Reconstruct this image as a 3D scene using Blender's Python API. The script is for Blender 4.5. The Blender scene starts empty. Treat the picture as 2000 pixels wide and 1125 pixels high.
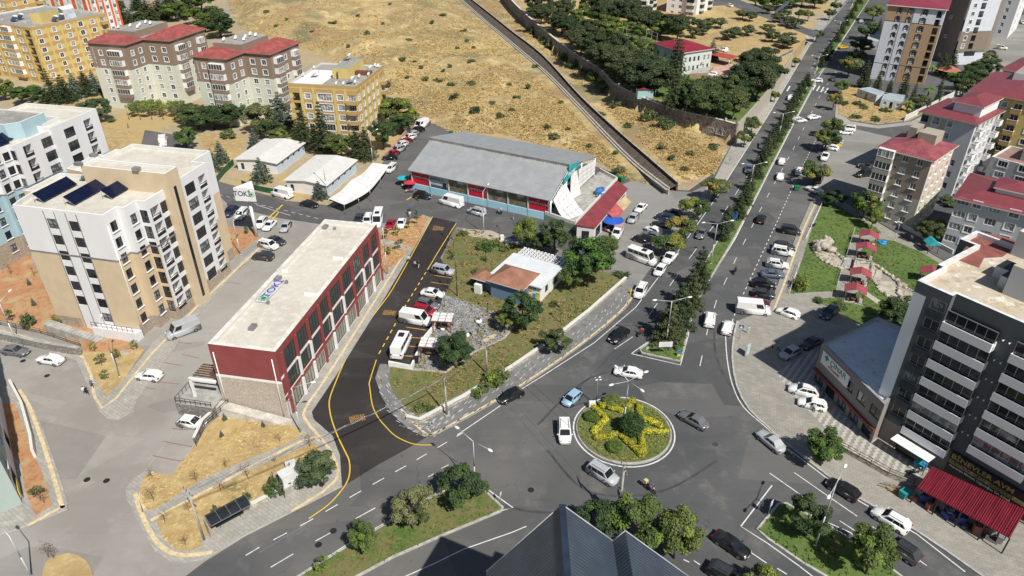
import bpy, bmesh, math, random
from math import sin, cos, pi, radians, hypot, atan2
from mathutils import Vector, noise
from mathutils.geometry import tessellate_polygon
random.seed(7)
S = bpy.context.scene
COL = S.collection
# ---------------------------------------------------------------- camera (24 mm drone lens, 70 m up)
F, CX, CY, HC = 1387.0, 1000.0, 562.5, 70.0          # focal length and centre in pixels of the 2000 px wide photo
PITCH = math.atan(F / 2260.0)
cp, sp = cos(PITCH), sin(PITCH)
cd = bpy.data.cameras.new('camera'); cam = bpy.data.objects.new('camera', cd); COL.objects.link(cam)
cd.sensor_width = 36; cd.lens = F / 2000 * 36; cd.clip_start = 1; cd.clip_end = 6000
cam.location = (0, 0, HC); cam.rotation_euler = (pi / 2 - PITCH, 0, 0); S.camera = cam
# ---------------------------------------------------------------- sky and sun
SUN_EL, SUN_AZ = radians(50), radians(-57)            # azimuth measured from +x
W = bpy.data.worlds.new('World'); S.world = W; W.use_nodes = True
nt = W.node_tree; bg = nt.nodes['Background']
sky = nt.nodes.new('ShaderNodeTexSky'); sky.sky_type = 'NISHITA'; sky.sun_disc = False
sky.sun_elevation = SUN_EL; sky.sun_rotation = pi / 2 - SUN_AZ
nt.links.new(sky.outputs[0], bg.inputs[0]); bg.inputs[1].default_value = 0.06
sl = bpy.data.lights.new('sun', 'SUN'); sl.energy = 4.7; sl.angle = radians(0.53); sl.color = (1, .955, .88)
so = bpy.data.objects.new('sun', sl); COL.objects.link(so)
sd = Vector((cos(SUN_EL) * cos(SUN_AZ), cos(SUN_EL) * sin(SUN_AZ), sin(SUN_EL)))
so.rotation_euler = sd.to_track_quat('Z', 'Y').to_euler(); so.location = sd * 200
S.view_settings.view_transform = 'Standard'; S.view_settings.look = 'None'
S.view_settings.exposure = 0.2; S.view_settings.gamma = 1
S.cycles.max_bounces = 5; S.cycles.use_denoising = True
# ---------------------------------------------------------------- pixel <-> place
def ray(px, py):
    a = (px - CX) / F; b = (CY - py) / F
    return a, cp + b * sp, -sp + b * cp
def G(px, py, z=0.0):
    r = ray(px, py); t = (z - HC) / r[2]
    return (r[0] * t, r[1] * t)
def PX(x, y, z=0.0):
    dz = z - HC; d = y * cp - dz * sp; u = y * sp + dz * cp
    return CX + F * x / d, CY - F * u / d
def hgt(b, t, z0=0):
    x, y = G(*b, z0); r = ray(*t); k = y / r[1]; return HC + k * r[2]
def inside(p, poly):
    x, y = p; c = False; j = len(poly) - 1
    for i in range(len(poly)):
        a, b = poly[i], poly[j]
        if (a[1] > y) != (b[1] > y) and x < (b[0] - a[0]) * (y - a[1]) / (b[1] - a[1]) + a[0]: c = not c
        j = i
    return c
def segd(p, a, b):
    dx, dy = b[0] - a[0], b[1] - a[1]; L = dx * dx + dy * dy
    t = 0 if L == 0 else max(0, min(1, ((p[0] - a[0]) * dx + (p[1] - a[1]) * dy) / L))
    return hypot(p[0] - a[0] - t * dx, p[1] - a[1] - t * dy)
def polyd(p, poly): return min(segd(p, poly[i - 1], poly[i]) for i in range(len(poly)))
def area(poly): return sum(poly[i - 1][0] * poly[i][1] - poly[i][0] * poly[i - 1][1] for i in range(len(poly))) / 2
def ccw(poly): return poly if area(poly) > 0 else poly[::-1]
def smooth(pts, n=4, closed=False):
    out = []; N = len(pts)
    for i in range(N if closed else N - 1):
        if closed: a, b, c, d = pts[i - 1], pts[i], pts[(i + 1) % N], pts[(i + 2) % N]
        else: a, b, c, d = pts[max(0, i - 1)], pts[i], pts[i + 1], pts[min(N - 1, i + 2)]
        for k in range(n):
            t = k / n
            out.append(tuple(.5 * (2 * b[j] + (c[j] - a[j]) * t + (2 * a[j] - 5 * b[j] + 4 * c[j] - d[j]) * t * t + (3 * b[j] - a[j] - 3 * c[j] + d[j]) * t ** 3) for j in range(2)))
    if not closed: out.append(pts[-1])
    return out
# terrain: hill behind the market and plateau of the walled compound
PLZ = 5.2
HILLPX = [(425, -60), (450, 20), (470, 55), (600, 95), (640, 120), (755, 185), (835, 235), (880, 258), (985, 262), (1175, 318), (1215, 348), (1300, 366), (1340, 352), (1392, 340), (1425, 282), (1433, 276), (1395, 262), (1330, 243), (1270, 222), (1215, 192), (1170, 150), (1110, 118), (1035, 62), (990, 22), (940, -60)]
HILL = ccw([G(*p) for p in HILLPX])
PLATPX = [(1435, 245), (1400, 235), (1333, 220), (1280, 203), (1233, 183), (1197, 163), (1167, 133), (1117, 103), (1047, 47), (1007, 10), (985, -15), (960, -60), (1385, -60), (1430, 0), (1500, 35), (1560, 62), (1575, 72), (1545, 110), (1520, 150), (1500, 175)]
CHAN = [G(*p, 1.2) for p in ((905, -8), (952, 36), (1000, 75), (1063, 128), (1133, 200), (1200, 266), (1256, 318), (1315, 366))]
PLAT = ccw([G(*p, PLZ) for p in PLATPX])
def T(x, y):
    p = (x, y)
    if y < 150: return 0.0
    if inside(p, PLAT): return PLZ
    if inside(p, HILL):
        d = polyd(p, HILL); f = min(1, d / 14); f = f * f * (3 - 2 * f)
        v = noise.fractal(Vector((x / 42, y / 42, 3.1)), 0.9, 2.1, 4)
        g = noise.fractal(Vector((x / 9, y / 9, 8.1)), 0.8, 2.1, 3)
        z = max(0.02, .05 + f * (3.2 + 4.2 * v) + min(1, d / 4) * .35 * (g + .3))
        dc = min(segd(p, CHAN[i], CHAN[i + 1]) for i in range(len(CHAN) - 1)); k = max(0, min(1, (dc - 7) / 16)); k = k * k * (3 - 2 * k)
        return max(.02, (z * k + 1.2 * (1 - k)) * min(1, d / 5))
    return 0.0
def at(px, py):
    z = 0.0
    for _ in range(8):
        x, y = G(px, py, z); z = z * .3 + .7 * T(x, y)
    x, y = G(px, py, z); return (x, y, T(x, y))
# ---------------------------------------------------------------- materials
MATS = {}
class N:
    def __init__(s, name):
        s.m = bpy.data.materials.new(name); s.m.use_nodes = True; s.t = s.m.node_tree
        s.b = s.t.nodes['Principled BSDF']; s.tc = s.n('ShaderNodeTexCoord')
    def n(s, k, **kw):
        o = s.t.nodes.new(k)
        for a, b in kw.items(): setattr(o, a, b)
        return o
    def l(s, a, b): s.t.links.new(a, b)
    def co(s, rot=0, sc=(1, 1, 1)):
        m = s.n('ShaderNodeMapping'); m.inputs['Rotation'].default_value[2] = rot; m.inputs['Scale'].default_value = sc
        s.l(s.tc.outputs['Object'], m.inputs[0]); return m.outputs[0]
    def noise(s, scale, detail=4, co=None, rough=.6):
        o = s.n('ShaderNodeTexNoise'); o.inputs['Scale'].default_value = scale; o.inputs['Detail'].default_value = detail
        o.inputs['Roughness'].default_value = rough
        s.l(co if co else s.tc.outputs['Object'], o.inputs['Vector']); return o.outputs[0]
    def ramp(s, f, a, b, e0=0, e1=1):
        o = s.n('ShaderNodeMapRange'); o.interpolation_type = 'SMOOTHSTEP'
        for i, v in ((1, a), (2, b), (3, e0), (4, e1)): o.inputs[i].default_value = v
        s.l(f, o.inputs[0]); return o.outputs[0]
    def mix(s, f, a, b, mode='MIX'):
        o = s.n('ShaderNodeMix', data_type='RGBA', blend_type=mode)
        if isinstance(f, (int, float)): o.inputs[0].default_value = f
        else: s.l(f, o.inputs[0])
        for i, v in ((6, a), (7, b)):
            if isinstance(v, tuple): o.inputs[i].default_value = (*v, 1)
            else: s.l(v, o.inputs[i])
        return o.outputs[2]
    def math(s, op, a, b=0.0):
        o = s.n('ShaderNodeMath', operation=op)
        for i, v in ((0, a), (1, b)):
            if isinstance(v, (int, float)): o.inputs[i].default_value = v
            else: s.l(v, o.inputs[i])
        return o.outputs[0]
    def bump(s, h, strength=.5, dist=.1):
        o = s.n('ShaderNodeBump'); o.inputs['Strength'].default_value = strength; o.inputs['Distance'].default_value = dist
        s.l(h, o.inputs['Height']); s.l(o.outputs[0], s.b.inputs['Normal'])
    def out(s, col, rough=.85, metal=0.0, spec=None):
        if isinstance(col, tuple): s.b.inputs['Base Color'].default_value = (*col, 1)
        else: s.l(col, s.b.inputs['Base Color'])
        s.b.inputs['Roughness'].default_value = rough; s.b.inputs['Metallic'].default_value = metal
        if spec is not None: s.b.inputs['Specular IOR Level'].default_value = spec
        return s.m
def mul(c, k): return tuple(min(1, v * k) for v in c)
def plain(name, col, rough=.7, metal=0.0, var=.25, scale=.7, spec=None):
    if name in MATS: return MATS[name]
    n = N(name); f = n.noise(scale, 5)
    c = n.mix(n.ramp(f, .3, .7), mul(col, 1 - var), mul(col, 1 + var * .5))
    MATS[name] = n.out(c, rough, metal, spec); return MATS[name]
def plaster(name, col, dirt=.35):
    if name in MATS: return MATS[name]
    n = N(name)
    a = n.noise(.35, 4, n.co(sc=(1, 1, .35))); st = n.noise(1.6, 5, n.co(sc=(1.5, 1.5, .12)))
    c = n.mix(n.ramp(a, .35, .75), mul(col, .92), col)
    c = n.mix(n.math('MULTIPLY', n.ramp(st, .55, .8), dirt), c, mul(col, .55))
    n.bump(n.noise(9, 3), .12, .02)
    MATS[name] = n.out(c, .88); return MATS[name]
def siding(name, col, pitch=.3, depth=.6, axis=2, rot=0, rough=.55, metal=0, seam=.35, var=.12):
    """boards or corrugated sheet: lines repeat every `pitch` metres along an axis turned by rot"""
    if name in MATS: return MATS[name]
    n = N(name); sx = n.n('ShaderNodeSeparateXYZ'); n.l(n.co(rot=rot), sx.inputs[0])
    f = n.math('FRACT', n.math('MULTIPLY', sx.outputs[axis], 1 / pitch))
    tri = n.math('ABSOLUTE', n.math('SUBTRACT', f, .5))
    line = n.ramp(tri, .38, .49)
    a = n.noise(.5, 5); b = n.noise(3.0, 4)
    c = n.mix(n.ramp(a, .3, .75), mul(col, 1 - var), mul(col, 1 + var))
    c = n.mix(n.math('MULTIPLY', n.ramp(b, .6, .8), .3), c, mul(col, .6))
    c = n.mix(n.math('MULTIPLY', line, seam), c, mul(col, .3))
    n.bump(n.math('SUBTRACT', 1.0, line), depth, .06)
    MATS[name] = n.out(c, rough, metal); return MATS[name]
def stone(name, c1, c2, joint, scale=1.6, sz=1.0, bump=.8):
    if name in MATS: return MATS[name]
    n = N(name); v = n.n('ShaderNodeTexVoronoi'); v.inputs['Scale'].default_value = scale
    n.l(n.co(sc=(1, 1, sz)), v.inputs['Vector'])
    e = n.n('ShaderNodeTexVoronoi', feature='DISTANCE_TO_EDGE'); e.inputs['Scale'].default_value = scale
    n.l(n.co(sc=(1, 1, sz)), e.inputs['Vector'])
    sr = n.n('ShaderNodeSeparateColor'); n.l(v.outputs['Color'], sr.inputs[0])
    c = n.mix(sr.outputs[0], c1, c2); c = n.mix(n.ramp(n.noise(.3, 4), .35, .7), c, n.mix(.5, c, c2))
    k = n.ramp(e.outputs['Distance'], .02, .09); c = n.mix(k, joint, c)
    n.bump(k, bump, .05); MATS[name] = n.out(c, .9); return MATS[name]
def groundmat(name, cols, s1=.05, s2=.6, s3=6, rough=.95, patch=None, bump=.5, joints=None):
    """three scales of noise between the given colours; patch=(colour, scale, lo, hi)"""
    if name in MATS: return MATS[name]
    n = N(name); a, b, c_ = cols
    n1 = n.noise(s1, 6); n2 = n.noise(s2, 6, rough=.7); n3 = n.noise(s3, 3)
    c = n.mix(n.ramp(n1, .38, .62), a, b); c = n.mix(n.ramp(n2, .45, .68), c, c_)
    c = n.mix(n.math('MULTIPLY', n.ramp(n3, .4, .75), .35), c, n.mix(.5, c, mul(a, .35)))
    for p in (patch or []):
        pn = n.noise(p[1], 5, n.co(rot=p[1] * 7, sc=(1, 1.0, 1)), .65)
        c = n.mix(n.ramp(pn, p[2], p[3]), c, p[0])
    if joints:
        br = n.n('ShaderNodeTexBrick'); br.inputs['Scale'].default_value = 1.0
        br.inputs['Brick Width'].default_value = joints[0]; br.inputs['Row Height'].default_value = joints[1]
        br.inputs['Mortar Size'].default_value = joints[2]; br.inputs['Color1'].default_value = (1, 1, 1, 1)
        br.inputs['Color2'].default_value = (.86, .86, .86, 1); br.inputs['Mortar'].default_value = (.55, .55, .55, 1)
        n.l(n.co(rot=joints[3]), br.inputs['Vector']); c = n.mix(1.0, c, br.outputs[0], 'MULTIPLY')
    n.bump(n2 if bump > .4 else n3, bump, .15); MATS[name] = n.out(c, rough); return MATS[name]
def asphalt(name, base, light, dust, k=1.0):
    if name in MATS: return MATS[name]
    n = N(name)
    big = n.noise(.035, 5, rough=.65); mid = n.noise(.22, 6, rough=.7); fine = n.noise(14, 2)
    st = n.noise(.12, 5, n.co(rot=radians(-60), sc=(.25, 3, 1)), .7)
    c = n.mix(n.ramp(big, .38, .62), base, light)
    c = n.mix(n.math('MULTIPLY', n.ramp(mid, .5, .72), .6), c, dust)
    vast = n.noise(.016, 4, n.co(rot=.9), .6); c = n.mix(n.math('MULTIPLY', n.ramp(vast, .52, .66), .55 * k), c, dust)
    pt = n.n('ShaderNodeTexVoronoi'); pt.inputs['Scale'].default_value = .055; n.l(n.co(rot=.7, sc=(1, 2.6, 1)), pt.inputs['Vector']); ps = n.n('ShaderNodeSeparateColor'); n.l(pt.outputs['Color'], ps.inputs[0]); c = n.mix(n.math('MULTIPLY', n.ramp(ps.outputs[0], .80, .82), .28), c, mul(base, .55)); c = n.mix(n.math('MULTIPLY', n.ramp(ps.outputs[1], .86, .88), .3), c, dust)
    spot = n.noise(.9, 3, rough=.5); c = n.mix(n.math('MULTIPLY', n.ramp(spot, .68, .76), .5), c, mul(base, .45))
    c = n.mix(n.math('MULTIPLY', n.ramp(st, .5, .8), .35 * k), c, mul(base, .62))
    c = n.mix(n.math('MULTIPLY', n.ramp(fine, .35, .7), .22), c, mul(base, .5))
    v = n.n('ShaderNodeTexVoronoi', feature='DISTANCE_TO_EDGE'); v.inputs['Scale'].default_value = .09
    w = n.n('ShaderNodeVectorMath', operation='ADD'); nn = n.n('ShaderNodeTexNoise'); nn.inputs['Scale'].default_value = .5
    n.l(n.tc.outputs['Object'], nn.inputs['Vector']); n.l(n.tc.outputs['Object'], w.inputs[0])
    sc_ = n.n('ShaderNodeVectorMath', operation='SCALE'); sc_.inputs['Scale'].default_value = 3; n.l(nn.outputs['Color'], sc_.inputs[0])
    n.l(sc_.outputs[0], w.inputs[1]); n.l(w.outputs[0], v.inputs['Vector'])
    cr = n.math('MULTIPLY', n.ramp(v.outputs['Distance'], .004, .0), n.ramp(n.noise(.06, 2), .5, .6))
    c = n.mix(n.math('MULTIPLY', cr, .55), c, mul(base, .3))
    n.bump(fine, .25, .01); MATS[name] = n.out(c, .88); return MATS[name]
def leafmat(name, a, b, dark, hv=1):
    if name in MATS: return MATS[name]
    n = N(name); oi = n.n('ShaderNodeObjectInfo')
    f = n.noise(.9, 3); g = n.noise(6, 2)
    a, b = mul(a, 1.25), mul(b, 1.3); c = n.mix(n.ramp(f, .35, .65), a, b); c = n.mix(n.math('MULTIPLY', n.ramp(g, .5, .7), .6), c, dark)
    hs = n.n('ShaderNodeHueSaturation'); n.l(c, hs.inputs['Color'])
    n.l(n.ramp(oi.outputs['Random'], 0, 1, .5 - .035 * hv, .5 + .025 * hv), hs.inputs['Hue']); n.l(n.ramp(oi.outputs['Random'], 0, 1, 1.15, .8), hs.inputs['Value'])
    m = n.out(hs.outputs[0], .6, 0, .3)
    n.b.inputs['Subsurface Weight'].default_value = 0
    tr = n.n('ShaderNodeBsdfTranslucent'); n.l(hs.outputs[0], tr.inputs[0]); ms = n.n('ShaderNodeMixShader'); ms.inputs[0].default_value = .22
    n.l(n.b.outputs[0], ms.inputs[1]); n.l(tr.outputs[0], ms.inputs[2])
    n.l(ms.outputs[0], n.t.nodes['Material Output'].inputs[0]); MATS[name] = m; return m
def glassmat(name, a=(.015, .02, .025), b=(.38, .40, .40), share=.3, rough=.12):
    """window glass: a dark room behind most panes, pale curtains behind some"""
    if name in MATS: return MATS[name]
    n = N(name); oi = n.n('ShaderNodeObjectInfo'); sx = n.n('ShaderNodeSeparateXYZ'); n.l(n.tc.outputs['Object'], sx.inputs[0])
    wv = n.math('FRACT', n.math('MULTIPLY', sx.outputs[0], 3.7))
    cur = n.mix(wv, b, mul(b, .7))
    loc = n.n('ShaderNodeVectorMath', operation='SCALE'); loc.inputs['Scale'].default_value = .9; n.l(oi.outputs['Location'], loc.inputs[0])
    f = n.ramp(n.noise(1.0, 1), .5, .52); r = n.ramp(oi.outputs['Random'], 1 - share, 1 - share + .02)
    c = n.mix(n.math('MULTIPLY', r, n.math('ADD', .35, n.math('MULTIPLY', f, .65))), a, cur)
    MATS[name] = n.out(c, rough, 0, .8); return MATS[name]
def paint(name, col):
    k = 'paint_' + name
    if k in MATS: return MATS[k]
    n = N(k); d = n.noise(2.5, 4); c = n.mix(n.math('MULTIPLY', n.ramp(d, .45, .8), .25), col, mul(tuple(v + .08 for v in col), .75))
    m = n.out(c, .32, .0); n.b.inputs['Coat Weight'].default_value = .6; n.b.inputs['Coat Roughness'].default_value = .12
    MATS[k] = m; return m
# ---------------------------------------------------------------- mesh builder
class MB:
    def __init__(s): s.v = []; s.f = []; s.m = []; s.sm = []
    def face(s, pts, m=0, sm=False):
        i = len(s.v); s.v += [tuple(p) for p in pts]; s.f.append(tuple(range(i, i + len(pts)))); s.m.append(m); s.sm.append(sm)
    def hexa(s, b, t, m=0):
        """b, t: four bottom and four top corners, counter-clockwise from above"""
        i = len(s.v); s.v += [tuple(p) for p in b] + [tuple(p) for p in t]
        for q in ((3, 2, 1, 0), (4, 5, 6, 7), (0, 1, 5, 4), (1, 2, 6, 5), (2, 3, 7, 6), (3, 0, 4, 7)):
            s.f.append(tuple(i + k for k in q)); s.m.append(m); s.sm.append(False)
    def box(s, c, d, rz=0, m=0):
        cx, cy, cz = c; hx, hy, hz = d[0] / 2, d[1] / 2, d[2] / 2; a, b = cos(rz), sin(rz)
        q = [(cx + x * a - y * b, cy + x * b + y * a) for x, y in ((-hx, -hy), (hx, -hy), (hx, hy), (-hx, hy))]
        s.hexa([(x, y, cz - hz) for x, y in q], [(x, y, cz + hz) for x, y in q], m)
    def obox(s, P, u, x0, x1, y0, y1, z0, z1, m=0):
        """box along direction u from P; y is to the right of u (outward of a ccw polygon)"""
        n = (u[1], -u[0])
        q = [(P[0] + u[0] * x + n[0] * y, P[1] + u[1] * x + n[1] * y) for x, y in ((x0, y1), (x1, y1), (x1, y0), (x0, y0))]
        s.hexa([(x, y, z0) for x, y in q], [(x, y, z1) for x, y in q], m)
    def prism(s, poly, z0, z1, m=0, ms=None, bottom=False):
        poly = ccw(list(poly)); n = len(poly); ms = m if ms is None else ms
        tri = tessellate_polygon([[Vector((x, y, 0)) for x, y in poly]])
        i = len(s.v); s.v += [(x, y, z1) for x, y in poly]
        for t in tri:
            a, b, c = t
            ar = (poly[b][0] - poly[a][0]) * (poly[c][1] - poly[a][1]) - (poly[b][1] - poly[a][1]) * (poly[c][0] - poly[a][0])
            if ar < 0: b, c = c, b
            s.f.append((i + a, i + b, i + c)); s.m.append(m); s.sm.append(False)
        if z0 is not None and z1 > z0:
            j = len(s.v); s.v += [(x, y, z0) for x, y in poly] + [(x, y, z1) for x, y in poly]
            for k in range(n):
                l = (k + 1) % n; s.f.append((j + k, j + l, j + n + l, j + n + k)); s.m.append(ms); s.sm.append(False)
    def cyl(s, p0, p1, r0, r1=None, n=8, m=0, cap=True, sm=True):
        r1 = r0 if r1 is None else r1; a = Vector(p0); b = Vector(p1); d = (b - a)
        if d.length < 1e-6: return
        d.normalize(); u = d.orthogonal().normalized(); w = d.cross(u); i = len(s.v)
        for (c, r) in ((a, r0), (b, r1)):
            for k in range(n):
                t = 2 * pi * k / n; s.v.append(tuple(c + u * (cos(t) * r) + w * (sin(t) * r)))
        for k in range(n):
            l = (k + 1) % n; s.f.append((i + k, i + l, i + n + l, i + n + k)); s.m.append(m); s.sm.append(sm)
        if cap:
            s.f.append(tuple(i + n + k for k in range(n))); s.m.append(m); s.sm.append(False)
            s.f.append(tuple(i + n - 1 - k for k in range(n))); s.m.append(m); s.sm.append(False)
    def tube(s, pts, rs, n=6, m=0):
        for k in range(len(pts) - 1): s.cyl(pts[k], pts[k + 1], rs[k], rs[k + 1], n, m)
    def blob(s, c, r, m=0, seed=0, amp=.2, nu=10, nv=7):
        i = len(s.v)
        for a in range(nv + 1):
            for b in range(nu):
                th = pi * a / nv; ph = 2 * pi * b / nu
                d = Vector((sin(th) * cos(ph), sin(th) * sin(ph), cos(th)))
                k = 1 + amp * noise.noise(d * 1.7 + Vector((seed, seed * .7, 0))) * 2
                s.v.append((c[0] + d.x * r[0] * k, c[1] + d.y * r[1] * k, c[2] + d.z * r[2] * k))
        for a in range(nv):
            for b in range(nu):
                l = (b + 1) % nu; s.f.append((i + a * nu + b, i + (a + 1) * nu + b, i + (a + 1) * nu + l, i + a * nu + l)); s.m.append(m); s.sm.append(True)
    def mesh(s, name, mats, off=(0, 0, 0)):
        me = bpy.data.meshes.new(name)
        if off != (0, 0, 0): v = [(a - off[0], b - off[1], c - off[2]) for a, b, c in s.v]
        else: v = s.v
        me.from_pydata(v, [], s.f)
        for m in (mats if isinstance(mats, (list, tuple)) else [mats]): me.materials.append(m)
        me.polygons.foreach_set('material_index', s.m); me.polygons.foreach_set('use_smooth', s.sm); me.update()
        return me
    def build(s, name, mats, parent=None, world=True):
        """vertices are in world metres; the object keeps the parent's origin"""
        off = (0, 0, 0)
        if parent is not None and world: off = tuple(parent['_o'])
        return link(name, s.mesh(name, mats, off), parent)
    def thing(s, name, mats, loc):
        o = link(name, s.mesh(name, mats, loc)); o.location = loc; return o
def link(name, data, parent=None):
    o = bpy.data.objects.new(name, data); COL.objects.link(o)
    if parent is not None: o.parent = parent
    return o
def empty(name, loc, rz=0):
    o = link(name, None); o.location = loc; o.rotation_euler[2] = rz; o['_o'] = tuple(loc); o.empty_display_size = .5; return o
KIDS = {}
def dup(root, loc, rz=0, sc=1.0):
    """copy a thing, its parts and their parts; data is shared"""
    if root.name not in KIDS: KIDS[root.name] = (list(root.children), {c.name: list(c.children) for c in root.children})
    ch, gc = KIDS[root.name]
    r = root.copy(); COL.objects.link(r); r.location = loc; r.rotation_euler = (0, 0, rz); r.scale = (sc, sc, sc) if not isinstance(sc, tuple) else sc
    kids = []
    for c in ch:
        k = c.copy(); COL.objects.link(k); k.parent = r; kids.append(k)
        for g in gc[c.name]:
            q = g.copy(); COL.objects.link(q); q.parent = k
    return r, kids
def tag(o, label, cat, group=None):
    o['label'] = label; o['category'] = cat
    if group: o['group'] = group
    return o
def struct(o, kind='structure', label=None):
    o['kind'] = kind
    if label: o['label'] = label
    return o
TODO = []          # (object, description, category, px, py, group): label finished once everything stands
def later(o, desc, cat, px, py, group=None):
    o['category'] = cat
    if group: o['group'] = group
    TODO.append((o, desc, px, py))
def text(body, size, mat, parent, loc, rot, name='lettering', ext=.01, align='CENTER', sx=1):
    cu = bpy.data.curves.new(name, 'FONT'); cu.body = body; cu.size = size; cu.extrude = ext; cu.align_x = align; cu.align_y = 'CENTER'
    cu.offset = size * .012
    t = bpy.data.objects.new(name, cu); COL.objects.link(t)
    dg = bpy.context.evaluated_depsgraph_get(); me = bpy.data.meshes.new_from_object(t.evaluated_get(dg))
    bpy.data.objects.remove(t); me.materials.clear(); me.materials.append(mat)
    o = link(name, me, parent); o.location = loc; o.rotation_euler = rot; o.scale = (sx, 1, 1); return o
# ---------------------------------------------------------------- common materials
white = plain('white_paint', (.8, .8, .79), .5, 0, .08); offw = plaster('offwhite_render', (.66, .65, .61))
kerbm = plain('kerb_concrete', (.42, .41, .38), .9, 0, .25, 1.5)
conc = plain('concrete', (.38, .37, .34), .9, 0, .3, .8)
dark = plain('dark_metal', (.03, .032, .036), .45, .3, .2); steel = plain('galvanised_steel', (.42, .44, .45), .4, .7, .15)
polem = plain('painted_pole', (.55, .56, .57), .45, .3, .12)
wood = plain('brown_wood', (.16, .085, .045), .7, 0, .35, 3); bark = plain('bark', (.13, .10, .075), .95, 0, .4, 3)
glass = glassmat('window_glass', (.035, .04, .045), (.50, .51, .50), .5); dglass = glassmat('dark_glass', (.016, .02, .026), (.26, .28, .29), .35, .08)
black = plain('black_rubber', (.018, .018, .02), .8)
redroof = siding('red_roof_sheet', (.24, .05, .06), .32, .5, 0, 0, .5, 0, .25)
# ================================================================ THE GROUND
m_road = asphalt('road_asphalt', (.070, .073, .076), (.102, .104, .105), (.19, .178, .16))
m_lane = asphalt('new_asphalt', (.020, .017, .016), (.032, .028, .026), (.075, .066, .06), .8)
m_yard = asphalt('yard_concrete', (.265, .245, .22), (.34, .325, .30), (.40, .375, .34), .8)
m_street = asphalt('street_asphalt', (.085, .085, .085), (.12, .118, .115), (.18, .17, .155))
m_lot = asphalt('lot_asphalt', (.22, .215, .2), (.27, .26, .245), (.34, .32, .29))
m_pave = groundmat('paving_slabs', ((.40, .38, .34), (.33, .32, .29), (.46, .43, .37)), .08, .7, 9, .9, None, .1, (.9, .45, .02, .6))
m_pave2 = groundmat('plaza_slabs', ((.33, .31, .27), (.29, .275, .245), (.38, .35, .30)), .06, .5, 8, .9, [((.38, .24, .17), .35, .66, .74)], .1, (.8, .4, .015, .3))
m_pave3 = groundmat('grey_park_paving', ((.17, .17, .165), (.22, .22, .21), (.13, .13, .13)), .1, .9, 9, .9, None, .1)
m_dry = groundmat('dry_grass_ground', ((.44, .32, .14), (.34, .24, .11), (.52, .40, .20)), .06, .7, 5, .95, [((.20, .17, .075), .16, .58, .72), ((.38, .22, .10), .045, .60, .70)], .8)
m_hill = groundmat('hill_ground', ((.44, .335, .15), (.30, .225, .115), (.54, .43, .215)), .018, .22, 1.6, .95, [((.21, .19, .095), .05, .50, .66), ((.17, .165, .085), .028, .56, .66), ((.38, .22, .12), .021, .60, .68), ((.30, .20, .10), .035, .50, .66), ((.52, .46, .38), .09, .70, .78), ((.20, .14, .08), .12, .62, .75)], 1.0)
m_red = groundmat('red_earth', ((.42, .20, .095), (.45, .28, .14), (.34, .15, .07)), .12, .9, 5, .95, [((.42, .31, .16), .3, .5, .66)], .8)
m_earth = groundmat('bare_earth', ((.38, .31, .20), (.33, .27, .19), (.46, .37, .22)), .05, .5, 4, .95, [((.36, .20, .11), .06, .58, .7), ((.42, .31, .13), .035, .5, .6), ((.27, .26, .24), .028, .58, .64)], .6)
m_lawn = groundmat('lawn_ground', ((.07, .125, .025), (.10, .16, .035), (.14, .165, .05)), .09, .8, 9, .95, [((.17, .17, .065), .13, .62, .78)], .6)
m_lawn2 = groundmat('tired_lawn_ground', ((.11, .13, .035), (.16, .15, .055), (.20, .155, .075)), .13, .9, 8, .95, [((.07, .13, .025), .2, .55, .68)], .6)
m_pebb = stone('pebbles', (.42, .42, .42), (.22, .23, .24), (.07, .07, .07), 2.4, 1, .8)
m_sand = groundmat('pale_gravel', ((.44, .38, .29), (.38, .33, .26), (.5, .45, .36)), .1, .8, 8, .95, None, .3)
wline = groundmat('white_road_paint', ((.72, .72, .70), (.66, .66, .64), (.45, .45, .44)), .3, 1.6, 9, .7, [((.20, .20, .19), 1.1, .66, .75)], .05)
yline = groundmat('yellow_road_paint', ((.75, .50, .03), (.7, .46, .04), (.6, .42, .08)), .3, 1.6, 9, .6, None, .05)
oline = plain('orange_road_paint', (.48, .26, .07), .8, 0, .4, 2)
tact = plain('tactile_strip', (.62, .50, .30), .85, 0, .25, 2); rline = plain('red_bay_line', (.30, .12, .10), .9, 0, .3, 2)

def sheet(name, px, z, mat, raised=0, side=None, n=0, zz=0, label=None):
    pts = [G(x, y, zz) for x, y in px]
    if n: pts = smooth(pts, n, True)
    b = MB(); b.prism(pts, (z if raised else None), z + raised, 0, 1)
    return struct(b.build(name, [mat, side or kerbm]), 'structure', label)
def strip(b, pts, w, z, m=0, off=0.0):
    """flat band of width w along world points"""
    n = len(pts); L = []
    for i in range(n):
        a = pts[max(0, i - 1)]; c = pts[min(n - 1, i + 1)]; dx, dy = c[0] - a[0], c[1] - a[1]; d = hypot(dx, dy) or 1
        nx, ny = -dy / d, dx / d; L.append(((pts[i][0] + nx * (off + w / 2), pts[i][1] + ny * (off + w / 2)), (pts[i][0] + nx * (off - w / 2), pts[i][1] + ny * (off - w / 2))))
    for i in range(n - 1):
        zs = z if isinstance(z, (int, float)) else 0
        b.face([(*L[i][1], zs), (*L[i + 1][1], zs), (*L[i + 1][0], zs), (*L[i][0], zs)], m)
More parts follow.
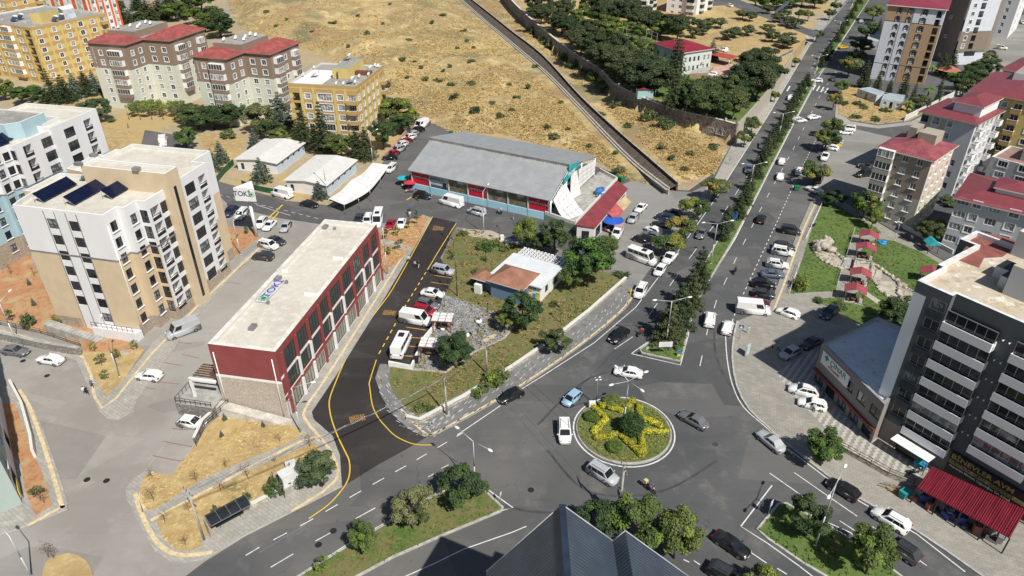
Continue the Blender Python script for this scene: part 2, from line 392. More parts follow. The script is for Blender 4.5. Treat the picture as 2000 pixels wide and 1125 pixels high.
def wallstrip(b, pts, w, z0, z1, m=0, off=0.0, closed=False):
    n = len(pts); L = []; R = range(n)
    for i in R:
        if closed: a, c = pts[i - 1], pts[(i + 1) % n]
        else: a, c = pts[max(0, i - 1)], pts[min(n - 1, i + 1)]
        dx, dy = c[0] - a[0], c[1] - a[1]; d = hypot(dx, dy) or 1; nx, ny = -dy / d, dx / d
        L.append(((pts[i][0] + nx * (off + w / 2), pts[i][1] + ny * (off + w / 2)), (pts[i][0] + nx * (off - w / 2), pts[i][1] + ny * (off - w / 2))))
    za = z0 if callable(z0) else (lambda x, y: z0); zb = z1 if callable(z1) else (lambda x, y: z1)
    for i in range(n if closed else n - 1):
        j = (i + 1) % n; p, q = L[i], L[j]; A0, A1, B0, B1 = za(*pts[i]), zb(*pts[i]), za(*pts[j]), zb(*pts[j])
        b.hexa([(*p[1], A0), (*q[1], B0), (*q[0], B0), (*p[0], A0)], [(*p[1], A1), (*q[1], B1), (*q[0], B1), (*p[0], A1)], m)
def gp(px, z=0.0, n=0):
    p = [G(x, y, z) for x, y in px]; return smooth(p, n) if n else p
def kerb(px, z=0, n=0, closed=False, w=.28, h=.16, pts=None):
    b = MB(); p = pts or gp(px, z); p = smooth(p, n, closed) if n else p
    wallstrip(b, p, w, z - .03, z + h, 0, 0, closed); return struct(b.build('kerb', kerbm))
def line(px, w=.15, mat=None, z=.022, n=0, dash=None, pts=None):
    b = MB(); p = pts or gp(px, 0, n)
    if dash:
        on, off = dash; seg = []; acc = 0; cur = [p[0]]; draw = True; want = on
        for i in range(len(p) - 1):
            a, c = p[i], p[i + 1]; L = hypot(c[0] - a[0], c[1] - a[1]); t = 0
            while L - t > want:
                t += want; q = (a[0] + (c[0] - a[0]) * t / L, a[1] + (c[1] - a[1]) * t / L)
                if draw: strip(b, cur + [q], w, z)
                cur = [q]; draw = not draw; want = on if draw else off
            want -= (L - t); cur.append(c)
        if draw and len(cur) > 1: strip(b, cur, w, z)
    else: strip(b, p, w, z)
    return struct(b.build('road_marking', mat or wline))

# far ground, reaching the horizon
b = MB(); R0 = 5000; b.face([(-R0, -200, -.03), (R0, -200, -.03), (R0, R0, -.03), (-R0, R0, -.03)]); struct(b.build('ground', m_earth))
sheet('road', [(-900, 1500), (-900, 760), (-100, 560), (395, 345), (560, 392), (650, 402), (705, 385), (745, 320), (765, 295), (812, 232), (838, 235), (892, 264), (985, 270), (1180, 330), (1230, 350), (1310, 370), (1345, 372), (1398, 335), (1440, 262), (1500, 178), (1560, 92), (1610, 45), (1650, -40), (1760, -40), (1900, -20), (2500, -20), (3000, 1500)], 0, m_road)
sheet('yard', [(-900, 1500), (-900, 860), (-300, 520), (0, 420), (250, 440), (418, 372), (448, 402), (470, 408), (545, 426), (640, 440), (850, 432), (845, 430), (745, 592), (655, 737), (612, 800), (613, 822), (650, 855), (668, 930), (668, 951), (600, 986), (480, 1047), (400, 1097), (330, 1150), (250, 1500)], .006, m_yard)
sheet('street', [(395, 345), (560, 393), (650, 403), (705, 386), (745, 320), (765, 295), (812, 232), (838, 235), (892, 264), (840, 330), (790, 375), (870, 392), (1000, 432), (1010, 470), (890, 436), (845, 423), (800, 432), (640, 438), (545, 424), (470, 406), (448, 400), (418, 372)], .005, m_street)
sheet('parking_lot', [(1190, 372), (1235, 352), (1310, 372), (1350, 375), (1400, 352), (1340, 430), (1295, 490), (1245, 560), (1222, 540), (1190, 520), (1150, 470), (1120, 440)], .005, m_lot)
sheet('parking_lot', [(1640, 245), (1740, 268), (1760, 300), (1700, 380), (1690, 400), (1655, 380), (1612, 395), (1590, 395), (1600, 330)], .005, m_lot)
sheet('parking_lot', [(1880, 60), (1990, 30), (2200, 0), (2200, 260), (2010, 150), (1930, 140)], .007, m_lot)
sheet('new_road', [(843, 424), (891, 434), (872, 480), (883, 500), (886, 545), (860, 600), (850, 640), (808, 716), (765, 716), (742, 712), (735, 740), (747, 775), (767, 810), (797, 836), (833, 854), (807, 870), (740, 907), (680, 944), (668, 950), (663, 890), (650, 853), (613, 822), (609, 805), (655, 736), (745, 592), (800, 500)], .010, m_lane)
# hill
def build_hill():
    xs = [p[0] for p in HILL]; ys = [p[1] for p in HILL]; st = 1.7
    x0, x1, y0, y1 = min(xs), max(xs), min(ys), min(max(ys), 640)
    nx = int((x1 - x0) / st) + 2; ny = int((y1 - y0) / st) + 2; idx = {}; v = []; f = []
    def vid(i, j):
        if (i, j) not in idx:
            x, y = x0 + i * st, y0 + j * st; idx[(i, j)] = len(v); v.append((x, y, T(x, y) if inside((x, y), HILL) else -.01))
        return idx[(i, j)]
    for i in range(nx):
        for j in range(ny):
            c = (x0 + (i + .5) * st, y0 + (j + .5) * st)
            if inside(c, HILL): f.append((vid(i, j), vid(i + 1, j), vid(i + 1, j + 1), vid(i, j + 1)))
    me = bpy.data.meshes.new('hill'); me.from_pydata(v, [], f); me.materials.append(m_hill)
    me.polygons.foreach_set('use_smooth', [True] * len(f)); me.update(); struct(link('hill', me))
build_hill()
def tufts(name, n, where, mat, w=(.5, 1.1), h=(.25, .6), seed=1, dens=None):
    """low clumps of grass: three crossed ragged blades each, one object"""
    rnd = random.Random(seed); v = []; f = []
    for _ in range(n):
        p = where(rnd)
        if p is None: continue
        x, y, z = p
        if dens and noise.fractal(Vector((x * dens, y * dens, seed)), .9, 2, 3) < rnd.uniform(-.5, .35): continue
        ww = rnd.uniform(*w); hh = rnd.uniform(*h); a = rnd.uniform(0, pi)
        for k in range(3):
            t = a + k * pi / 3 + rnd.uniform(-.3, .3); dx, dy = cos(t) * ww / 2, sin(t) * ww / 2; i = len(v)
            lx, ly = rnd.uniform(-.2, .2), rnd.uniform(-.2, .2)
            v += [(x - dx * .5, y - dy * .5, z - .05), (x + dx * .5, y + dy * .5, z - .05), (x + dx + lx, y + dy + ly, z + hh * rnd.uniform(.6, 1)), (x + lx, y + ly, z + hh), (x - dx + lx, y - dy + ly, z + hh * rnd.uniform(.5, 1))]
            f += [(i, i + 1, i + 2, i + 3), (i, i + 3, i + 4)]
    me = bpy.data.meshes.new(name); me.from_pydata(v, [], f); me.materials.append(mat); me.update()
    return struct(link(name, me), 'stuff')
m_straw = leafmat('dry_grass_blades', (.47, .365, .17), (.37, .28, .13), (.27, .21, .11), 0)
m_gblade = leafmat('lawn_blades', (.11, .19, .035), (.15, .20, .05), (.08, .13, .03))
def in_hill(rnd):
    for _ in range(9):
        px = rnd.uniform(430, 1440); py = 370 * rnd.random() ** .8
        x, y = G(px, py, 2)
        if inside((x, y), HILL) and min(segd((x, y), CHAN[i], CHAN[i + 1]) for i in range(len(CHAN) - 1)) > 5.5: return (x, y, T(x, y))
tufts('dry_grass', 30000, in_hill, m_straw, (.4, 1.2), (.12, .42), 3, .05)
def in_px(polys, z=0.1):
    P_ = [ccw([G(*q) for q in p]) for p in polys]; A = [area(p) for p in P_]
    BB = [(min(q[0] for q in p), max(q[0] for q in p), min(q[1] for q in p), max(q[1] for q in p)) for p in P_]
    def f(rnd):
        i = rnd.choices(range(len(P_)), A)[0]; bb = BB[i]
        for _ in range(12):
            x, y = rnd.uniform(bb[0], bb[1]), rnd.uniform(bb[2], bb[3])
            if inside((x, y), P_[i]): return (x, y, z)
    return f
# plateau of the walled compound
b = MB(); b.prism(PLAT, 0, PLZ); struct(b.build('compound_ground', m_dry))
def psheet(px, dz, mat, name): b = MB(); b.prism([G(x, y, PLZ) for x, y in px], None, PLZ + dz); struct(b.build(name, mat))
psheet([(1225, 10), (1330, 8), (1352, 30), (1300, 42), (1240, 35)], .01, m_red, 'bare_ground')
psheet([(1180, 150), (1160, 60), (1225, 62), (1280, 70), (1380, 125), (1392, 150), (1440, 160), (1500, 150), (1500, 178), (1435, 244), (1330, 220), (1233, 183)], .012, m_lawn, 'lawn')
psheet([(1372, 135), (1440, 122), (1453, 128), (1440, 146), (1420, 160), (1398, 170), (1376, 158)], .02, plain('pink_paving', (.52, .34, .28), .9, 0, .2), 'courtyard_paving')
psheet([(1325, 168), (1400, 172), (1412, 186), (1404, 188), (1395, 176), (1325, 172)], .024, plain('pink_paving', (1, 1, 1)), 'path')
psheet([(1405, -10), (1445, 0), (1500, 22), (1575, 55), (1600, 62), (1590, 74), (1560, 62), (1497, 36), (1425, 10), (1385, 12), (1380, 0)], .02, m_road, 'side_road')
# gardens and pavements (raised on kerbs)
Z1 = .13
P1 = [(283, 922), (262, 935), (246, 955), (247, 975), (262, 1005), (283, 1045), (303, 1078), (330, 1095), (360, 1099), (400, 1092), (480, 1045), (600, 985), (668, 950), (664, 890), (650, 853), (613, 820), (609, 805), (655, 735), (745, 590), (800, 500), (843, 426), (825, 420), (735, 545), (565, 815), (447, 790), (380, 868), (335, 928)]
sheet('pavement', P1, 0, m_pave, Z1)
G3 = [(447, 789), (500, 806), (560, 826), (592, 848), (575, 862), (500, 893), (400, 935), (300, 998), (293, 1000), (280, 985), (272, 955), (284, 932), (300, 926), (336, 929), (385, 866), (400, 842)]
G4 = [(305, 1017), (320, 1005), (420, 955), (500, 915), (610, 867), (628, 880), (625, 900), (560, 935), (548, 958), (500, 985), (455, 1003), (410, 1040), (395, 1068), (375, 1078), (345, 1075), (318, 1050)]
for g in (G3, G4): sheet('dry_garden', g, Z1 - .02, m_dry, .07, kerbm)
P2 = [(-60, 625), (0, 640), (90, 665), (163, 693), (190, 745), (207, 778), (240, 745), (285, 690), (300, 668), (370, 610), (447, 535), (520, 465), (530, 476), (470, 520), (380, 625), (268, 782), (262, 803), (230, 820), (208, 818), (195, 805), (150, 705), (100, 688), (0, 667), (-60, 655)]
sheet('pavement', P2, 0, m_pave, Z1)
sheet('earth_garden', [(-80, 500), (60, 500), (105, 600), (170, 640), (283, 682), (240, 740), (215, 770), (205, 774), (187, 742), (163, 690), (160, 672), (0, 626), (-80, 605)], .012, m_red, .10)
sheet('dry_garden', [(283, 684), (160, 690), (188, 744), (207, 777), (242, 744)][1:] + [(283, 684)], .12, m_dry, .03)
P5b = [(-40, 750), (33, 757), (50, 772), (67, 800), (85, 840), (100, 883), (118, 935), (133, 983), (132, 995), (60, 1025), (0, 1045), (-80, 1060), (-80, 750)]
sheet('pavement', P5b, 0, m_pave, Z1)
G5 = [(-20, 790), (30, 790), (52, 850), (66, 890), (80, 917), (92, 950), (102, 988), (70, 1010), (50, 960), (40, 900), (0, 880)]
sheet('dry_garden', G5, Z1 - .02, m_red, .06)
sheet('traffic_island', [(86, 1112), (100, 1092), (135, 1082), (165, 1093), (181, 1120), (182, 1170), (88, 1170)], 0, m_dry, .16, n=3)
sheet('earth_garden', [(741, 455), (752, 449), (790, 437), (815, 423), (838, 424), (812, 480), (785, 505), (748, 537)], Z1 - .02, m_red, .05)
sheet('path', [(741, 468), (748, 466), (800, 482), (808, 488), (800, 494), (745, 477)], Z1 + .034, m_pave)
sheet('earth_garden', [(440, 442), (500, 454), (508, 464), (452, 507)], 0, m_red, .12)
# municipal garden
P3 = [(765, 712), (742, 712), (733, 740), (745, 775), (765, 808), (795, 836), (828, 853), (850, 850), (900, 824), (1000, 768), (1100, 702), (1180, 642), (1225, 600), (1246, 570), (1241, 548), (1222, 538), (1150, 500), (1000, 466), (892, 444), (860, 505), (886, 545), (850, 640), (808, 716)]
sheet('pavement', P3, 0, m_pave3, Z1)
LC = [(890, 450), (930, 452), (1000, 476), (1060, 490), (1190, 536), (1222, 541), (1215, 560), (1150, 604), (1080, 655), (1000, 714), (900, 772), (818, 814), (800, 805), (770, 770), (760, 740), (765, 716), (803, 722), (825, 665), (850, 640), (858, 600), (885, 545), (864, 508)]
sheet('lawn', LC, Z1 - .02, m_lawn2, .10)
sheet('pebble_garden', [(867, 578), (907, 588), (973, 612), (1000, 640), (985, 660), (927, 687), (870, 727), (802, 723), (830, 660), (850, 625)], .2, m_pebb, .03)
sheet('path', [(900, 448), (960, 452), (1000, 470), (1000, 478), (950, 468), (895, 460)], .215, m_sand)
# medians
MD = [[(1250, 684), (1254, 690), (1328, 706), (1334, 690), (1353, 605), (1377, 562), (1433, 467), (1480, 377), (1500, 337), (1543, 253), (1592, 160), (1583, 160), (1522, 262), (1497, 300), (1450, 385), (1405, 465), (1350, 562), (1285, 655)],
      [(1590, 145), (1601, 143), (1640, 85), (1697, 0), (1716, -35), (1694, -35), (1668, 0), (1648, 48)],
      [(583, 1127), (700, 1055), (777, 1011), (860, 962), (933, 948), (952, 964), (982, 992), (978, 999), (867, 1045), (767, 1089), (697, 1127), (600, 1190), (500, 1190)],
      [(1479, 1035), (1520, 985), (1535, 984), (1640, 1040), (1720, 1096), (1830, 1180), (1760, 1190), (1680, 1160), (1620, 1130), (1567, 1099), (1500, 1053)]]
for i, m in enumerate(MD):
    sheet('median', m, 0, m_lawn if i != 2 else m_lawn2, .15); kerb(m, 0, 0, True, .3, .17)
# roundabout
RA = (G(1119, 842), G(1321, 852)); RC = ((RA[0][0] + RA[1][0]) / 2, (G(1220, 773)[1] + G(1220, 916)[1]) / 2); RR = (RA[1][0] - RA[0][0]) / 2
circ = lambda r, n=56: [(RC[0] + r * cos(2 * pi * k / n), RC[1] + r * sin(2 * pi * k / n)) for k in range(n)]
b = MB(); b.prism(circ(RR * .93), 0, .14, 0, 1); struct(b.build('roundabout_apron', [conc, kerbm]))
b = MB(); b.prism(circ(RR * .90), .12, .3, 0, 1); struct(b.build('roundabout_lawn', [m_lawn2, kerbm]))
line(None, .2, pts=circ(RR * .985) + [circ(RR * .985)[0]])
# right-hand plaza and pavements
P4 = [(1440, 628), (1500, 605), (1527, 535), (1557, 455), (1583, 395), (1595, 390), (1640, 388), (1722, 440), (1850, 515), (2100, 700), (2400, 1300), (2050, 1230), (1917, 1125), (1783, 1033), (1677, 973), (1613, 927), (1527, 860), (1498, 833), (1463, 800), (1439, 755), (1430, 700), (1433, 658)]
sheet('pavement', P4, 0, m_pave2, Z1); kerb([(1440, 628), (1433, 658), (1430, 700), (1439, 755), (1463, 800), (1498, 833), (1527, 860), (1613, 927), (1677, 973), (1783, 1033), (1917, 1125), (2010, 1195)], 0, 2)
LAWNS = [[(1607, 398), (1633, 402), (1672, 425), (1700, 440), (1722, 455), (1713, 458), (1667, 460), (1658, 485), (1652, 508), (1643, 528), (1632, 570), (1593, 572), (1543, 575), (1567, 508), (1585, 450)],
         [(1695, 474), (1720, 468), (1747, 472), (1800, 495), (1835, 516), (1815, 550), (1797, 575), (1767, 560), (1727, 537), (1700, 517), (1668, 508)],
         [(1583, 585), (1633, 583), (1676, 572), (1687, 553), (1700, 545), (1727, 573), (1750, 600), (1740, 632), (1690, 642), (1640, 612)],
         [(1627, 386), (1660, 396), (1740, 440), (1742, 446), (1722, 440), (1640, 392)]]
m_bench = plain('x', (1, 1, 1))
for g in LAWNS[:3]: sheet('lawn', g, Z1 - .01, m_lawn, .06)
sheet('street', [(1640, 386), (1660, 384), (1740, 425), (1870, 500), (1880, 520), (1860, 520), (1725, 440), (1655, 400)], Z1 + .01, m_street)
DRY = [(1643, 177), (1657, 171), (1687, 173), (1767, 200), (1802, 222), (1777, 235), (1713, 243), (1660, 235), (1638, 223), (1636, 200)]
sheet('dry_lot', DRY, 0, m_dry, .2); sheet('pavement', [(1630, 245), (1634, 180), (1660, 168), (1640, 200), (1640, 222), (1662, 238), (1714, 246), (1780, 238), (1803, 226), (1808, 232), (1785, 243), (1714, 251), (1655, 243)], .005, m_pave, .12)
P6 = [(1417, 355), (1500, 225), (1580, 90), (1613, 50), (1662, -10), (1680, -40), (1650, -40), (1638, 0), (1600, 38), (1560, 92), (1500, 178), (1440, 262), (1395, 350)]
sheet('pavement', P6, 0, m_pave, Z1); sheet('pavement', [(1289, 502), (1317, 488), (1380, 408), (1400, 362), (1383, 362), (1345, 415), (1300, 470)], 0, m_pave, Z1)
# chevron paving in front of the pharmacy building
def chevmat():
    n = N('chevron_paving'); sx = n.n('ShaderNodeSeparateXYZ'); n.l(n.co(rot=radians(38)), sx.inputs[0])
    zig = n.math('ABSOLUTE', n.math('SUBTRACT', n.math('FRACT', n.math('MULTIPLY', sx.outputs[1], 1.3)), .5))
    f = n.math('FRACT', n.math('ADD', n.math('MULTIPLY', sx.outputs[0], 1.1), n.math('MULTIPLY', zig, .5)))
    k = n.ramp(f, .42, .5); c = n.mix(k, (.46, .44, .39), (.25, .235, .21)); c = n.mix(n.ramp(n.noise(.6, 4), .4, .75), c, mul((.4, .38, .33), .9))
    return n.out(c, .9)
sheet('patterned_paving', [(1515, 728), (1598, 680), (1592, 735), (1660, 820), (1740, 880), (1822, 912), (1795, 935), (1700, 905), (1640, 870), (1590, 815), (1540, 762)], Z1 + .004, chevmat())
# wavy white bands in the grey pavement round the garden
bw = MB(); pl = gp([(752, 735), (765, 780), (790, 818), (828, 840), (850, 838), (905, 805), (1000, 750), (1095, 686), (1180, 625), (1225, 580)], 0, 8)
for k in range(0, len(pl) - 1):
    for o in (-1.0, .2, 1.3):
        a, c = pl[k], pl[k + 1]; d = hypot(c[0] - a[0], c[1] - a[1]); u = ((c[0] - a[0]) / d, (c[1] - a[1]) / d); nn = (-u[1], u[0])
        for s in range(int(d / 2.0) + 1):
            t = s * 2.0 + (k % 2) * .5; x, y = a[0] + u[0] * t + nn[0] * (o + .3 * sin(k + s * 2)), a[1] + u[1] * t + nn[1] * (o + .3 * sin(k + s * 2))
            bw.box((x, y, Z1 + .006), (.75, .13, .004), atan2(u[1], u[0]) + .25 * (-1) ** s)
struct(bw.build('paving_pattern', plain('pale_inlay', (.45, .45, .44), .9, 0, .3)))
# tactile strips
bt = MB()
for px, w in (([(283, 1000), (276, 970), (280, 950), (290, 930), (300, 922)], .5), ([(265, 965), (275, 1000), (300, 1050), (325, 1075), (360, 1086), (415, 1080)], .55), ([(295, 1018), (400, 962), (500, 908), (600, 858), (625, 862)], .5),
              ([(570, 1000), (656, 940), (650, 890), (625, 855), (600, 825), (596, 800), (640, 735), (725, 600), (800, 480)], .4), ([(38, 762), (60, 800), (92, 890), (120, 985), (118, 992), (55, 1028)], .5), ([(0, 646), (80, 668), (165, 700), (200, 798), (290, 700), (380, 605), (470, 520), (512, 480)], .4),
              ([(783, 800), (830, 847), (850, 846), (900, 820), (1000, 764), (1100, 698), (1180, 637), (1222, 598), (1241, 570)], .35), ([(1510, 610), (1535, 545), (1567, 455), (1592, 400)], .35)):
    strip(bt, gp(px, 0, 3), w, Z1 + .008)
struct(bt.build('tactile_paving', tact))
# markings
line([(845, 423), (802, 502), (782, 538), (758, 578), (713, 638), (677, 698), (655, 748), (645, 775), (643, 793), (648, 820), (660, 853), (673, 880), (682, 900), (683, 923), (677, 943), (663, 963), (640, 987), (603, 1013)], .17, yline, n=3)
line([(891, 436), (860, 485), (838, 522)], .17, yline, n=2); line([(838, 522), (790, 600), (738, 695)], .2, yline, dash=(1.0, 1.0))
line([(735, 703), (722, 745), (722, 755), (727, 790), (737, 813), (753, 833), (773, 852), (800, 865), (820, 869), (847, 869)], .15, yline, n=3)
for a, c in (((848, 538), (883, 543)), ((841, 551), (880, 557)), ((833, 580), (850, 584)), ((793, 639), (832, 645)), ((803, 659), (826, 661)), ((799, 676), (817, 678)), ((790, 695), (808, 696))): line([a, c], .2, oline)
line([(480, 1085), (505, 1070), (600, 1020), (700, 962), (800, 906), (905, 845)], .14, dash=(1.7, 1.7)); line([(505, 1080), (600, 1023)], .01)
line([(529, 1108), (573, 1082)], .14); line([(616, 1057), (656, 1035)], .14); line([(695, 1013), (733, 992)], .14); line([(836, 932), (848, 925)], .13); line([(862, 915), (876, 908)], .13)
line([(578, 1127), (700, 1050), (777, 1008), (858, 958)], .16); line([(697, 1127), (767, 1084), (867, 1041), (981, 997), (1002, 992), (955, 958)], .16, n=0)
line([(760, 1140), (850, 1100), (905, 1073), (1000, 1040), (1028, 1028)], .14)
line([(978, 792), (900, 845), (893, 850)], .15); line([(978, 785), (1062, 733), (1160, 670), (1242, 600), (1325, 490), (1400, 385), (1417, 356), (1500, 226), (1580, 91), (1657, 0)], .15)
line([(1200, 682), (1240, 655), (1335, 520), (1417, 410), (1462, 340)], .13, dash=(5, 7)); line([(1470, 330), (1530, 220), (1600, 110), (1680, 0)], .13, dash=(3, 5))
line([(1233, 691), (1283, 655)], .16); line([(1233, 691), (1329, 713), (1344, 655), (1355, 600), (1372, 568), (1435, 468), (1480, 380), (1500, 340), (1543, 256), (1600, 149), (1700, -5)], .18)
line([(1367, 715), (1383, 640), (1400, 585), (1440, 500), (1490, 400), (1550, 290), (1600, 190), (1690, 50)], .13, dash=(3, 6))
line([(1430, 628), (1440, 600), (1470, 535), (1510, 450), (1560, 340), (1610, 240)], .16, dash=(.9, 1.1))
line([(1417, 655), (1420, 700), (1430, 750), (1452, 795), (1500, 838), (1540, 880)], .16, n=3); line([(1527, 868), (1612, 932), (1680, 980), (1790, 1043), (1885, 1117)], .16)
line([(1503, 924), (1590, 985), (1675, 1040), (1760, 1100)], .14, dash=(7, 3)); line([(1551, 923), (1640, 985), (1720, 1040), (1810, 1105)], .14, dash=(9, 2))
line([(1537, 985), (1660, 1040), (1730, 1095)], .15); line([(1508, 948), (1447, 1028), (1500, 1062), (1560, 1105), (1612, 1145)], .16); line([(1447, 1028), (1449, 1030)], .1)
for _w in (((1395, 640), (1400, 700), (1440, 770), (1560, 880)), ((1330, 640), (1290, 700), (1150, 740), (1050, 830)), ((1070, 880), (1150, 960), (1290, 960), (1400, 900)), ((900, 960), (1040, 1000), (1160, 990))): line(list(_w), .35, plain('tyre_wear', (.062, .064, .066), .8, 0, .35, .5), .012, 8)
line([(1335, 1093), (1346, 1098)], .14); line([(1355, 1095), (1367, 1103)], .14); line([(1380, 1110), (1394, 1119)], .14); line([(1465, 1078), (1497, 1100)], .14); line([(1518, 1110), (1537, 1122)], .14)
line([(415, 377), (500, 398), (560, 412), (625, 428)], .13, dash=(1.2, 1.0)); line([(500, 400), (567, 421)], .13)
line([(523, 427), (552, 400)], .35, yline); line([(531, 430), (545, 414)], .3, yline); line([(794, 391), (810, 381)], .3, yline)
for a, c in (((350, 750), (303, 746)), ((390, 700), (355, 692)), ((353, 714), (320, 708)), ((375, 672), (339, 667)), ((336, 837), (367, 840)), ((317, 862), (377, 873)), ((298, 890), (354, 901)), ((253, 751), (303, 760)), ((500, 478), (540, 484)), ((470, 555), (420, 548))): line([a, c], .14, rline, .02)
line([(520, 480), (420, 592), (330, 705), (290, 755)], .1, m_pave, .02); line([(470, 690), (372, 800), (283, 920)], .1, m_pave, .02)
for q in ((1590, 170), (1598, 172), (1606, 174), (1614, 176), (1540, 158 + 14)): line([(q[0] - 3, q[1] + 6), (q[0] + 3, q[1] - 4)], .5)
for q in ((170, 937), (208, 939), (45, 705), (92, 734), (567, 869), (651, 1037), (622, 1064), (1037, 957), (1397, 868)):
    x, y = G(*q); b = MB(); b.cyl((x, y, -.02), (x, y, .034), .42, n=16, m=0); struct(b.build('manhole_cover', dark if q[0] != 1397 else plain('tar_patch', (.05, .05, .05))))
for body, p0, p1, sz in (('ONİKİŞUBAT', (682, 818), (712, 812), 1.0), ('BELEDİYESİ', (684, 824), (714, 817), 1.0), ('ONİKİŞUBAT', (749, 608), (774, 610), .95), ('BELEDİYESİ', (748, 613), (772, 614), .95), ('ONİKİŞUBAT', (846, 443), (867, 446), .95), ('BELEDİYESİ', (845, 448), (866, 449), .95)):
    a = G(*p0); c = G(*p1); L = hypot(c[0] - a[0], c[1] - a[1])
    o = text(body, 1, oline, None, ((a[0] + c[0]) / 2, (a[1] + c[1]) / 2, .026), (0, 0, atan2(c[1] - a[1], c[0] - a[0])), 'road_lettering', .003); k = L / o.dimensions.x; o.scale = (k, 1.0, 1)
    struct(o)
sheet('side_road', [(375, 232), (405, 262), (410, 292), (345, 300), (270, 290), (285, 262), (330, 248)], .0, m_street, 0) if False else None
sheet('side_road', [(283, 254), (335, 262), (372, 258), (362, 300), (272, 296)], .004, m_street)
sheet('dry_garden', [(193, 247), (280, 260), (268, 292), (205, 300)], .003, m_dry); sheet('dry_garden', [(385, 260), (440, 262), (483, 268), (470, 300), (430, 335), (410, 330), (405, 298)], .003, m_dry)
sheet('side_road', [(195, -10), (270, -15), (262, 40), (240, 62), (215, 60), (205, 20)], .004, m_yard)
tufts('roundabout_grass', 1500, lambda r: (lambda a, d: (RC[0] + cos(a) * d, RC[1] + sin(a) * d, .3))(r.uniform(0, 6.28), RR * .88 * r.random() ** .5), m_gblade, (.2, .4), (.06, .14), 9)
# grass
tufts('grass', 9000, in_px(LAWNS[:3] + MD), m_gblade, (.25, .5), (.08, .2), 5)
tufts('garden_grass', 5000, in_px([LC], .2), leafmat('garden_blades', (.16, .19, .05), (.24, .20, .09), (.12, .12, .04)), (.3, .6), (.1, .25), 6, .15)
tufts('dry_weeds', 5200, in_px([G3, G4, DRY, [(741, 455), (838, 424), (812, 480), (748, 537)]], .15), m_straw, (.25, .6), (.06, .2), 7, .2)
# ================================================================ BUILDINGS
def snap(pts, ang):
    """square up an outline: every edge takes the nearer of the two wall directions"""
    n = len(pts); u = (cos(ang), sin(ang)); v = (-u[1], u[0]); kinds = []; vals = []
    for i in range(n):
        a, c = pts[i], pts[(i + 1) % n]; dx, dy = c[0] - a[0], c[1] - a[1]; m = ((a[0] + c[0]) / 2, (a[1] + c[1]) / 2)
        if abs(dx * u[0] + dy * u[1]) >= abs(dx * v[0] + dy * v[1]): kinds.append(0); vals.append(m[0] * v[0] + m[1] * v[1])
        else: kinds.append(1); vals.append(m[0] * u[0] + m[1] * u[1])
    out = []
    for i in range(n):
        k, j = kinds[i - 1], kinds[i]
        if k == j:
            p = pts[i]; out.append(p); continue
        cu = vals[i] if j == 1 else vals[i - 1]; cv = vals[i - 1] if k == 0 else vals[i]
        out.append((u[0] * cu + v[0] * cv, u[1] * cu + v[1] * cv))
    return out
WCACHE = {}
bglass = glassmat('office_glass', (.055, .075, .07), (.22, .25, .24), .4, .1); shopg = glassmat('pale_shop_glass', (.24, .24, .20), (.34, .33, .27), .5, .2)
def win_mesh(w, h, style):
    """frame and glass of one window: x along the wall, y out, z up, origin bottom centre"""
    k = (round(w, 2), round(h, 2), style)
    if k in WCACHE: return WCACHE[k]
    fm = {'w': white, 'd': dark, 'g': steel}[style[0]]; f = MB(); t = .09 if style[0] != 'd' else .07
    for x0, x1, z0, z1 in ((-w / 2, -w / 2 + t, 0, h), (w / 2 - t, w / 2, 0, h), (-w / 2 + t, w / 2 - t, 0, t), (-w / 2 + t, w / 2 - t, h - t, h)): f.box(((x0 + x1) / 2, 0, (z0 + z1) / 2), (x1 - x0, .09, z1 - z0))
    n = max(1, round(w / (.75 if style[0] == 'w' else .85)))
    for i in range(1, n): f.box((-w / 2 + w * i / n, .0, h / 2), (.06, .07, h - 2 * t))
    if 't' in style:
        T_ = .16
        for x0, x1, z0, z1 in ((-w / 2 - T_, -w / 2, -T_, h + T_), (w / 2, w / 2 + T_, -T_, h + T_), (-w / 2, w / 2, h, h + T_), (-w / 2, w / 2, -T_, 0)): f.box(((x0 + x1) / 2, .13, (z0 + z1) / 2), (x1 - x0, .14, z1 - z0))
    if 's' in style: f.box((0, .2, -.06), (w + .3, .26, .1), m=1)
    if 'a' in style:
        for q in ((-w / 2 - .15, -w / 2, 0, h), (w / 2, w / 2 + .15, 0, h), (-w / 2 - .15, w / 2 + .15, h, h + .2), (-w * .3, w * .3, h + .2, h + .42)): f.box(((q[0] + q[1]) / 2, .17, (q[2] + q[3]) / 2), (q[1] - q[0], .2, q[3] - q[2]), 0, 2)
    if 'q' in style: f.box((0, 0, h * .38), (w - 2 * t, .07, .06))
    p = MB(); p.box((0, -.02, h / 2), (w - 2 * t + .01, .02, h - 2 * t + .01))
    r = (f.mesh('window', [fm, white, dark]), p.mesh('pane', glass if style[0] == 'w' else bglass if 'e' in style else shopg if 'p' in style else dglass)); WCACHE[k] = r; return r
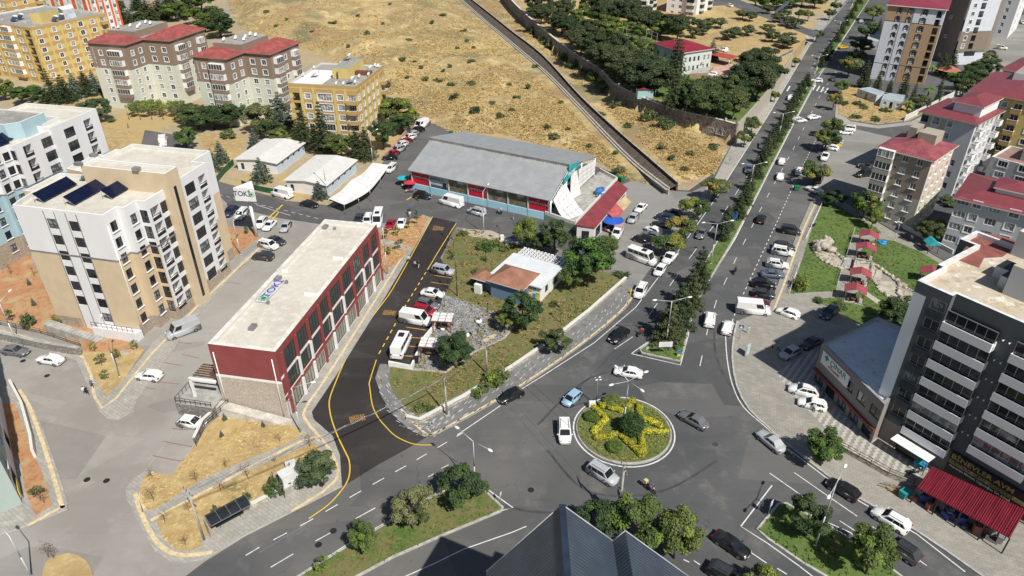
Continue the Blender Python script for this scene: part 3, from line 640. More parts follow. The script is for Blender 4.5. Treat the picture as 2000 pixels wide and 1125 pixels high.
class Bld:
    def __init__(s, name, label, cat, px, h, ang=None, z0=0.0, ortho=True, walls=None, z=None, pts=None, group=None, root=None):
        s.pts = pts or [G(x, y, h) for x, y in px]; s.h = h; s.z0 = z0
        if ortho and not pts:
            if ang is None:
                L = [(hypot(s.pts[i][0] - s.pts[i - 1][0], s.pts[i][1] - s.pts[i - 1][1]), i) for i in range(len(s.pts))]; i = max(L)[1]
                ang = atan2(s.pts[i][1] - s.pts[i - 1][1], s.pts[i][0] - s.pts[i - 1][0])
            s.pts = snap(s.pts, ang)
        s.ang = ang; assert area(s.pts) > 0, name
        s.x = sum(p[0] for p in s.pts) / len(s.pts); s.y = sum(p[1] for p in s.pts) / len(s.pts)
        if root is None: s.root = empty(name, (s.x, s.y, z0)); tag(s.root, label, cat, group)
        else: s.root = root
        s.open = {}; s.zone = {}; s.mats = list(walls or [offw]); s.nwin = 0; s.w = MB()
    def mi(s, m):
        if m not in s.mats: s.mats.append(m)
        return s.mats.index(m)
    def edge(s, i):
        a, c = s.pts[i], s.pts[(i + 1) % len(s.pts)]; L = hypot(c[0] - a[0], c[1] - a[1]); return a, ((c[0] - a[0]) / L, (c[1] - a[1]) / L), L
    def pt(s, i, x, y=0.0, z=0.0):
        a, u, L = s.edge(i); n = (u[1], -u[0]); return (a[0] + u[0] * x + n[0] * y, a[1] + u[1] * x + n[1] * y, z)
    def zones(s, i, zs): s.zone.setdefault(i, []).extend([(f0, f1, a, b, s.mi(m)) for f0, f1, a, b, m in zs])
    def windows(s, i, cols, zf, fh, n, skip=()):
        """cols: (fraction along, width, height, sill, style[, floors]); floor k starts at zf+k*fh"""
        a, u, L = s.edge(i); rz = atan2(u[1], u[0]) + pi
        for ci, c in enumerate(cols):
            fr, w, h, sill, st = c[:5]; fl = c[5] if len(c) > 5 else range(n)
            w = min(w, L * .9)
            for k in fl:
                if (ci, k) in skip: continue
                z = zf + k * fh + sill; x = max(w / 2 + .12, min(L - w / 2 - .12, fr * L))
                if st == 'bal' or st.startswith('glz'): s.balcony(i, x, w, z, h, st); continue
                dep = .18 if st[0] != 'l' else 1.3
                s.open.setdefault(i, []).append((x - w / 2, x + w / 2, z, z + h, dep))
                if st[0] == 'l':
                    s.put(i, x - w * .08, z, min(w * .62, 2.2), h - .25, 'dq', -1.24, rz)
                    r = MB(); nb = max(3, int(w / .35)); P = s.pt(i, x - w / 2)
                    r.obox(P, u, 0, w, -.05, .03, z + .88, z + .95); r.obox(P, u, 0, w, -.05, .03, z + .08, z + .13)
                    for q in range(nb + 1): r.obox(P, u, (w - .04) * q / nb, (w - .04) * q / nb + .04, -.04, .0, z, z + .9)
                    if st != 'lo': r.obox(P, u, 0, w, -.03, -.01, z + .1, z + .6, 0)
                    r.build('railing', dark, s.root)
                else: s.put(i, x, z, w, h, st, -.12, rz)
    def put(s, i, x, z, w, h, st, y, rz):
        f, p = win_mesh(w, h, st); P = s.pt(i, x, y, z)
        if s.nwin >= 98: return
        o = link('window', f, s.root); o.location = (P[0] - s.root['_o'][0], P[1] - s.root['_o'][1], z - s.root['_o'][2]); o.rotation_euler[2] = rz
        link('pane', p, o); s.nwin += 1
        if 't' in st and (s.nwin * 7919 + int(s.x)) % 9 < 1:
            if 'ac' not in WCACHE: m_ = MB(); m_.box((0, .3, 0), (.8, .3, .55)); m_.cyl((.12, .44, 0), (.12, .47, 0), .2, n=10, m=1); WCACHE['ac'] = m_.mesh('air_conditioner', [white, dark])
            c_ = link('air_conditioner', WCACHE['ac'], s.root); c_.location = o.location; c_.location.z -= .45; c_.rotation_euler[2] = rz + pi
    def balcony(s, i, x, w, z, h, st, d=1.25):
        a, u, L = s.edge(i); P = s.pt(i, x - w / 2); b = MB(); mw = s.balm if hasattr(s, 'balm') else offw; zp = .95
        b.obox(P, u, 0, w, -.05, d, z - .18, z, 0)
        b.obox(P, u, 0, w, d - .1, d, z, z + zp, 0); b.obox(P, u, 0, .1, 0, d - .1, z, z + zp, 0); b.obox(P, u, w - .1, w, 0, d - .1, z, z + zp, 0)
        b.obox(P, u, -.03, w + .03, d - .13, d + .04, z + zp, z + zp + .07, 1); b.obox(P, u, -.03, .1, 0, d - .13, z + zp, z + zp + .07, 1); b.obox(P, u, w - .1, w + .03, 0, d - .13, z + zp, z + zp + .07, 1)
        bo = b.build('balcony', [mw, white], s.root)
        if st.startswith('glz'):
            fm = dark if 'd' in st[3:] else white; g = MB(); n = max(3, int(w / .8)); z1 = z + 2.5
            for q in range(n + 1): g.obox(P, u, (w - .09) * q / n, (w - .09) * q / n + .09, d - .09, d - .01, z + 1.02, z1)
            g.obox(P, u, 0, w, d - .1, d, z1, z1 + .14); g.obox(P, u, 0, .09, 0, d - .1, z + 1.02, z1 + .14, 0); g.obox(P, u, w - .09, w, 0, d - .1, z + 1.02, z1 + .14, 0)
            g.obox(P, u, .09, w - .09, 0, d - .1, z1 + .02, z1 + .12)
            go = g.build('glazing_frame', fm, bo_fix(bo, s.root)); k = MB(); k.obox(P, u, .05, w - .05, d - .06, d - .04, z + 1.02, z1); k.build('pane', dglass if 'd' in st[3:] else glass, bo_fix(bo, s.root))
            # the room's own window behind
        s.open.setdefault(i, []).append((max(.1, x - w / 2 + .25), min(L - .1, x + w / 2 - .25), z + .02, z + 2.15, .25))
        s.put(i, x, z + .02, w - .55, 2.1, 'w', -.2, atan2(u[1], u[0]) + pi)
    def build(s, parapet=.7, cap=white, roof=None, pt=.28, name='wall'):
        """walls with real openings, a flat roof and a parapet"""
        n = len(s.pts); top = s.h
        for i in range(n):
            a, u, L = s.edge(i); op = s.open.get(i, []); zn = s.zone.get(i, s.zone.get('all', [])); nn = (u[1], -u[0])
            xs = {0, L}; zs = {s.z0 - .05, top}
            for o in op: xs |= {max(0, o[0]), min(L, o[1])}; zs |= {o[2], o[3]}
            for z in zn: xs |= {z[0] * L, z[1] * L}; zs |= {max(s.z0 - .05, min(top, z[2])), max(s.z0 - .05, min(top, z[3]))}
            xs = sorted(xs); zs = sorted(zs)
            P = lambda x, z, y=0: (a[0] + u[0] * x + nn[0] * y, a[1] + u[1] * x + nn[1] * y, z)
            for j in range(len(zs) - 1):
                if zs[j + 1] - zs[j] < .004: continue
                run = None
                for k in range(len(xs) - 1):
                    xm, zm = (xs[k] + xs[k + 1]) / 2, (zs[j] + zs[j + 1]) / 2
                    hole = any(o[0] < xm < o[1] and o[2] < zm < o[3] for o in op); m = 0
                    for z in zn:
                        if z[0] * L <= xm <= z[1] * L and z[2] <= zm <= z[3]: m = z[4]
                    if hole: m = None
                    if run and run[2] == m: run[1] = xs[k + 1]
                    else:
                        if run and run[2] is not None: s.w.face([P(run[0], zs[j]), P(run[1], zs[j]), P(run[1], zs[j + 1]), P(run[0], zs[j + 1])], run[2])
                        run = [xs[k], xs[k + 1], m]
                if run[2] is not None: s.w.face([P(run[0], zs[j]), P(run[1], zs[j]), P(run[1], zs[j + 1]), P(run[0], zs[j + 1])], run[2])
            for x0, x1, z0, z1, d in op:
                q = [(x0, z0), (x1, z0), (x1, z1), (x0, z1)]; zm = (z0 + z1) / 2; m = 0
                for z in zn:
                    if z[0] * L <= (x0 + x1) / 2 <= z[1] * L and z[2] <= zm <= z[3]: m = z[4]
                for t in range(4):
                    A, B = q[t], q[(t + 1) % 4]; s.w.face([P(*A), P(*B), P(*B, -d), P(*A, -d)], m)
                s.w.face([P(*t, -d) for t in q], m)
        s.w.build(name, s.mats, s.root)
        if roof is not None:
            b = MB(); b.prism(s.pts, None, top - parapet); b.build('roof', roof, s.root)
        if parapet:
            ins = inset(s.pts, pt); b = MB()
            for i in range(n):
                j = (i + 1) % n; b.face([(*s.pts[i], top), (*s.pts[j], top), (*ins[j], top), (*ins[i], top)], 1)
                b.face([(*ins[j], top - parapet), (*ins[i], top - parapet), (*ins[i], top), (*ins[j], top)], 0)
            b.build('parapet', [offw, cap], s.root)
    def band(s, i, z, h=.25, d=.06, mat=None, f0=0, f1=1, name='moulding'):
        a, u, L = s.edge(i); b = MB(); b.obox(a, u, f0 * L, f1 * L, 0.003, d, z, z + h); b.build(name, mat or plain('grey_trim', (.22, .21, .22)), s.root)
def bo_fix(o, root): o['_o'] = tuple(root['_o']); return o
def inset(pts, d):
    n = len(pts); out = []
    for i in range(n):
        a, b, c = pts[i - 1], pts[i], pts[(i + 1) % n]
        def nrm(p, q): dx, dy = q[0] - p[0], q[1] - p[1]; L = hypot(dx, dy) or 1; return (-dy / L, dx / L)
        n1, n2 = nrm(a, b), nrm(b, c); k = 1 + n1[0] * n2[0] + n1[1] * n2[1]; k = max(k, .2)
        out.append((b[0] + d * (n1[0] + n2[0]) / k, b[1] + d * (n1[1] + n2[1]) / k))
    return out
def hip(B, pts, z, rise, over=.5, mat=None, name='roof', ridge=None, eave=.22, em=None):
    """hip roof over a four-cornered outline"""
    o = inset(pts, -over); L01 = hypot(o[1][0] - o[0][0], o[1][1] - o[0][1]); L12 = hypot(o[2][0] - o[1][0], o[2][1] - o[1][1])
    if L12 > L01: o = o[1:] + o[:1]; L01, L12 = L12, L01
    f = min(.5, (L12 / 2) / L01) if ridge is None else ridge
    lp = lambda p, q, t: (p[0] + (q[0] - p[0]) * t, p[1] + (q[1] - p[1]) * t)
    m0, m1 = lp(o[0], o[3], .5), lp(o[1], o[2], .5); r0, r1 = (*lp(m0, m1, f), z + rise), (*lp(m1, m0, f), z + rise)
    E = [(*p, z) for p in o]; b = MB()
    b.face([E[0], E[1], r1, r0]); b.face([E[2], E[3], r0, r1]); b.face([E[1], E[2], r1]); b.face([E[3], E[0], r0])
    b.prism(o, z - eave, z - .004, 1); b.build(name, [mat or redroof, em or offw], B.root)
def rect_on(B, s0, s1, t0, t1, i=0):
    """rectangle in the building's own frame, measured from corner i along edge i and inwards"""
    a, u, L = B.edge(i); v = (-u[1], u[0]); return [(a[0] + u[0] * x + v[0] * y, a[1] + u[1] * x + v[1] * y) for x, y in ((s0, t0), (s1, t0), (s1, t1), (s0, t1))]
def rbox(B, pts, z0, z1, mats, name, m=0, ms=1):
    b = MB(); b.prism(pts, z0, z1, m, ms); return b.build(name, mats, B.root)
def solar(B, x, y, z, ang, n=4, w=1.0, l=2.1, tilt=.7, mat=None):
    """row of tilted collectors on a rack; ang = direction of the row"""
    u = (cos(ang), sin(ang)); v = (-u[1], u[0]); g = MB(); r = MB()
    P = lambda a, c, h: (x + u[0] * a + v[0] * c, y + u[1] * a + v[1] * c, z + h)
    lc, lh = l * cos(tilt), l * sin(tilt)
    for k in range(n):
        a0, a1 = k * w + .03, (k + 1) * w - .03
        g.hexa([P(a0, 0, .25), P(a1, 0, .25), P(a1, lc, .25 + lh), P(a0, lc, .25 + lh)], [P(a0, -.04, .32), P(a1, -.04, .32), P(a1, lc - .04, .32 + lh), P(a0, lc - .04, .32 + lh)])
    for k in (0, n * w): r.cyl(P(k, lc, 0), P(k, lc, .2 + lh), .04, n=5); r.cyl(P(k, 0, 0), P(k, 0, .25), .04, n=5); r.cyl(P(k, 0, .2), P(k, lc, .2 + lh), .03, n=5)
    o = g.build('solar_panel', mat or plain('solar_cell', (.01, .014, .045), .15, .3, .15), B.root); r.build('rack', steel, bo_fix(o, B.root))
def heater(B, x, y, z, ang, col=None):
    """solar water heater: collector and lying tank"""
    u = (cos(ang), sin(ang)); v = (-u[1], u[0]); g = MB(); P = lambda a, c, h: (x + u[0] * a + v[0] * c, y + u[1] * a + v[1] * c, z + h)
    g.hexa([P(0, 0, .3), P(1.9, 0, .3), P(1.9, 1.5, 1.35), P(0, 1.5, 1.35)], [P(0, -.05, .4), P(1.9, -.05, .4), P(1.9, 1.45, 1.45), P(0, 1.45, 1.45)], 0)
    g.cyl(P(.1, 1.7, 1.75), P(1.8, 1.7, 1.75), .32, n=10, m=1)
    for a in (.1, 1.8): g.cyl(P(a, 1.7, 0), P(a, 1.7, 1.5), .04, n=5, m=2); g.cyl(P(a, .1, 0), P(a, .1, .35), .04, n=5, m=2)
    g.build('solar_water_heater', [col or plain('collector', (.05, .07, .12), .2, .2), white, steel], B.root)
def dish(B, x, y, z, a=2.2, r=.45):
    g = MB(); n = 12; d = Vector((cos(a) * .8, sin(a) * .8, .6)).normalized(); u = d.orthogonal().normalized(); w = d.cross(u); c = Vector((x, y, z + .7))
    ring = [c + d * .12 + (u * cos(2 * pi * k / n) + w * sin(2 * pi * k / n)) * r for k in range(n)]
    for k in range(n): g.face([c, ring[k], ring[(k + 1) % n]]); g.face([c - d * .02, ring[(k + 1) % n], ring[k]])
    g.cyl((x, y, z), c, .03, n=5); g.cyl(c, c + d * .5, .02, n=4); g.build('satellite_dish', white, B.root)
roofbeige = groundmat('roof_screed', ((.60, .57, .49), (.52, .49, .42), (.66, .63, .56)), .15, .8, 7, .9, [((.45, .34, .2), .3, .68, .78)], .2)
roofgrey = groundmat('grey_roof_felt', ((.32, .30, .28), (.25, .24, .22), (.40, .38, .35)), .2, 1.0, 7, .9, [((.5, .48, .45), .35, .6, .7)], .2)
beige = siding('beige_cladding', (.59, .475, .32), .3, .15, seam=.12, var=.05, rough=.85)
whitew = plaster('white_render', (.74, .74, .74), .15)
stonew = stone('stone_cladding', (.52, .43, .33), (.36, .29, .23), (.28, .24, .2), 2.2, 2.0)
trimg = plain('grey_trim', (.22, .21, .22))
# ---- 1 beige and white apartment block
H1 = 22.7
B = Bld('apartment_block', 'tall beige and white apartment block with three rows of solar panels on its flat roof', 'apartment building',
        [(26.7, 402.5), (204, 419), (226, 404), (242, 406), (264, 391), (282.4, 393.6), (336.8, 359.2), (150, 340), (113, 339), (49, 371), (56, 375), (40, 388)], H1, walls=[beige])
B1 = B; zb = 14.6; fh = 2.86; zf = 1.3
ang1 = atan2(B.edge(0)[1][1], B.edge(0)[1][0])
B.zones(0, [(0, 1, zb, H1, whitew), (0, 1, -1, 1.9, beige), (0, .30, -1, 1.9, stonew), (.455, .58, -1, H1, whitew), (.335, .455, -1, H1, whitew), (.58, .70, -1, H1, whitew)])
B.windows(0, [(.395, 1.75, 1.75, .8, 'dq', range(1, 7)), (.64, 1.75, 1.75, .8, 'dq', range(0, 7))], zf, fh, 7)
for f in (.335, .455, .58, .70): B.band(0, 0, H1 - .4, .05, trimg, f - .004, f + .004, 'vertical_trim')
B.band(0, zb - .12, .28)
for e in (1, 2, 3, 4, 5): B.zones(e, [(0, 1, zb, H1, whitew), (0, 1, -1, 2.4, stonew)]); B.band(e, zb - .12, .28)
B.windows(1, [(.5, 1.35, 1.7, .8, 'dqs')], zf, fh, 7); B.windows(3, [(.5, 1.35, 1.7, .8, 'dqs')], zf, fh, 7); B.windows(4, [(.5, 1.4, 2.3, .3, 'dq')], zf, fh, 7)
B.zones(5, [(0.02, .80, 2.6, zb, whitew)])
B.windows(5, [(.24, 2.1, 2.35, .25, 'l'), (.62, 2.7, 2.0, .55, 'dq')], zf, fh, 7)
B.build(.75, roof=roofbeige)
# rear half
Bb = Bld('x', '', '', [(355, 346.4), (400, 317.6), (383, 315), (405.6, 292.8), (254, 281), (239, 292), (224, 291), (203, 303.7), (187.7, 299.5), (135.5, 327), (158, 335)], H1, ang=ang1, walls=[beige], root=B.root)
Bb.zones(0, [(0, 1, zb - 2.86, H1, whitew), (0, .78, 2.6, zb - 2.86, whitew), (0, 1, -1, 2.4, stonew), (.9, 1, 2.4, zb - 2.86, beige)])
for e in (1, 2, 3): Bb.zones(e, [(0, 1, zb, H1, whitew), (0, 1, -1, 2.4, stonew)])
Bb.windows(0, [(.3, 2.7, 2.0, .55, 'dq'), (.76, 2.1, 2.35, .25, 'l')], zf, fh, 7); Bb.build(.75, roof=roofbeige)
# lift and stair core standing between the halves
Bc = Bld('x', '', '', [(151, 325), (325, 337.6), (347, 324), (184, 311)], H1 + 2.9, ang=ang1, walls=[beige], root=B.root)
a, u, L = Bc.edge(1)
Bc.windows(1, [(.5, .8, 21.5, .8, 'd', [0])], .5, 1, 1); Bc.build(.25, roof=roofbeige)
c2 = [(u_[0], u_[1]) for u_ in [G(x, y, H1) for x, y in ((174, 352), (232, 362), (252, 344), (208, 338))]]
rbox(B, snap(c2, ang1), H1 - .7, H1 + .7, [roofbeige, beige], 'roof_room')
for px, n in (((86, 397), 7), ((146, 403), 7), ((219, 390), 7)):
    x, y = G(px[0], px[1], H1 - .7); uu = B.edge(5)[1]
    solar(B, x, y, H1 - .72, atan2(uu[1], uu[0]), n, 1.05, 2.1, .62)
for px in ((184, 306), (154, 323), (296, 317), (267, 333)): x, y = G(*px, H1 + 3.0); b = MB(); b.box((x, y, H1 + 3.3 if px[1] > 320 or px[0] == 184 else H1 + .3), (1.1, .9, .5), ang1); b.build('chimney', trimg, B.root)
# ramp, stairs and railing in front
b = MB(); P = B.pt(0, 3.5, 2.2); uu = B.edge(0)[1]; a0 = B.edge(0)[0]; LL = B.edge(0)[2]
b.obox(a0, uu, LL * .52, LL + .3, .1, 1.6, 0, 1.5, 0); b.obox(a0, uu, LL * .52, LL + .3, 1.6, 1.8, 0, 1.9, 0)
b.build('ramp', whitew, B.root); b = MB()
for k in range(16): b.obox(a0, uu, .6 + k * .62, .6 + (k + 1) * .62, 1.9, 3.4, 0, 2.3 - k * .14, 0)
b.build('steps', conc, B.root); b = MB()
for k in range(9): b.obox(a0, uu, LL * (.52 + k * .06), LL * (.52 + k * .06) + .05, 1.66, 1.71, 1.9, 2.9)
b.obox(a0, uu, LL * .52, LL + .3, 1.66, 1.71, 2.85, 2.91); b.obox(a0, uu, LL * .52, LL + .3, 1.66, 1.71, 2.35, 2.39); b.build('railing', dark, B.root)
b = MB(); P = B.pt(1, .25, .12); b.cyl((P[0], P[1], .3), (P[0], P[1], H1 - 2), .07, n=6); b.build('downpipe', white, B.root)
# ---- 2 blue and white block behind
blue = siding('pale_blue_cladding', (.36, .50, .55), .3, .15, seam=.12, var=.05, rough=.85); H2 = 22
z3 = lambda x, y: (x * 320 / 1500, 260 + y * 320 / 1500)
B = Bld('apartment_block', 'pale blue and white apartment block behind the beige one at the left edge', 'apartment building',
        [(-90, 330), (-40, 298), (-22, 300), (-3, 290), (17, 284), (33, 286), (100, 248), (68, 245), (50, 250), (-10, 240), (-60, 260), (-150, 310)], H2, ang=ang1, walls=[blue])
for e in range(0, 6): B.zones(e, [(0, 1, 13.5, H2, whitew), (0, 1, -1, 4.6, stonew)]); B.band(e, 13.4, .25)
B.windows(0, [(.7, 1.3, 1.6, .8, 'dqs')], 1.3, 2.86, 7); B.windows(2, [(.5, 1.5, 1.7, .8, 'dqs')], 1.3, 2.86, 7)
B.windows(4, [(.5, 1.4, 2.0, .5, 'dq')], 1.3, 2.86, 7); B.windows(5, [(.28, 2.1, 2.35, .25, 'l'), (.72, 2.8, 2.0, .5, 'dq')], 1.3, 2.86, 7)
B.windows(3, [(.5, 1.3, 1.6, .8, 'dqs')], 1.3, 2.86, 7)
B.build(.7, roof=roofbeige)
Bb = Bld('x', '', '', [(113, 250), (176, 210), (46, 201), (28, 210), (82, 240), (71, 247)], H2 + .6, ang=ang1, walls=[blue], root=B.root)
for e in range(6): Bb.zones(e, [(0, 1, 13.0, H2 + .6, whitew), (0, 1, -1, 4.6, stonew)])
Bb.windows(0, [(.33, 2.8, 2.0, .5, 'dq'), (.74, 2.1, 2.35, .25, 'l')], 1.5, 2.86, 7); Bb.windows(1, [(.3, .9, 1.6, .8, 'dq'), (.7, .9, 1.6, .8, 'dq')], 1.5, 2.86, 7); Bb.build(.7, roof=roofbeige)
Bc = Bld('x', '', '', [(-60, 262), (40, 238), (70, 225), (-10, 205), (-60, 215)], H2 + 2.6, ang=ang1, walls=[blue], root=B.root); Bc.build(.2, roof=roofgrey)
for k in range(3): x, y = G(-10 + k * 20, 285 - k * 12, H2); solar(B, x, y, H2 - .7, 1.3, 3, 1.05)
# ---- 3 pale green corner block at the lower left edge
B = Bld('apartment_block', 'pale green apartment corner at the lower left edge with a yellow shop sign', 'apartment building', None, 17, pts=snap(ccw([G(*q) for q in ((-70, 1025), (46, 992), (8, 800), (-110, 800))]), atan2(G(46, 992)[1] - G(8, 800)[1], G(46, 992)[0] - G(8, 800)[0])), walls=[plaster('pale_green_render', (.36, .43, .40))])
B.windows(1, [(f, 1.6, 1.6, .8, 'wqs') for f in (.1, .3, .5, .7, .9)], 4.2, 3.1, 4); B.windows(1, [(.14, 3.6, 2.6, .3, 'd'), (.5, 3, 2.4, .3, 'd')], 0, 3, 1); B.windows(0, [(f, 1.4, 1.5, .8, 'wqs') for f in (.3, .7)], 4.2, 3.1, 4)
B.zones(1, [(0, 1, -1, 3.8, whitew)]); B.build(.6, roof=roofbeige)
a0, uu, LL = B.edge(1); b = MB(); b.obox(a0, uu, .4, 3.2, .1, .2, .9, 2.0); so_ = b.build('sign', plain('yellow_sign', (.60, .48, .08), .5), B.root)
# ---- 4 red three-storey building
H4 = 11.9; redc = siding('red_cladding', (.27, .06, .06), .34, .6, seam=.6, rough=.6, var=.08)
B = Bld('office_building', 'three-storey building clad in dark red boards with a long pale flat roof', 'office building', [(405.2, 671), (536, 687), (736, 438), (635.2, 426.9)], H4, walls=[redc]); B4 = B
B.zones(0, [(0, 1, -1, 6.2, stone('light_stone_cladding', (.62, .55, .46), (.48, .41, .34), (.38, .34, .29), 2.6, 2.5)), (0, 1, 6.2, 6.65, white)]); L = B.edge(1)[2]
bays = [(.05, .125), (.145, .225), (.245, .325), (.345, .42), (.44, .545), (.565, .66), (.685, .775), (.80, .875), (.90, .975)]
fin = [.135, .235, .335, .43, .555, .672, .787, .887]
zn = [(0, 1, -1, 3.2, offw), (0, 1, 2.95, 3.75, redc), (0, 1, 3.75, 4.0, white), (0, 1, 6.9, 7.4, white)]
B.zones(1, zn + [(0, 1, 3.3, 3.75, redc)])
for f0, f1 in bays:
    w = (f1 - f0) * L + .35; c = (f0 + f1) / 2
    B.windows(1, [(c, w, 2.75, .15, 'dp')], 0, 3, 1); B.windows(1, [(c, w, 2.75, .1, 'de')], 4.0, 3, 1); B.windows(1, [(c, w, 3.2, .1, 'de')], 7.4, 3, 1)
for j, f in enumerate([.028] + fin + [.988]):
    top = 3.0 if j % 2 else 7.2
    b = MB(); b.obox(*B.edge(1)[:2], f * L - .22, f * L + .22, 0.004, .3, 0, 3.2); b.obox(*B.edge(1)[:2], f * L - .22, f * L + .22, .004, .28, 3.9, 7.3); b.build('pillar', white if j % 3 else redc, B.root)
    b = MB(); b.obox(*B.edge(1)[:2], f * L - .18, f * L + .18, .004, .32, 7.32, 11.0); b.build('pillar', redc, B.root)
B.build(.55, cap=plain('cream_coping', (.72, .69, .62)), roof=roofbeige, pt=.7)
def onroof(px, z): x, y = G(*px, z); return x, y
for px, s in (((494, 641), (1.3, .8)), ((635, 445), (1.3, .9)), ((543, 546), (1.2, .9)), ((654, 448), (.4, .4)), ((560, 553), (.4, .4)), ((524, 593), (.4, .4))):
    x, y = onroof(px, 11.4); b = MB(); b.box((x, y, 11.6), (s[0], s[1], .5), B.ang); b.build('roof_vent', trimg, B.root)
for p, q in (((650, 505), (671, 506)), ((594, 575), (620, 577)), ((542, 529), (562, 531))):
    a, c = onroof(p, 11.4), onroof(q, 11.4); b = MB(); wallstrip(b, [a, c], .25, 11.3, 11.75); b.build('roof_upstand', white, B.root)
a = onroof((516, 584), 11.4); c = onroof((543, 556), 11.4); an = atan2(c[1] - a[1], c[0] - a[0])
b = MB(); b.box((0, 0, 0), (1, 1, 1))
pl_ = link('rooftop_sign', MB.mesh((lambda m: (m.box((0, 0, 0), (6.6, 1.7, .08)), m)[1])(MB()), 'rooftop_sign', plain('sign_frame', (.55, .55, .56))), B.root); pl_.location = ((a[0] + c[0]) / 2 - B.x, (a[1] + c[1]) / 2 - B.y, 11.55); pl_.rotation_euler[2] = an
text('TOKİ', 1.7, plain('sign_blue', (.06, .07, .35), .5), pl_, (.7, 0, .06), (0, 0, 0), sx=1.25); g = MB(); g.cyl((-2.3, 0, .04), (-2.3, 0, .1), .42, n=14)
for k in range(10): g.box((-2.3 + .7 * cos(k * pi / 5), .7 * sin(k * pi / 5), .07), (.2, .2, .05))
link('emblem', g.mesh('emblem', plain('sign_green', (.03, .28, .12), .5)), pl_)
for f in (.06, .93):
    P = B.pt(0, f * B.edge(0)[2], .15); b = MB(); b.cyl((P[0], P[1], .1), (P[0], P[1], 10.6), .08, n=6); b.build('downpipe', white, B.root)
# porch on its left side, terrace wall and outside stair
a0, uu, LL = B.edge(0); b = MB()
for x0 in (-4.2,): b.obox(a0, uu, x0, x0 + .35, .3, .65, 2.2, 5.6); b.obox(a0, uu, x0, 0, .3, .65, 5.3, 5.7)
for k in range(6): b.obox(a0, uu, -4.2 + .1, 0, -3 + k * .5, -2.85 + k * .5, 5.4, 5.6, 1)
b.build('porch', [white, wood], B.root)
b = MB(); b.obox(a0, uu, -6.0, -.02, -4, 2.4, 0, 2.2, 0); b.build('terrace', [stone('grey_rubble', (.34, .32, .28), (.22, .21, .19), (.12, .11, .1), 1.9)], B.root)
b = MB(); b.obox(a0, uu, -6.0, -.02, -4, 2.4, 2.2, 2.24, 0); b.build('terrace_floor', conc, B.root)
b = MB()
for k in range(22): b.obox(a0, uu, -.6 + k * .52, -.6 + (k + 1) * .52, .4, 1.9, 0, 2.1 - k * .092)
b.build('steps', plain('pale_steps', (.55, .52, .46), .9), B.root)
b = MB()
for k in range(8): b.obox(a0, uu, -6 + k * .8, -5.95 + k * .8, 2.3, 2.35, 2.24, 3.2)
b.obox(a0, uu, -6, -.2, 2.3, 2.35, 3.15, 3.21); b.obox(a0, uu, -6, -.2, 2.3, 2.35, 2.7, 2.74)
for k in range(8): b.obox(a0, uu, -6, -5.95, -3.8 + k * .85, -3.75 + k * .85, 2.24, 3.2)
b.obox(a0, uu, -6, -5.95, -4, 2.3, 3.15, 3.21); b.build('railing', dark, B.root)
def onf(B, i, px):
    """where a pixel falls on wall i: (metres along, height)"""
    a, u, L = B.edge(i); n = (u[1], -u[0]); r = ray(*px); t = (a[0] * n[0] + a[1] * n[1]) / (r[0] * n[0] + r[1] * n[1])
    return (r[0] * t - a[0]) * u[0] + (r[1] * t - a[1]) * u[1], HC + r[2] * t
class _R: pass
def hexbox(b, quad, z0, z1, m=0): b.hexa([(x, y, z0) for x, y in quad], [(x, y, z1) for x, y in quad], m)
ywall = plaster('yellow_render', (.60, .47, .18)); yband = plaster('ochre_render', (.47, .31, .12))
def pilasters(B, i, fr, w=.7, top=None):
    a, u, L = B.edge(i); b = MB()
    for f in fr: b.obox(a, u, max(0, f * L - w / 2), min(L, f * L + w / 2), .003, .1, B.z0, (top or B.h) - .9)
    b.build('pilaster', ywall, B.root)
def yzones(B, i, zf, fh, n):
    B.zones(i, [(0, 1, zf + k * fh - .75, zf + k * fh + .7, yband) for k in range(n + 1)] + [(0, 1, B.h - .95, B.h, yband)])
# ---- 5 yellow block, upper left
B = Bld('apartment_block', 'large yellow apartment block with glazed balconies and cluttered flat roof, upper left', 'apartment building', [(-70, 42), (90, 52), (197, 24), (70, 8)], 19.3, walls=[ywall]); B.balm = yband
zf, fh = 1.4, 2.9
for i in (0, 1, 2): yzones(B, i, zf, fh, 6)
B.windows(0, [(.08, 1.6, 1.5, .7, 'wt'), (.2, 3.2, 2.4, 0, 'glz'), (.33, 1.6, 1.5, .7, 'wt'), (.47, 1.7, 1.5, .7, 'wt'), (.63, 4.2, 2.2, .2, 'glz'), (.79, 1.7, 1.5, .7, 'wt'), (.925, 2.6, 2.2, .2, 'l')], zf, fh, 6)
B.windows(1, [(.08, 1.6, 1.5, .7, 'wt'), (.27, 1.4, 1.5, .7, 'wt'), (.45, 1.5, 1.5, .7, 'wt'), (.62, 1.7, 1.7, .6, 'wt'), (.78, 1.5, 1.5, .7, 'wt'), (.92, 2.2, 2.2, .1, 'bal')], zf, fh, 6)
pilasters(B, 0, [.02, .13, .27, .39, .53, .72, .86, .985]); pilasters(B, 1, [.02, .18, .36, .54, .70, .85])
B.build(.5, cap=conc, roof=roofgrey)
q = [G(x, y, 22.3) for x, y in ((57, 26), (76, 26), (110, 17), (85, 12))]; rbox(B, q, 18.8, 22.3, [roofgrey, ywall], 'stair_house'); q = [G(x, y, 22) for x, y in ((122, 20), (144, 15), (140, 8), (112, 14))]; rbox(B, q, 18.8, 22, [white, plain('pale_sheet', (.55, .6, .65))], 'stair_house')
for px in ((20, 42), (32, 38), (100, 42), (112, 38)): heater(B, *G(*px, 19), 18.8, -.2)
for px in ((50, 48), (160, 28), (5, 42), (75, 47)): dish(B, *G(*px, 19), 18.8)
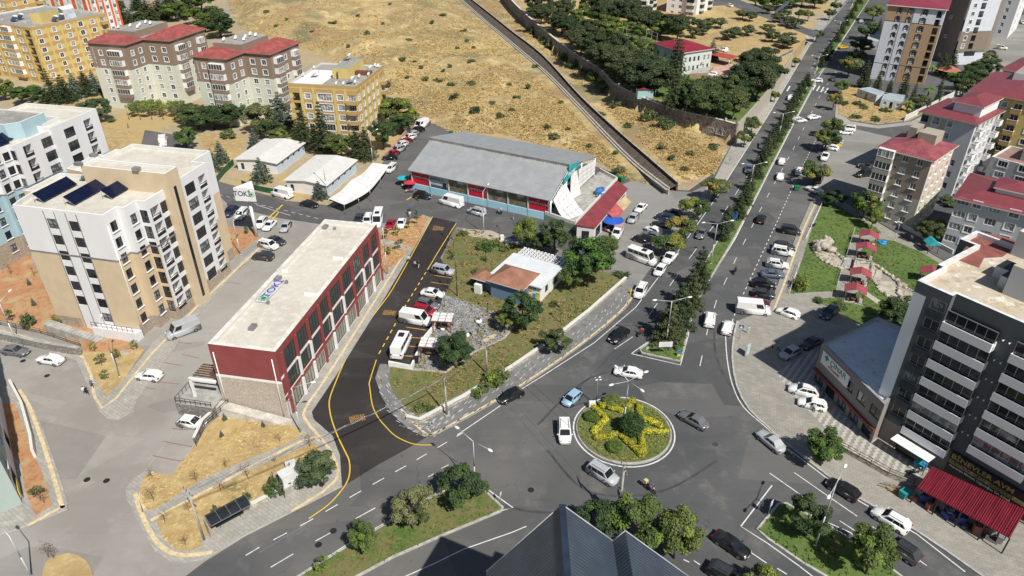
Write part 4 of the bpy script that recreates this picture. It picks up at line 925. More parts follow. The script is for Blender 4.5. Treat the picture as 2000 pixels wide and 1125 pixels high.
# ---- block behind it, and the orange and white one
B = Bld('apartment_block', 'yellow apartment block cut by the top left corner behind the larger yellow one', 'apartment building', [(-70, -5), (20, 2), (66, -12), (-10, -20)], 19.3, walls=[ywall]); B.balm = yband
for i in (0, 1): yzones(B, i, zf, fh, 6)
B.windows(0, [(f, 1.7, 1.5, .7, 'wt') for f in (.3, .5, .7, .9)], zf, fh, 6); B.windows(1, [(.2, 1.6, 1.5, .7, 'wt'), (.5, 1.5, 1.5, .7, 'wt'), (.83, 2.4, 2.2, .1, 'bal')], zf, fh, 6)
pilasters(B, 0, [.2, .4, .6, .8]); B.build(.5, cap=conc, roof=roofgrey)
B = Bld('apartment_block', 'white apartment block with vivid orange stripes at the top edge, far left', 'apartment building', [(75, -25), (185, -18), (205, -30), (100, -40)], 22, walls=[whitew]); org = plain('orange_render', (.70, .12, .03), .8); grn = plain('mint_render', (.35, .55, .42), .8)
for i in (0, 1): B.zones(i, [(f, f + .07, 0, 22, org) for f in (.05, .3, .48, .72, .93)] + [(f, f + .06, 0, 22, grn) for f in (.14, .38, .82)]); B.windows(i, [(f, 1.4, 1.5, .7, 'w') for f in (.22, .43, .64, .88)], 1.2, 2.9, 7)
B.build(.5, roof=roofgrey)
# ---- 6, 7 brown and cream twins
brown = plaster('brown_render', (.26, .195, .15)); cream = plaster('cream_render', (.62, .63, .53))
ltext = plain('facade_letters', (.75, .74, .7), .6)
def twin(px, flat, wedge, label, word, h=20.0):
    B = Bld('apartment_block', label, 'apartment building', px, h, walls=[cream], group='brown and cream twin blocks'); B.balm = brown
    zf, fh = 1.2, 2.9
    for i in range(6): B.zones(i, [(0, 1, zf + 4 * fh - .3, h, brown), (0, 1, zf + 2.9 * 1.5, zf + 2.9 * 1.5 + .06, trimg)])
    B.windows(0, [(.28, 1.2, 1.5, .75, 'wt'), (.7, 4.6, 2.4, .02, 'glz')], zf, fh, 6, skip={(1, 0)})
    B.windows(1, [(.28, 1.25, 1.5, .75, 'wt'), (.72, 1.25, 1.5, .75, 'wt')], zf, fh, 6)
    B.windows(2, [(.28, 1.5, 1.5, .75, 'wt'), (.72, 1.5, 1.5, .75, 'wt')], zf, fh, 6)
    B.windows(3, [(.2, 3.6, 2.4, .02, 'glz'), (.5, 1.0, 1.4, .8, 'wt'), (.78, 2.8, 2.4, .02, 'glz')], zf, fh, 6, skip={(0, 0), (2, 0)})
    B.build(0, roof=roofgrey); r = B.pts
    w0 = [r[0], r[1], r[2], (r[2][0] + r[0][0] - r[1][0], r[2][1] + r[0][1] - r[1][1])]
    k = 1.0; w1 = [r[2], r[3], r[4], (r[2][0] + r[4][0] - r[3][0], r[2][1] + r[4][1] - r[3][1])]
    rd = siding('bright_red_roof', (.32, .08, .07), .4, .4, 0, 0, .6, 0, .4, .25)
    hip(B, w0, h + .25, 2.0, .55, rd, em=brown); hip(B, w1, h + .25, 2.3, .55, rd, em=brown)
    # flat roofed stair head behind
    v = B.edge(1)[1]; u0 = B.edge(0)[1]; c = w0[3]; LL = B.edge(3)[2]
    q = [(c[0] + u0[0] * a + v[0] * b_, c[1] + u0[1] * a + v[1] * b_) for a, b_ in ((1, 1), (10, 1), (10, LL * .9), (1, LL * .9))]
    rbox(B, inset(ccw(q), -.4), h, h + 2.1, [roofgrey, brown], 'stair_house')
    for a, b_ in ((3, 3), (5, 6), (7, 8), (8.6, 5), (8.6, 11), (6, 12)): dish(B, c[0] + u0[0] * a + v[0] * b_, c[1] + u0[1] * a + v[1] * b_, h + 2.1, 4.2, .6)
    P = B.pt(0, 1.15, .06); uu = B.edge(0)[1]
    for k, ch in enumerate(word): text(ch, .75, ltext, B.root, (P[0] - B.x, P[1] - B.y, h - 1.6 - k * .72), (pi / 2, 0, atan2(uu[1], uu[0])), 'facade_letter')
    return B
twin([(176, 82), (238, 90), (281, 77), (329, 81), (392, 60), (290, 48)], None, None, 'brown and cream apartment block with red hipped roofs, left one of the twins', 'YEŞİMCE B')
Bt = twin([(378, 110), (440, 117), (476, 103), (527, 107), (580, 85), (476, 75)], None, None, 'brown and cream apartment block with red hipped roofs, right twin nearer the dry hill', 'YEŞİMCE A', 19.6)
# ---- 8 yellow flats beside the row of parked cars
H8 = 17.0
B = Bld('apartment_block', 'narrow yellow apartment block with flat cluttered roof beside the row of parked cars', 'apartment building', [(567, 158.8), (690.4, 172.4), (744, 131), (632, 118)], H8, walls=[ywall]); B.balm = yband
zf, fh = 1.2, 2.78
for i in (0, 1, 2): yzones(B, i, zf, fh, 6)
B.windows(0, [(.1, 2.0, 2.1, .1, 'l'), (.27, 1.6, 1.45, .7, 'wt'), (.52, 4.0, 1.9, .35, 'wt'), (.75, 1.7, 1.45, .7, 'wt'), (.92, 2.6, 2.1, .05, 'bal')], zf, fh, 5)
B.windows(1, [(.06, 1.3, 1.5, .6, 'wt'), (.22, .9, 1.4, .7, 'wt'), (.38, .9, 1.5, .6, 'wt'), (.55, .9, 1.5, .6, 'wt'), (.70, .9, 1.4, .7, 'wt'), (.89, 2.0, 2.1, .05, 'bal')], zf, fh, 5)
pilasters(B, 0, [.18, .36, .67, .83]); pilasters(B, 1, [.14, .3, .47, .63, .78]); B.build(.45, cap=conc, roof=roofgrey)
L0, L1 = B.edge(0)[2], B.edge(1)[2]
rbox(B, rect_on(B, L0 * .50, L0 * .74, L1 * .35, L1 * .9), H8 - .4, H8 + 2.4, [roofgrey, ywall], 'stair_house'); b = MB(); x, y = rect_on(B, L0 * .58, 0, L1 * .35 - .06, 0)[0]; b.box((x, y, H8 + .6), (.9, .1, 1.9), B.ang); b.build('door', dark, B.root)
rbox(B, rect_on(B, .6, L0 * .46, .6, L1 * .7), H8 - .44, H8 - .38, [white, white], 'roof_membrane'); rbox(B, rect_on(B, L0 * .75, L0 - .3, L1 * .55, L1 * .62), H8 - .4, H8 + .6, [plain('rusty_sheet', (.17, .06, .04)), plain('rusty_sheet', (1, 1, 1))], 'roof_lean_to')
blu = plain('blue_collector', (.03, .10, .33), .25)
for a, c, m in ((L0 * .18, L1 * .4, plain('brown_collector', (.2, .1, .09), .4)), (L0 * .8, L1 * .2, blu), (L0 * .52, L1 * .78, blu), (L0 * .85, L1 * .72, None)): x, y = rect_on(B, a, 0, c, 0)[0]; heater(B, x, y, H8 + (2.4 if c == L1 * .78 else -.4), B.ang, m)
for a, c in ((.06, .35), (.05, .7), (.93, .15), (.88, .4), (.96, .92), (.9, .95), (.7, .05), (.8, .06), (.35, .95), (.98, .5)): x, y = rect_on(B, L0 * a, 0, L1 * c, 0)[0]; dish(B, x, y, H8 - .3, 4.0, .5)
# ---- 9 twin white sheds
shedr = siding('white_sheet_roof', (.68, .67, .64), .5, .3, 1, 0, .5, 0, .22, .06); skyblue = plaster('pale_blue_wall', (.50, .58, .66))
def shed(px, ridge, h, label, rise=.6):
    pts = [G(x, y, h) for x, y in px]; B = Bld('shed', label, 'shed', None, h, pts=inset(ccw(pts), .5), walls=[whitew], group='twin white sheds')
    B.ang = atan2(B.edge(0)[1][1], B.edge(0)[1][0]); B.zones(1, [(0, 1, 0, h, skyblue)])
    B.windows(0, [(.13, .9, 1.7, .2, 'd'), (.7, .9, 2.1, 0, 'd')], .1, 3, 1); B.windows(1, [(f, 1.1, .6, 1.5, 'd') for f in (.2, .4, .6, .8)], .2, 3, 1); B.build(0)
    a, b_, c, d = pts; lp = lambda p, q, t: (p[0] + (q[0] - p[0]) * t, p[1] + (q[1] - p[1]) * t)
    m0, m1 = lp(a, b_, ridge), lp(d, c, ridge); r = MB(); t = .12
    for p in ((a, m0, m1, d), (m0, b_, c, m1)):
        z = [h if q in (a, b_, c, d) else h + rise for q in p]; r.hexa([(*q, zz) for q, zz in zip(p, z)], [(*q, zz + t) for q, zz in zip(p, z)])
    r.build('roof', shedr, B.root); g = MB(); g.face([(*inset(pts, .5)[0], h - .02), (*inset(pts, .5)[1], h - .02), (*m0, h + rise)]); g.build('gable', whitew, B.root)
    return B
shed([(456, 312), (541, 321), (598, 279), (517, 271)], .5, 2.9, 'white shed with low pale sheet roof, left of the two by the street')
shed([(553, 353), (639, 364), (700, 313), (617, 303)], .5, 2.9, 'white shed with low pale sheet roof, right one, beside the draped white stall')
# ---- 10 market hall
mr = lambda ang: siding('grey_ribbed_roof', (.38, .395, .40), .45, .7, 0, ang, .5, .2, .45, .1)
z0e, z1e = 5.1, 9.2
FL, FR = G(796, 333, z0e), G(1074, 393, z0e); RL, RR = G(855, 279, z1e), G(1128, 332, z1e); BL, BR = G(917, 260, z1e + 1.0 - 3.4), G(1168, 305, z1e + 1.0 - 3.4)
am = atan2(FR[1] - FL[1], FR[0] - FL[0]); um = (cos(am), sin(am)); vm = (-um[1], um[0])
Lm = hypot(FR[0] - FL[0], FR[1] - FL[1]); dm = (RL[0] - FL[0]) * vm[0] + (RL[1] - FL[1]) * vm[1]; db = (BR[0] - FL[0]) * vm[0] + (BR[1] - FL[1]) * vm[1]
B = Bld('market_hall', 'long market hall with grey ribbed roof, red banners and pale blue base wall', 'market hall', None, z0e, pts=[(FL[0] + um[0] * a + vm[0] * c, FL[1] + um[1] * a + vm[1] * c) for a, c in ((1, 1), (Lm - .5, 1), (Lm - .5, db - .6), (1, db - .6))], walls=[offw]); BM = B
B.ang = am; bluew = plaster('sky_blue_wall', (.36, .60, .72)); PM = lambda a, c, z: (FL[0] + um[0] * a + vm[0] * c, FL[1] + um[1] * a + vm[1] * c, z)
b = MB(); b.hexa([PM(0, 0, z0e), PM(Lm, 0, z0e), PM(Lm, dm, z1e), PM(0, dm, z1e)], [PM(0, 0, z0e + .15), PM(Lm, 0, z0e + .15), PM(Lm, dm, z1e + .15), PM(0, dm, z1e + .15)]); b.build('roof', mr(am), B.root)
b = MB(); b.hexa([PM(-.0, dm - .3, z1e + 1.0), PM(Lm + .6, dm - .3, z1e + 1.0), PM(Lm + .6, db, 6.8), PM(0, db, 6.8)], [PM(-.0, dm - .3, z1e + 1.12), PM(Lm + .6, dm - .3, z1e + 1.12), PM(Lm + .6, db, 6.92), PM(0, db, 6.92)]); b.build('roof', mr(am), B.root)
b = MB(); b.obox(PM(0, 0, 0)[:2], um, 0, Lm, -dm - .1, -dm + .02, z1e, z1e + 1.0)
n = 60
for k in range(n): b.obox(PM(0, 0, 0)[:2], um, Lm * k / n, Lm * k / n + .08, -dm + .02, -dm + .1, z1e + .16, z1e + 1.0)
b.build('clerestory', plain('pale_panel', (.60, .59, .55)), B.root)
rs = [PM(0, 0, 0)[:2]]; b = MB(); b.obox(rs[0], um, .3, Lm + 1.5, -1.0, -.6, 0, 1.75, 0); b.build('base_wall', bluew, B.root)
sl_ = -.0; nb = 8; fr = [.0, .14, .285, .43, .575, .72, .86, 1.0]
for k in range(8): b = MB(); b.obox(rs[0], um, .6 + (Lm - 1.2) * fr[k] - .12, .6 + (Lm - 1.2) * fr[k] + .12, -.95, -.6, 0, z0e + .2); b.build('column', white if k == 7 else plain('grey_column', (.5, .5, .5)), B.root)
redb = plain('red_banner', (.48, .012, .03), .5, 0, .1); photo = groundmat('printed_banner', ((.16, .12, .09), (.08, .10, .05), (.30, .26, .2)), .4, 1.0, 3, .5, [((.35, .22, .05), .9, .6, .66), ((.05, .14, .06), 1.3, .62, .68)], .02); skyb = plain('blue_white_banner', (.42, .47, .50), .5, 0, .3, .3)
Lb = Lm - 1.2; wtxt = plain('banner_white', (.8, .78, .75), .6); dtxt = plain('banner_dark', (.02, .022, .03), .6)
for k in range(7):
    kind = 'rspprps'[k] if k < 7 else 'p'; kind = ['r', 's', 'p', 'r', 'p', 'p', 'r'][k]; x0, x1 = .6 + Lb * fr[k] + .2, .6 + Lb * fr[k + 1] - .2
    b = MB(); b.obox(rs[0], um, x0, x1, -.95, -.85, 1.76, z0e + .1); o = b.build('banner', {'r': redb, 's': skyb, 'p': photo}[kind], B.root)
    xm = (x0 + x1) / 2; P = PM(xm, .83, 0)
    def T_(body, sz, z, m, dx=0, sx=1): Q = PM(xm + dx, .83, z); text(body, sz, m, B.root, (Q[0] - B.x, Q[1] - B.y, z), (pi / 2, 0, am), 'banner_lettering', .01, 'CENTER', sx)
    if kind == 'r': T_('SOSYETE PAZARI', .72, 3.5, wtxt); T_('• • •', .4, 4.2, wtxt)
    if kind == 's':
        T_('ASPALT', .95, 4.0, dtxt, -.6, 1.1)
        b = MB(); b.obox(rs[0], um, x1 - 1.5, x1 - .5, -.85, -.82, 1.9, 3.3); b.build('figure_print', dtxt, B.root); b = MB(); Q = PM(x1 - 1, .82, 3.55); b.blob(Q, (.22, .05, .3)); b.build('figure_print', plain('print_skin', (.4, .24, .17)), B.root)
        b = MB(); b.obox(rs[0], um, x0, x1, -.85, -.83, 1.78, 2.5); b.build('banner_strip', plain('print_dark', (.06, .07, .1)), B.root)
    if kind == 'p': b = MB(); b.obox(rs[0], um, xm - .2, xm + 1.4, -.85, -.82, 4.1, 4.8); b.build('banner_plate', plain('plate_grey', (.45, .45, .42)), B.root)
# gable truss at the right end, frames, drapes
tr = MB()
def chord(c): return z0e + (z1e - z0e) * c / dm if c < dm else z1e + 1.0 - (z1e + 1.0 - 6.8) * (c - dm) / (db - dm)
for j in range(16):
    c0, c1 = .2 + (db - .4) * j / 16, .2 + (db - .4) * (j + 1) / 16; A0, A1 = PM(Lm + .1, c0, chord(c0) - .12), PM(Lm + .1, c1, chord(c1) - .12); B0, B1 = PM(Lm + .1, c0, chord(c0) - 1.0), PM(Lm + .1, c1, chord(c1) - 1.0)
    tr.cyl(A0, A1, .07, n=5); tr.cyl(B0, B1, .07, n=5); tr.cyl(A0, B1, .05, n=4); tr.cyl(B0, A0, .05, n=4)
tr.build('roof_truss', white, B.root)
for c in (.3, db * .33, db * .66, db - .2): b = MB(); b.cyl(PM(Lm + .1, c, 0), PM(Lm + .1, c, chord(c) - .2), .16, n=8); b.build('column', white, B.root)
for name, body in (('e', 0),):
    g = MB(); P = lambda c, z: PM(Lm + .5, c, z); c0 = dm * .62; c1 = dm * 1.45
    zz = lambda c: 6.6 + (c - c0) * .22
    g.hexa([PM(Lm + .35, c0, zz(c0)), PM(Lm + .5, c0, zz(c0)), PM(Lm + .5, c1, zz(c1)), PM(Lm + .35, c1, zz(c1))], [PM(Lm + .35, c0, zz(c0) + 1.5), PM(Lm + .5, c0, zz(c0) + 1.5), PM(Lm + .5, c1, zz(c1) + 1.5), PM(Lm + .35, c1, zz(c1) + 1.5)])
    c2 = dm * 1.0; g.cyl(PM(Lm + .3, c2, zz(c2) + 2.0), PM(Lm + .5, c2, zz(c2) + 2.0), 1.1, n=14)
    g.build('sign', plain('teal_sign', (.02, .36, .38), .5), B.root)
    o = text('PAZARI', 1.1, wtxt, B.root, (PM(Lm + .53, (c0 + c1) / 2, 0)[0] - B.x, PM(Lm + .53, (c0 + c1) / 2, 0)[1] - B.y, zz((c0 + c1) / 2) + .7), (pi / 2, 0, am + pi / 2), 'sign_lettering')
tarp = plain('white_tarpaulin', (.70, .69, .67), .8, 0, .15, 1.2); seam = plain('tarp_seam', (.35, .35, .36), .8)
def drape(B, top, bot, mats, name, sag=.5, nu=10, nv=8, seams=True, label=None):
    """cloth hung between two edges; top, bot = end points in the world"""
    g = MB(); g2 = MB(); V = Vector
    def S_(u, v):
        a = V(top[0]).lerp(V(top[1]), u); c = V(bot[0]).lerp(V(bot[1]), u); p = a.lerp(c, v)
        return p + V((0, 0, -sag * sin(pi * v) - .12 * sin(u * 9 + v * 4) * sin(pi * v)))
    for i in range(nu):
        for j in range(nv):
            q = [S_(i / nu, j / nv), S_((i + 1) / nu, j / nv), S_((i + 1) / nu, (j + 1) / nv), S_(i / nu, (j + 1) / nv)]; g.face(q, 0, True); g.face([p + V((0, 0, -.03)) for p in reversed(q)], 0, True)
    if seams:
        for k in range(1, 4):
            for j in range(nv): g2.cyl(S_(k / 4, j / nv) + V((0, 0, .05)), S_(k / 4, (j + 1) / nv) + V((0, 0, .05)), .06, n=4)
            for i in range(nu): g2.cyl(S_(i / nu, k / 4) + V((0, 0, .05)), S_((i + 1) / nu, k / 4) + V((0, 0, .05)), .06, n=4)
    o = g.build(name, mats, B.root if B else None)
    if seams: g2.build('seam', seam, bo_fix(o, B.root))
    return o
drape(B, [PM(Lm + .3, dm * .12, 5.0), PM(Lm + .3, dm * .72, 7.0)], [PM(Lm + 4.2, dm * .02, 1.4), PM(Lm + 6.2, dm * .52, 1.5)], tarp, 'hung_sheet', .9)
drape(B, [PM(Lm + .3, dm * 1.05, 7.8), PM(Lm + .3, dm * 1.4, 7.4)], [PM(Lm + .8, dm * .95, 1.6), PM(Lm + 1.6, dm * 1.4, 1.6)], tarp, 'hung_sheet', .3, seams=False)
drape(B, [PM(Lm + .3, dm * 1.5, 7.2), PM(Lm + .3, db * .97, 6.0)], [PM(Lm + .5, dm * 1.5, 2.4), PM(Lm + .5, db * .97, 2.6)], tarp, 'hung_sheet', .2)
# raised terrace between hall and lean-to
TP = [G(x, y, 1.4) for x, y in ((1064, 419), (1124, 440), (1206, 352), (1172, 334))]
B = Bld('terrace', 'raised concrete terrace with green front wall between market hall and red lean-to', 'terrace', None, 1.4, pts=inset(ccw(TP), 0), walls=[plaster('green_wall', (.22, .30, .19))]); B.zones(1, [(0, 1, -1, 2, offw)]); B.build(0, roof=conc)
b = MB(); 
for i in (0, 1, 2): wallstrip(b, [B.pts[i], B.pts[(i + 1) % 4]], .3, 1.39, 2.2, 0, .15)
b.build('parapet', offw, B.root); BT = B
# ---- 11 red roofed lean-to row of shops
h11 = 3.6; q = [G(x, y, h11) for x, y in ((1123, 440), (1163, 443), (1227, 367), (1205, 353))]; q = ccw(q)
B = Bld('shop_row', 'low row of shops under one long red sheet roof beside the market parking', 'shop', None, h11 - .3, pts=inset(q, .3), walls=[offw]); B.windows(1, [(f, 3.2, 2.4, .1, 'd') for f in (.12, .3, .5, .7, .88)], 0, 3, 1); B.windows(0, [(.5, 1.6, 2.2, .1, 'd')], 0, 3, 1); B.build(0)
b = MB(); b.hexa([(*p, z) for p, z in zip(q, (3.6, 3.3, 3.3, 3.6))], [(*p, z + .12) for p, z in zip(q, (3.6, 3.3, 3.3, 3.6))]); b.build('roof', siding('red_lean_to_roof', (.26, .05, .06), .35, .4, 0, 1.0, .5, 0, .4, .2), B.root)
for px, m in ((((1186, 417), (1205, 431), (1218, 411), (1204, 398)), plain('red_canvas', (.42, .10, .10), .8, 0, .3)), (((1204, 398), (1218, 411), (1233, 394), (1220, 384)), plain('tan_canvas', (.50, .38, .22), .8, 0, .3))):
    w = [G(*p, 2.9 - .5 * (k in (1, 2))) for k, p in enumerate(px)]; b = MB(); zz = (3.0, 2.3, 2.3, 3.0); b.hexa([(*p, z) for p, z in zip(w, zz)], [(*p, z + .05) for p, z in zip(w, zz)]); a_ = b.build('awning', m, B.root)
# ---- 12 municipal house in the garden
terra = siding('terracotta_tiles', (.33, .155, .10), .33, .6, 1, 0, .8, 0, .4, .25); blueh = plaster('blue_house_wall', (.13, .21, .32)); hh = 3.4
W4 = [G(x, y, hh) for x, y in ((965, 537), (1052, 576), (1092, 526), (1003, 499))]
def gh(px, z=hh): return G(*px, z)
hw_ = 3.3
B = Bld('house', 'single-storey house with terracotta front roof and white sheet rear roof in the garden', 'house', [(965, 536), (1055, 563), (1110, 508), (1021, 486)], hw_, walls=[whitew]); BH = B
L0, L1 = B.edge(0)[2], B.edge(1)[2]; A0 = atan2(B.edge(0)[1][1], B.edge(0)[1][0])
B.windows(1, [(.22, 1.2, 1.5, .9, 'd'), (.55, 1.7, 1.6, .8, 'd')], .2, 3, 1); B.build(0, roof=whitew)
q = rect_on(B, -.5, L0 + .5, -.4, L1 * .74); b = MB(); b.hexa([(*q[0], hw_ + .1), (*q[1], hw_ + .1), (*q[2], hw_ + .1), (*q[3], hw_ + .1)], [(*q[0], hw_ + .42), (*q[1], hw_ + .32), (*q[2], hw_ + .32), (*q[3], hw_ + .42)]); b.build('sheet_roof', siding('white_house_sheet', (.66, .69, .71), .9, .2, 1, -A0, .5, 0, .2, .06), B.root)
b = MB(); b.prism(rect_on(B, 0, L0, L1 * .745, L1 * 1.03), hw_ - .1, hw_ + .08, 0)
for i in range(13):
    for j in range(6): x, y = rect_on(B, L0 * (.04 + i * .077), 0, L1 * (.77 + j * .047), 0)[0]; b.box((x, y, hw_ + .2), (.34 + .2 * ((i + j) % 2), .3, .25), A0, 1)
b.build('lattice_roof', [plain('lattice_grey', (.16, .16, .17)), white], B.root)
FQ = [G(953, 552, hw_), G(1021, 572, hw_), G(1054, 540, hw_), G(986, 520, hw_)]; fp = snap(ccw(FQ), A0); fi = inset(fp, .45)
b = MB(); b.prism(fi, 0, hw_ + .3, 0); b.build('front_room', blueh, B.root); BF = _R(); BF.root = B.root; hip(BF, fp, hw_ + .55, 1.9, .1, terra, em=offw, ridge=.42)
u_ = ((fi[1][0] - fi[0][0]), (fi[1][1] - fi[0][1])); l_ = hypot(*u_); u_ = (u_[0] / l_, u_[1] / l_); v_ = (-u_[1], u_[0])
pq = [(fi[0][0] + u_[0] * a + v_[0] * c, fi[0][1] + u_[1] * a + v_[1] * c) for a, c in ((-4.6, .6), (.2, .6), (.2, 4.2), (-4.6, 4.2))]
b = MB(); b.prism(inset(pq, .7), 0, 2.4, 0); b.build('porch_room', blueh, B.root); hip(BF, pq, 2.7, 1.0, .1, terra, em=offw, ridge=.4)
b = MB(); x, y = fi[0][0] - u_[0] * 2.6 - v_[0] * .2, fi[0][1] - u_[1] * 2.6 - v_[1] * .2; b.box((x, y, 1.2), (1.4, .6, 1.9), A0); b.build('meter_cabinet', white, B.root)
mus = [(.8, .1, .35), (.75, .3, .05), (.05, .35, .5), (.7, .55, .05)]; b = MB(); x0, y0 = B.pt(0, L0 * .84, .06)[:2]; uu = B.edge(0)[1]
for k in range(16): b.box((x0 + uu[0] * ((k % 4) * .8 - 1.2), y0 + uu[1] * ((k % 4) * .8 - 1.2), .5 + (k * .37) % 2.6), (.6, .06, .5), A0, k % 4)
b.build('mural', [plain('mural_%d' % k, c) for k, c in enumerate(mus)], B.root)
# ---- 13 villa in the walled compound
B = Bld('villa', 'pale two-storey villa with dark red hipped roof inside the walled wooded compound', 'villa', [(1281, 85), (1342, 105), (1385, 93), (1330, 76)], PLZ + 7.6, z0=PLZ, walls=[plaster('pale_green_villa', (.55, .60, .56))])
B.windows(0, [(f, 1.1, 1.5, .8, 'w') for f in (.15, .4, .62, .85)], PLZ + .4, 3, 2); B.windows(1, [(f, 1.0, 1.7, .7, 'w') for f in (.1, .25, .4, .55, .75, .9)], PLZ + .4, 3, 2); B.build(0, roof=conc)
hip(B, B.pts, PLZ + 7.7, 1.6, .6, siding('dark_red_villa_roof', (.25, .02, .035), .4, .4, 0, .5, .5)); q = [G(x, y, PLZ + 3.2) for x, y in ((1352, 116), (1370, 124), (1378, 121), (1358, 113))]
hip(B, ccw(q), PLZ + 3.2, .8, .2, siding('dark_red_villa_roof', (1, 1, 1)), name='porch_roof'); rbox(B, [G(x, y, PLZ) for x, y in ((1346, 153), (1380, 152), (1392, 138), (1360, 138))], PLZ, PLZ + 1.6, [conc, stone('warm_stone', (.45, .30, .18), (.3, .2, .12), (.18, .13, .1), 1.5)], 'terrace')
B = Bld('carport', 'red-roofed open carport at the end of the pink villa courtyard', 'carport', [(1390, 107), (1430, 115), (1436, 109), (1393, 100)], PLZ + 2.8, z0=PLZ, walls=[whitew]); p = B.pts; b = MB()
for q_ in p: b.cyl((*q_, PLZ), (*q_, PLZ + 2.7), .12, n=6)
b.build('posts', white, B.root); b = MB(); b.prism(inset(p, -.4), PLZ + 2.7, PLZ + 2.85); b.build('roof', siding('carport_roof', (.45, .07, .05), .35, .4, 0, .3, .5), B.root)
# ---- 14 white flats at the top
for px, lab in (([(1310, -30), (1360, -22), (1396, -34), (1345, -42)], 'white apartment block cut by the top edge, right one above the wooded compound'), ([(1222, -25), (1262, -18), (1284, -28), (1240, -36)], 'white apartment block cut by the top edge, left one above the wooded compound')):
    B = Bld('apartment_block', lab, 'apartment building', px, 17, walls=[whitew]); B.balm = cream
    B.windows(0, [(.2, 1.5, 1.5, .8, 'w'), (.45, 1.5, 1.5, .8, 'w'), (.8, 3.2, 2.3, 0, 'glzd')], .8, 2.9, 5); B.windows(1, [(.25, 3, 2.3, 0, 'glzd'), (.75, 3, 2.3, 0, 'glzd')], .8, 2.9, 5); B.build(.5, roof=roofgrey)
# ---- 15 tan and white tower with its neighbours
tan = siding('tan_cladding', (.40, .27, .16), .45, .2, seam=.25, var=.06, rough=.8); wclad = siding('white_cladding', (.60, .63, .67), .45, .2, seam=.2, var=.05, rough=.8)
H15 = 25.0
B = Bld('apartment_tower', 'tall tan and white clad apartment tower with dark arched window trims beside the avenue', 'apartment building', [(1734, 12.8), (1848, 17.6), (1858, -6), (1752, -12)], H15, walls=[wclad])
B.zones(0, [(0, .46, 20.0, H15, tan), (.48, 1, 2, 20, tan), (.48, 1, 0, 2, tan), (0, 1, 19.9, 20.15, dark), (0, 1, 5.6, 5.8, dark), (.455, .48, 0, H15, trimg), (.27, .29, 0, H15, trimg)])
B.windows(0, [(.22, 1.1, 1.4, .7, 'wa'), (.41, 1.1, 1.4, .7, 'wa'), (.66, 1.6, 1.5, .7, 'wa'), (.91, 1.6, 2.2, .2, 'l')], .7, 2.68, 9)
B.build(0, roof=roofgrey); hip(B, B.pts, H15 + .3, 2.2, .7, siding('tower_red_roof', (.25, .04, .06), .4, .4, 0, 0, .5), em=white)
b = MB(); P = B.pt(3, B.edge(3)[2] * .4, 0); b.prism([G(x, y, 3) for x, y in ((1692, 80), (1716, 82), (1722, 62), (1700, 60))], .0, 3.2); b.build('canopy', plain('grey_canopy', (.4, .42, .44)), B.root)
dbr = plaster('taupe_render', (.24, .19, .15))
B = Bld('apartment_tower', 'plain taupe tower side wall with four small square windows right of the tan tower', 'apartment building', None, 36, pts=snap(ccw([G(*p_) for p_ in ((1813, 112), (1855, 126), (1884, 96), (1845, 88))]), radians(-18)), walls=[dbr]); B.windows(0, [(.45, .8, .9, .8, 'wt')], 1.0, 7.0, 5); B.windows(1, [(.5, 1.2, 1.5, .7, 'w')], 1, 2.9, 10); B.build(.5, roof=roofgrey)
B = Bld('apartment_tower', 'white over taupe apartment tower with dark balconies right of the plain taupe wall', 'apartment building', None, 36, pts=ccw([G(*p_) for p_ in ((1858, 127), (1914, 125), (1932, 92), (1880, 92))]), walls=[dbr])
B.zones(0, [(0, 1, 12.4, 36, wclad), (0, 1, -1, 4.4, wclad), (0, 1, 4.4, 5.4, plain('green_glass_band', (.16, .2, .12)))]); B.windows(0, [(.18, 1.2, 1.5, .7, 'wt', range(1, 9)), (.46, 1.9, 2.2, .2, 'l', range(1, 9)), (.5, 4.5, 1.8, .5, 'd', [0])], 2.7, 2.9, 9); B.windows(1, [(.5, 1.5, 1.5, .7, 'w')], 2.7, 2.9, 9); B.build(.5, roof=roofgrey)
B = Bld('apartment_tower', 'slim white apartment tower with green glazed corner at the top right', 'apartment building', None, 32, pts=ccw([G(*p_) for p_ in ((1938, 72), (1966, 76), (1985, 56), (1956, 54))]), walls=[whitew]); B.windows(0, [(.35, 1.3, 1.6, .7, 'w')], 1, 3, 9); B.windows(1, [(.4, 1.6, 1.8, .5, 'd')], 1, 3, 9); B.build(.5, roof=roofgrey)
# ---- 16 bare brown flats
B = Bld('apartment_block', 'weathered brown over grey apartment block with red roof and concrete tanks on top', 'apartment building', [(1720.5, 290), (1822, 314), (1868, 283.5), (1762, 262)], 16.0, walls=[plaster('grey_beige_render', (.40, .38, .33))]); B.balm = plaster('grey_beige_render', (1, 1, 1))
bb = plaster('brown_grey_render', (.27, .22, .18)); pk = plaster('pale_pink_render', (.62, .53, .44)); B.zones(0, [(.3, 1, 7.2, 16, bb), (.285, .305, 0, 16, whitew)]); B.zones(1, [(0, 1, 7.2, 16, pk), (0, 1, 0, 7.2, plaster('pale_cream_render', (.62, .58, .47)))])
B.windows(0, [(.14, 3.3, 2.2, .1, 'glz'), (.52, 1.2, 1.35, .8, 'ws'), (.8, 1.2, 1.35, .8, 'ws'), (.37, .4, .4, 1.6, 'd')], .5, 2.62, 6); B.windows(1, [(.14, 1.0, 1.3, .8, 'ws'), (.38, 1.0, 1.3, .8, 'ws'), (.62, 1.0, 1.3, .8, 'ws'), (.86, 1.0, 1.3, .8, 'ws')], .5, 2.62, 6); B.build(0, roof=roofgrey)
rr16 = siding('faded_red_roof', (.28, .075, .085), .4, .5, 0, .25, .6, 0, .45, .3); hip(B, B.pts, 16.2, 1.7, .6, rr16, em=offw); L0, L1 = B.edge(0)[2], B.edge(1)[2]
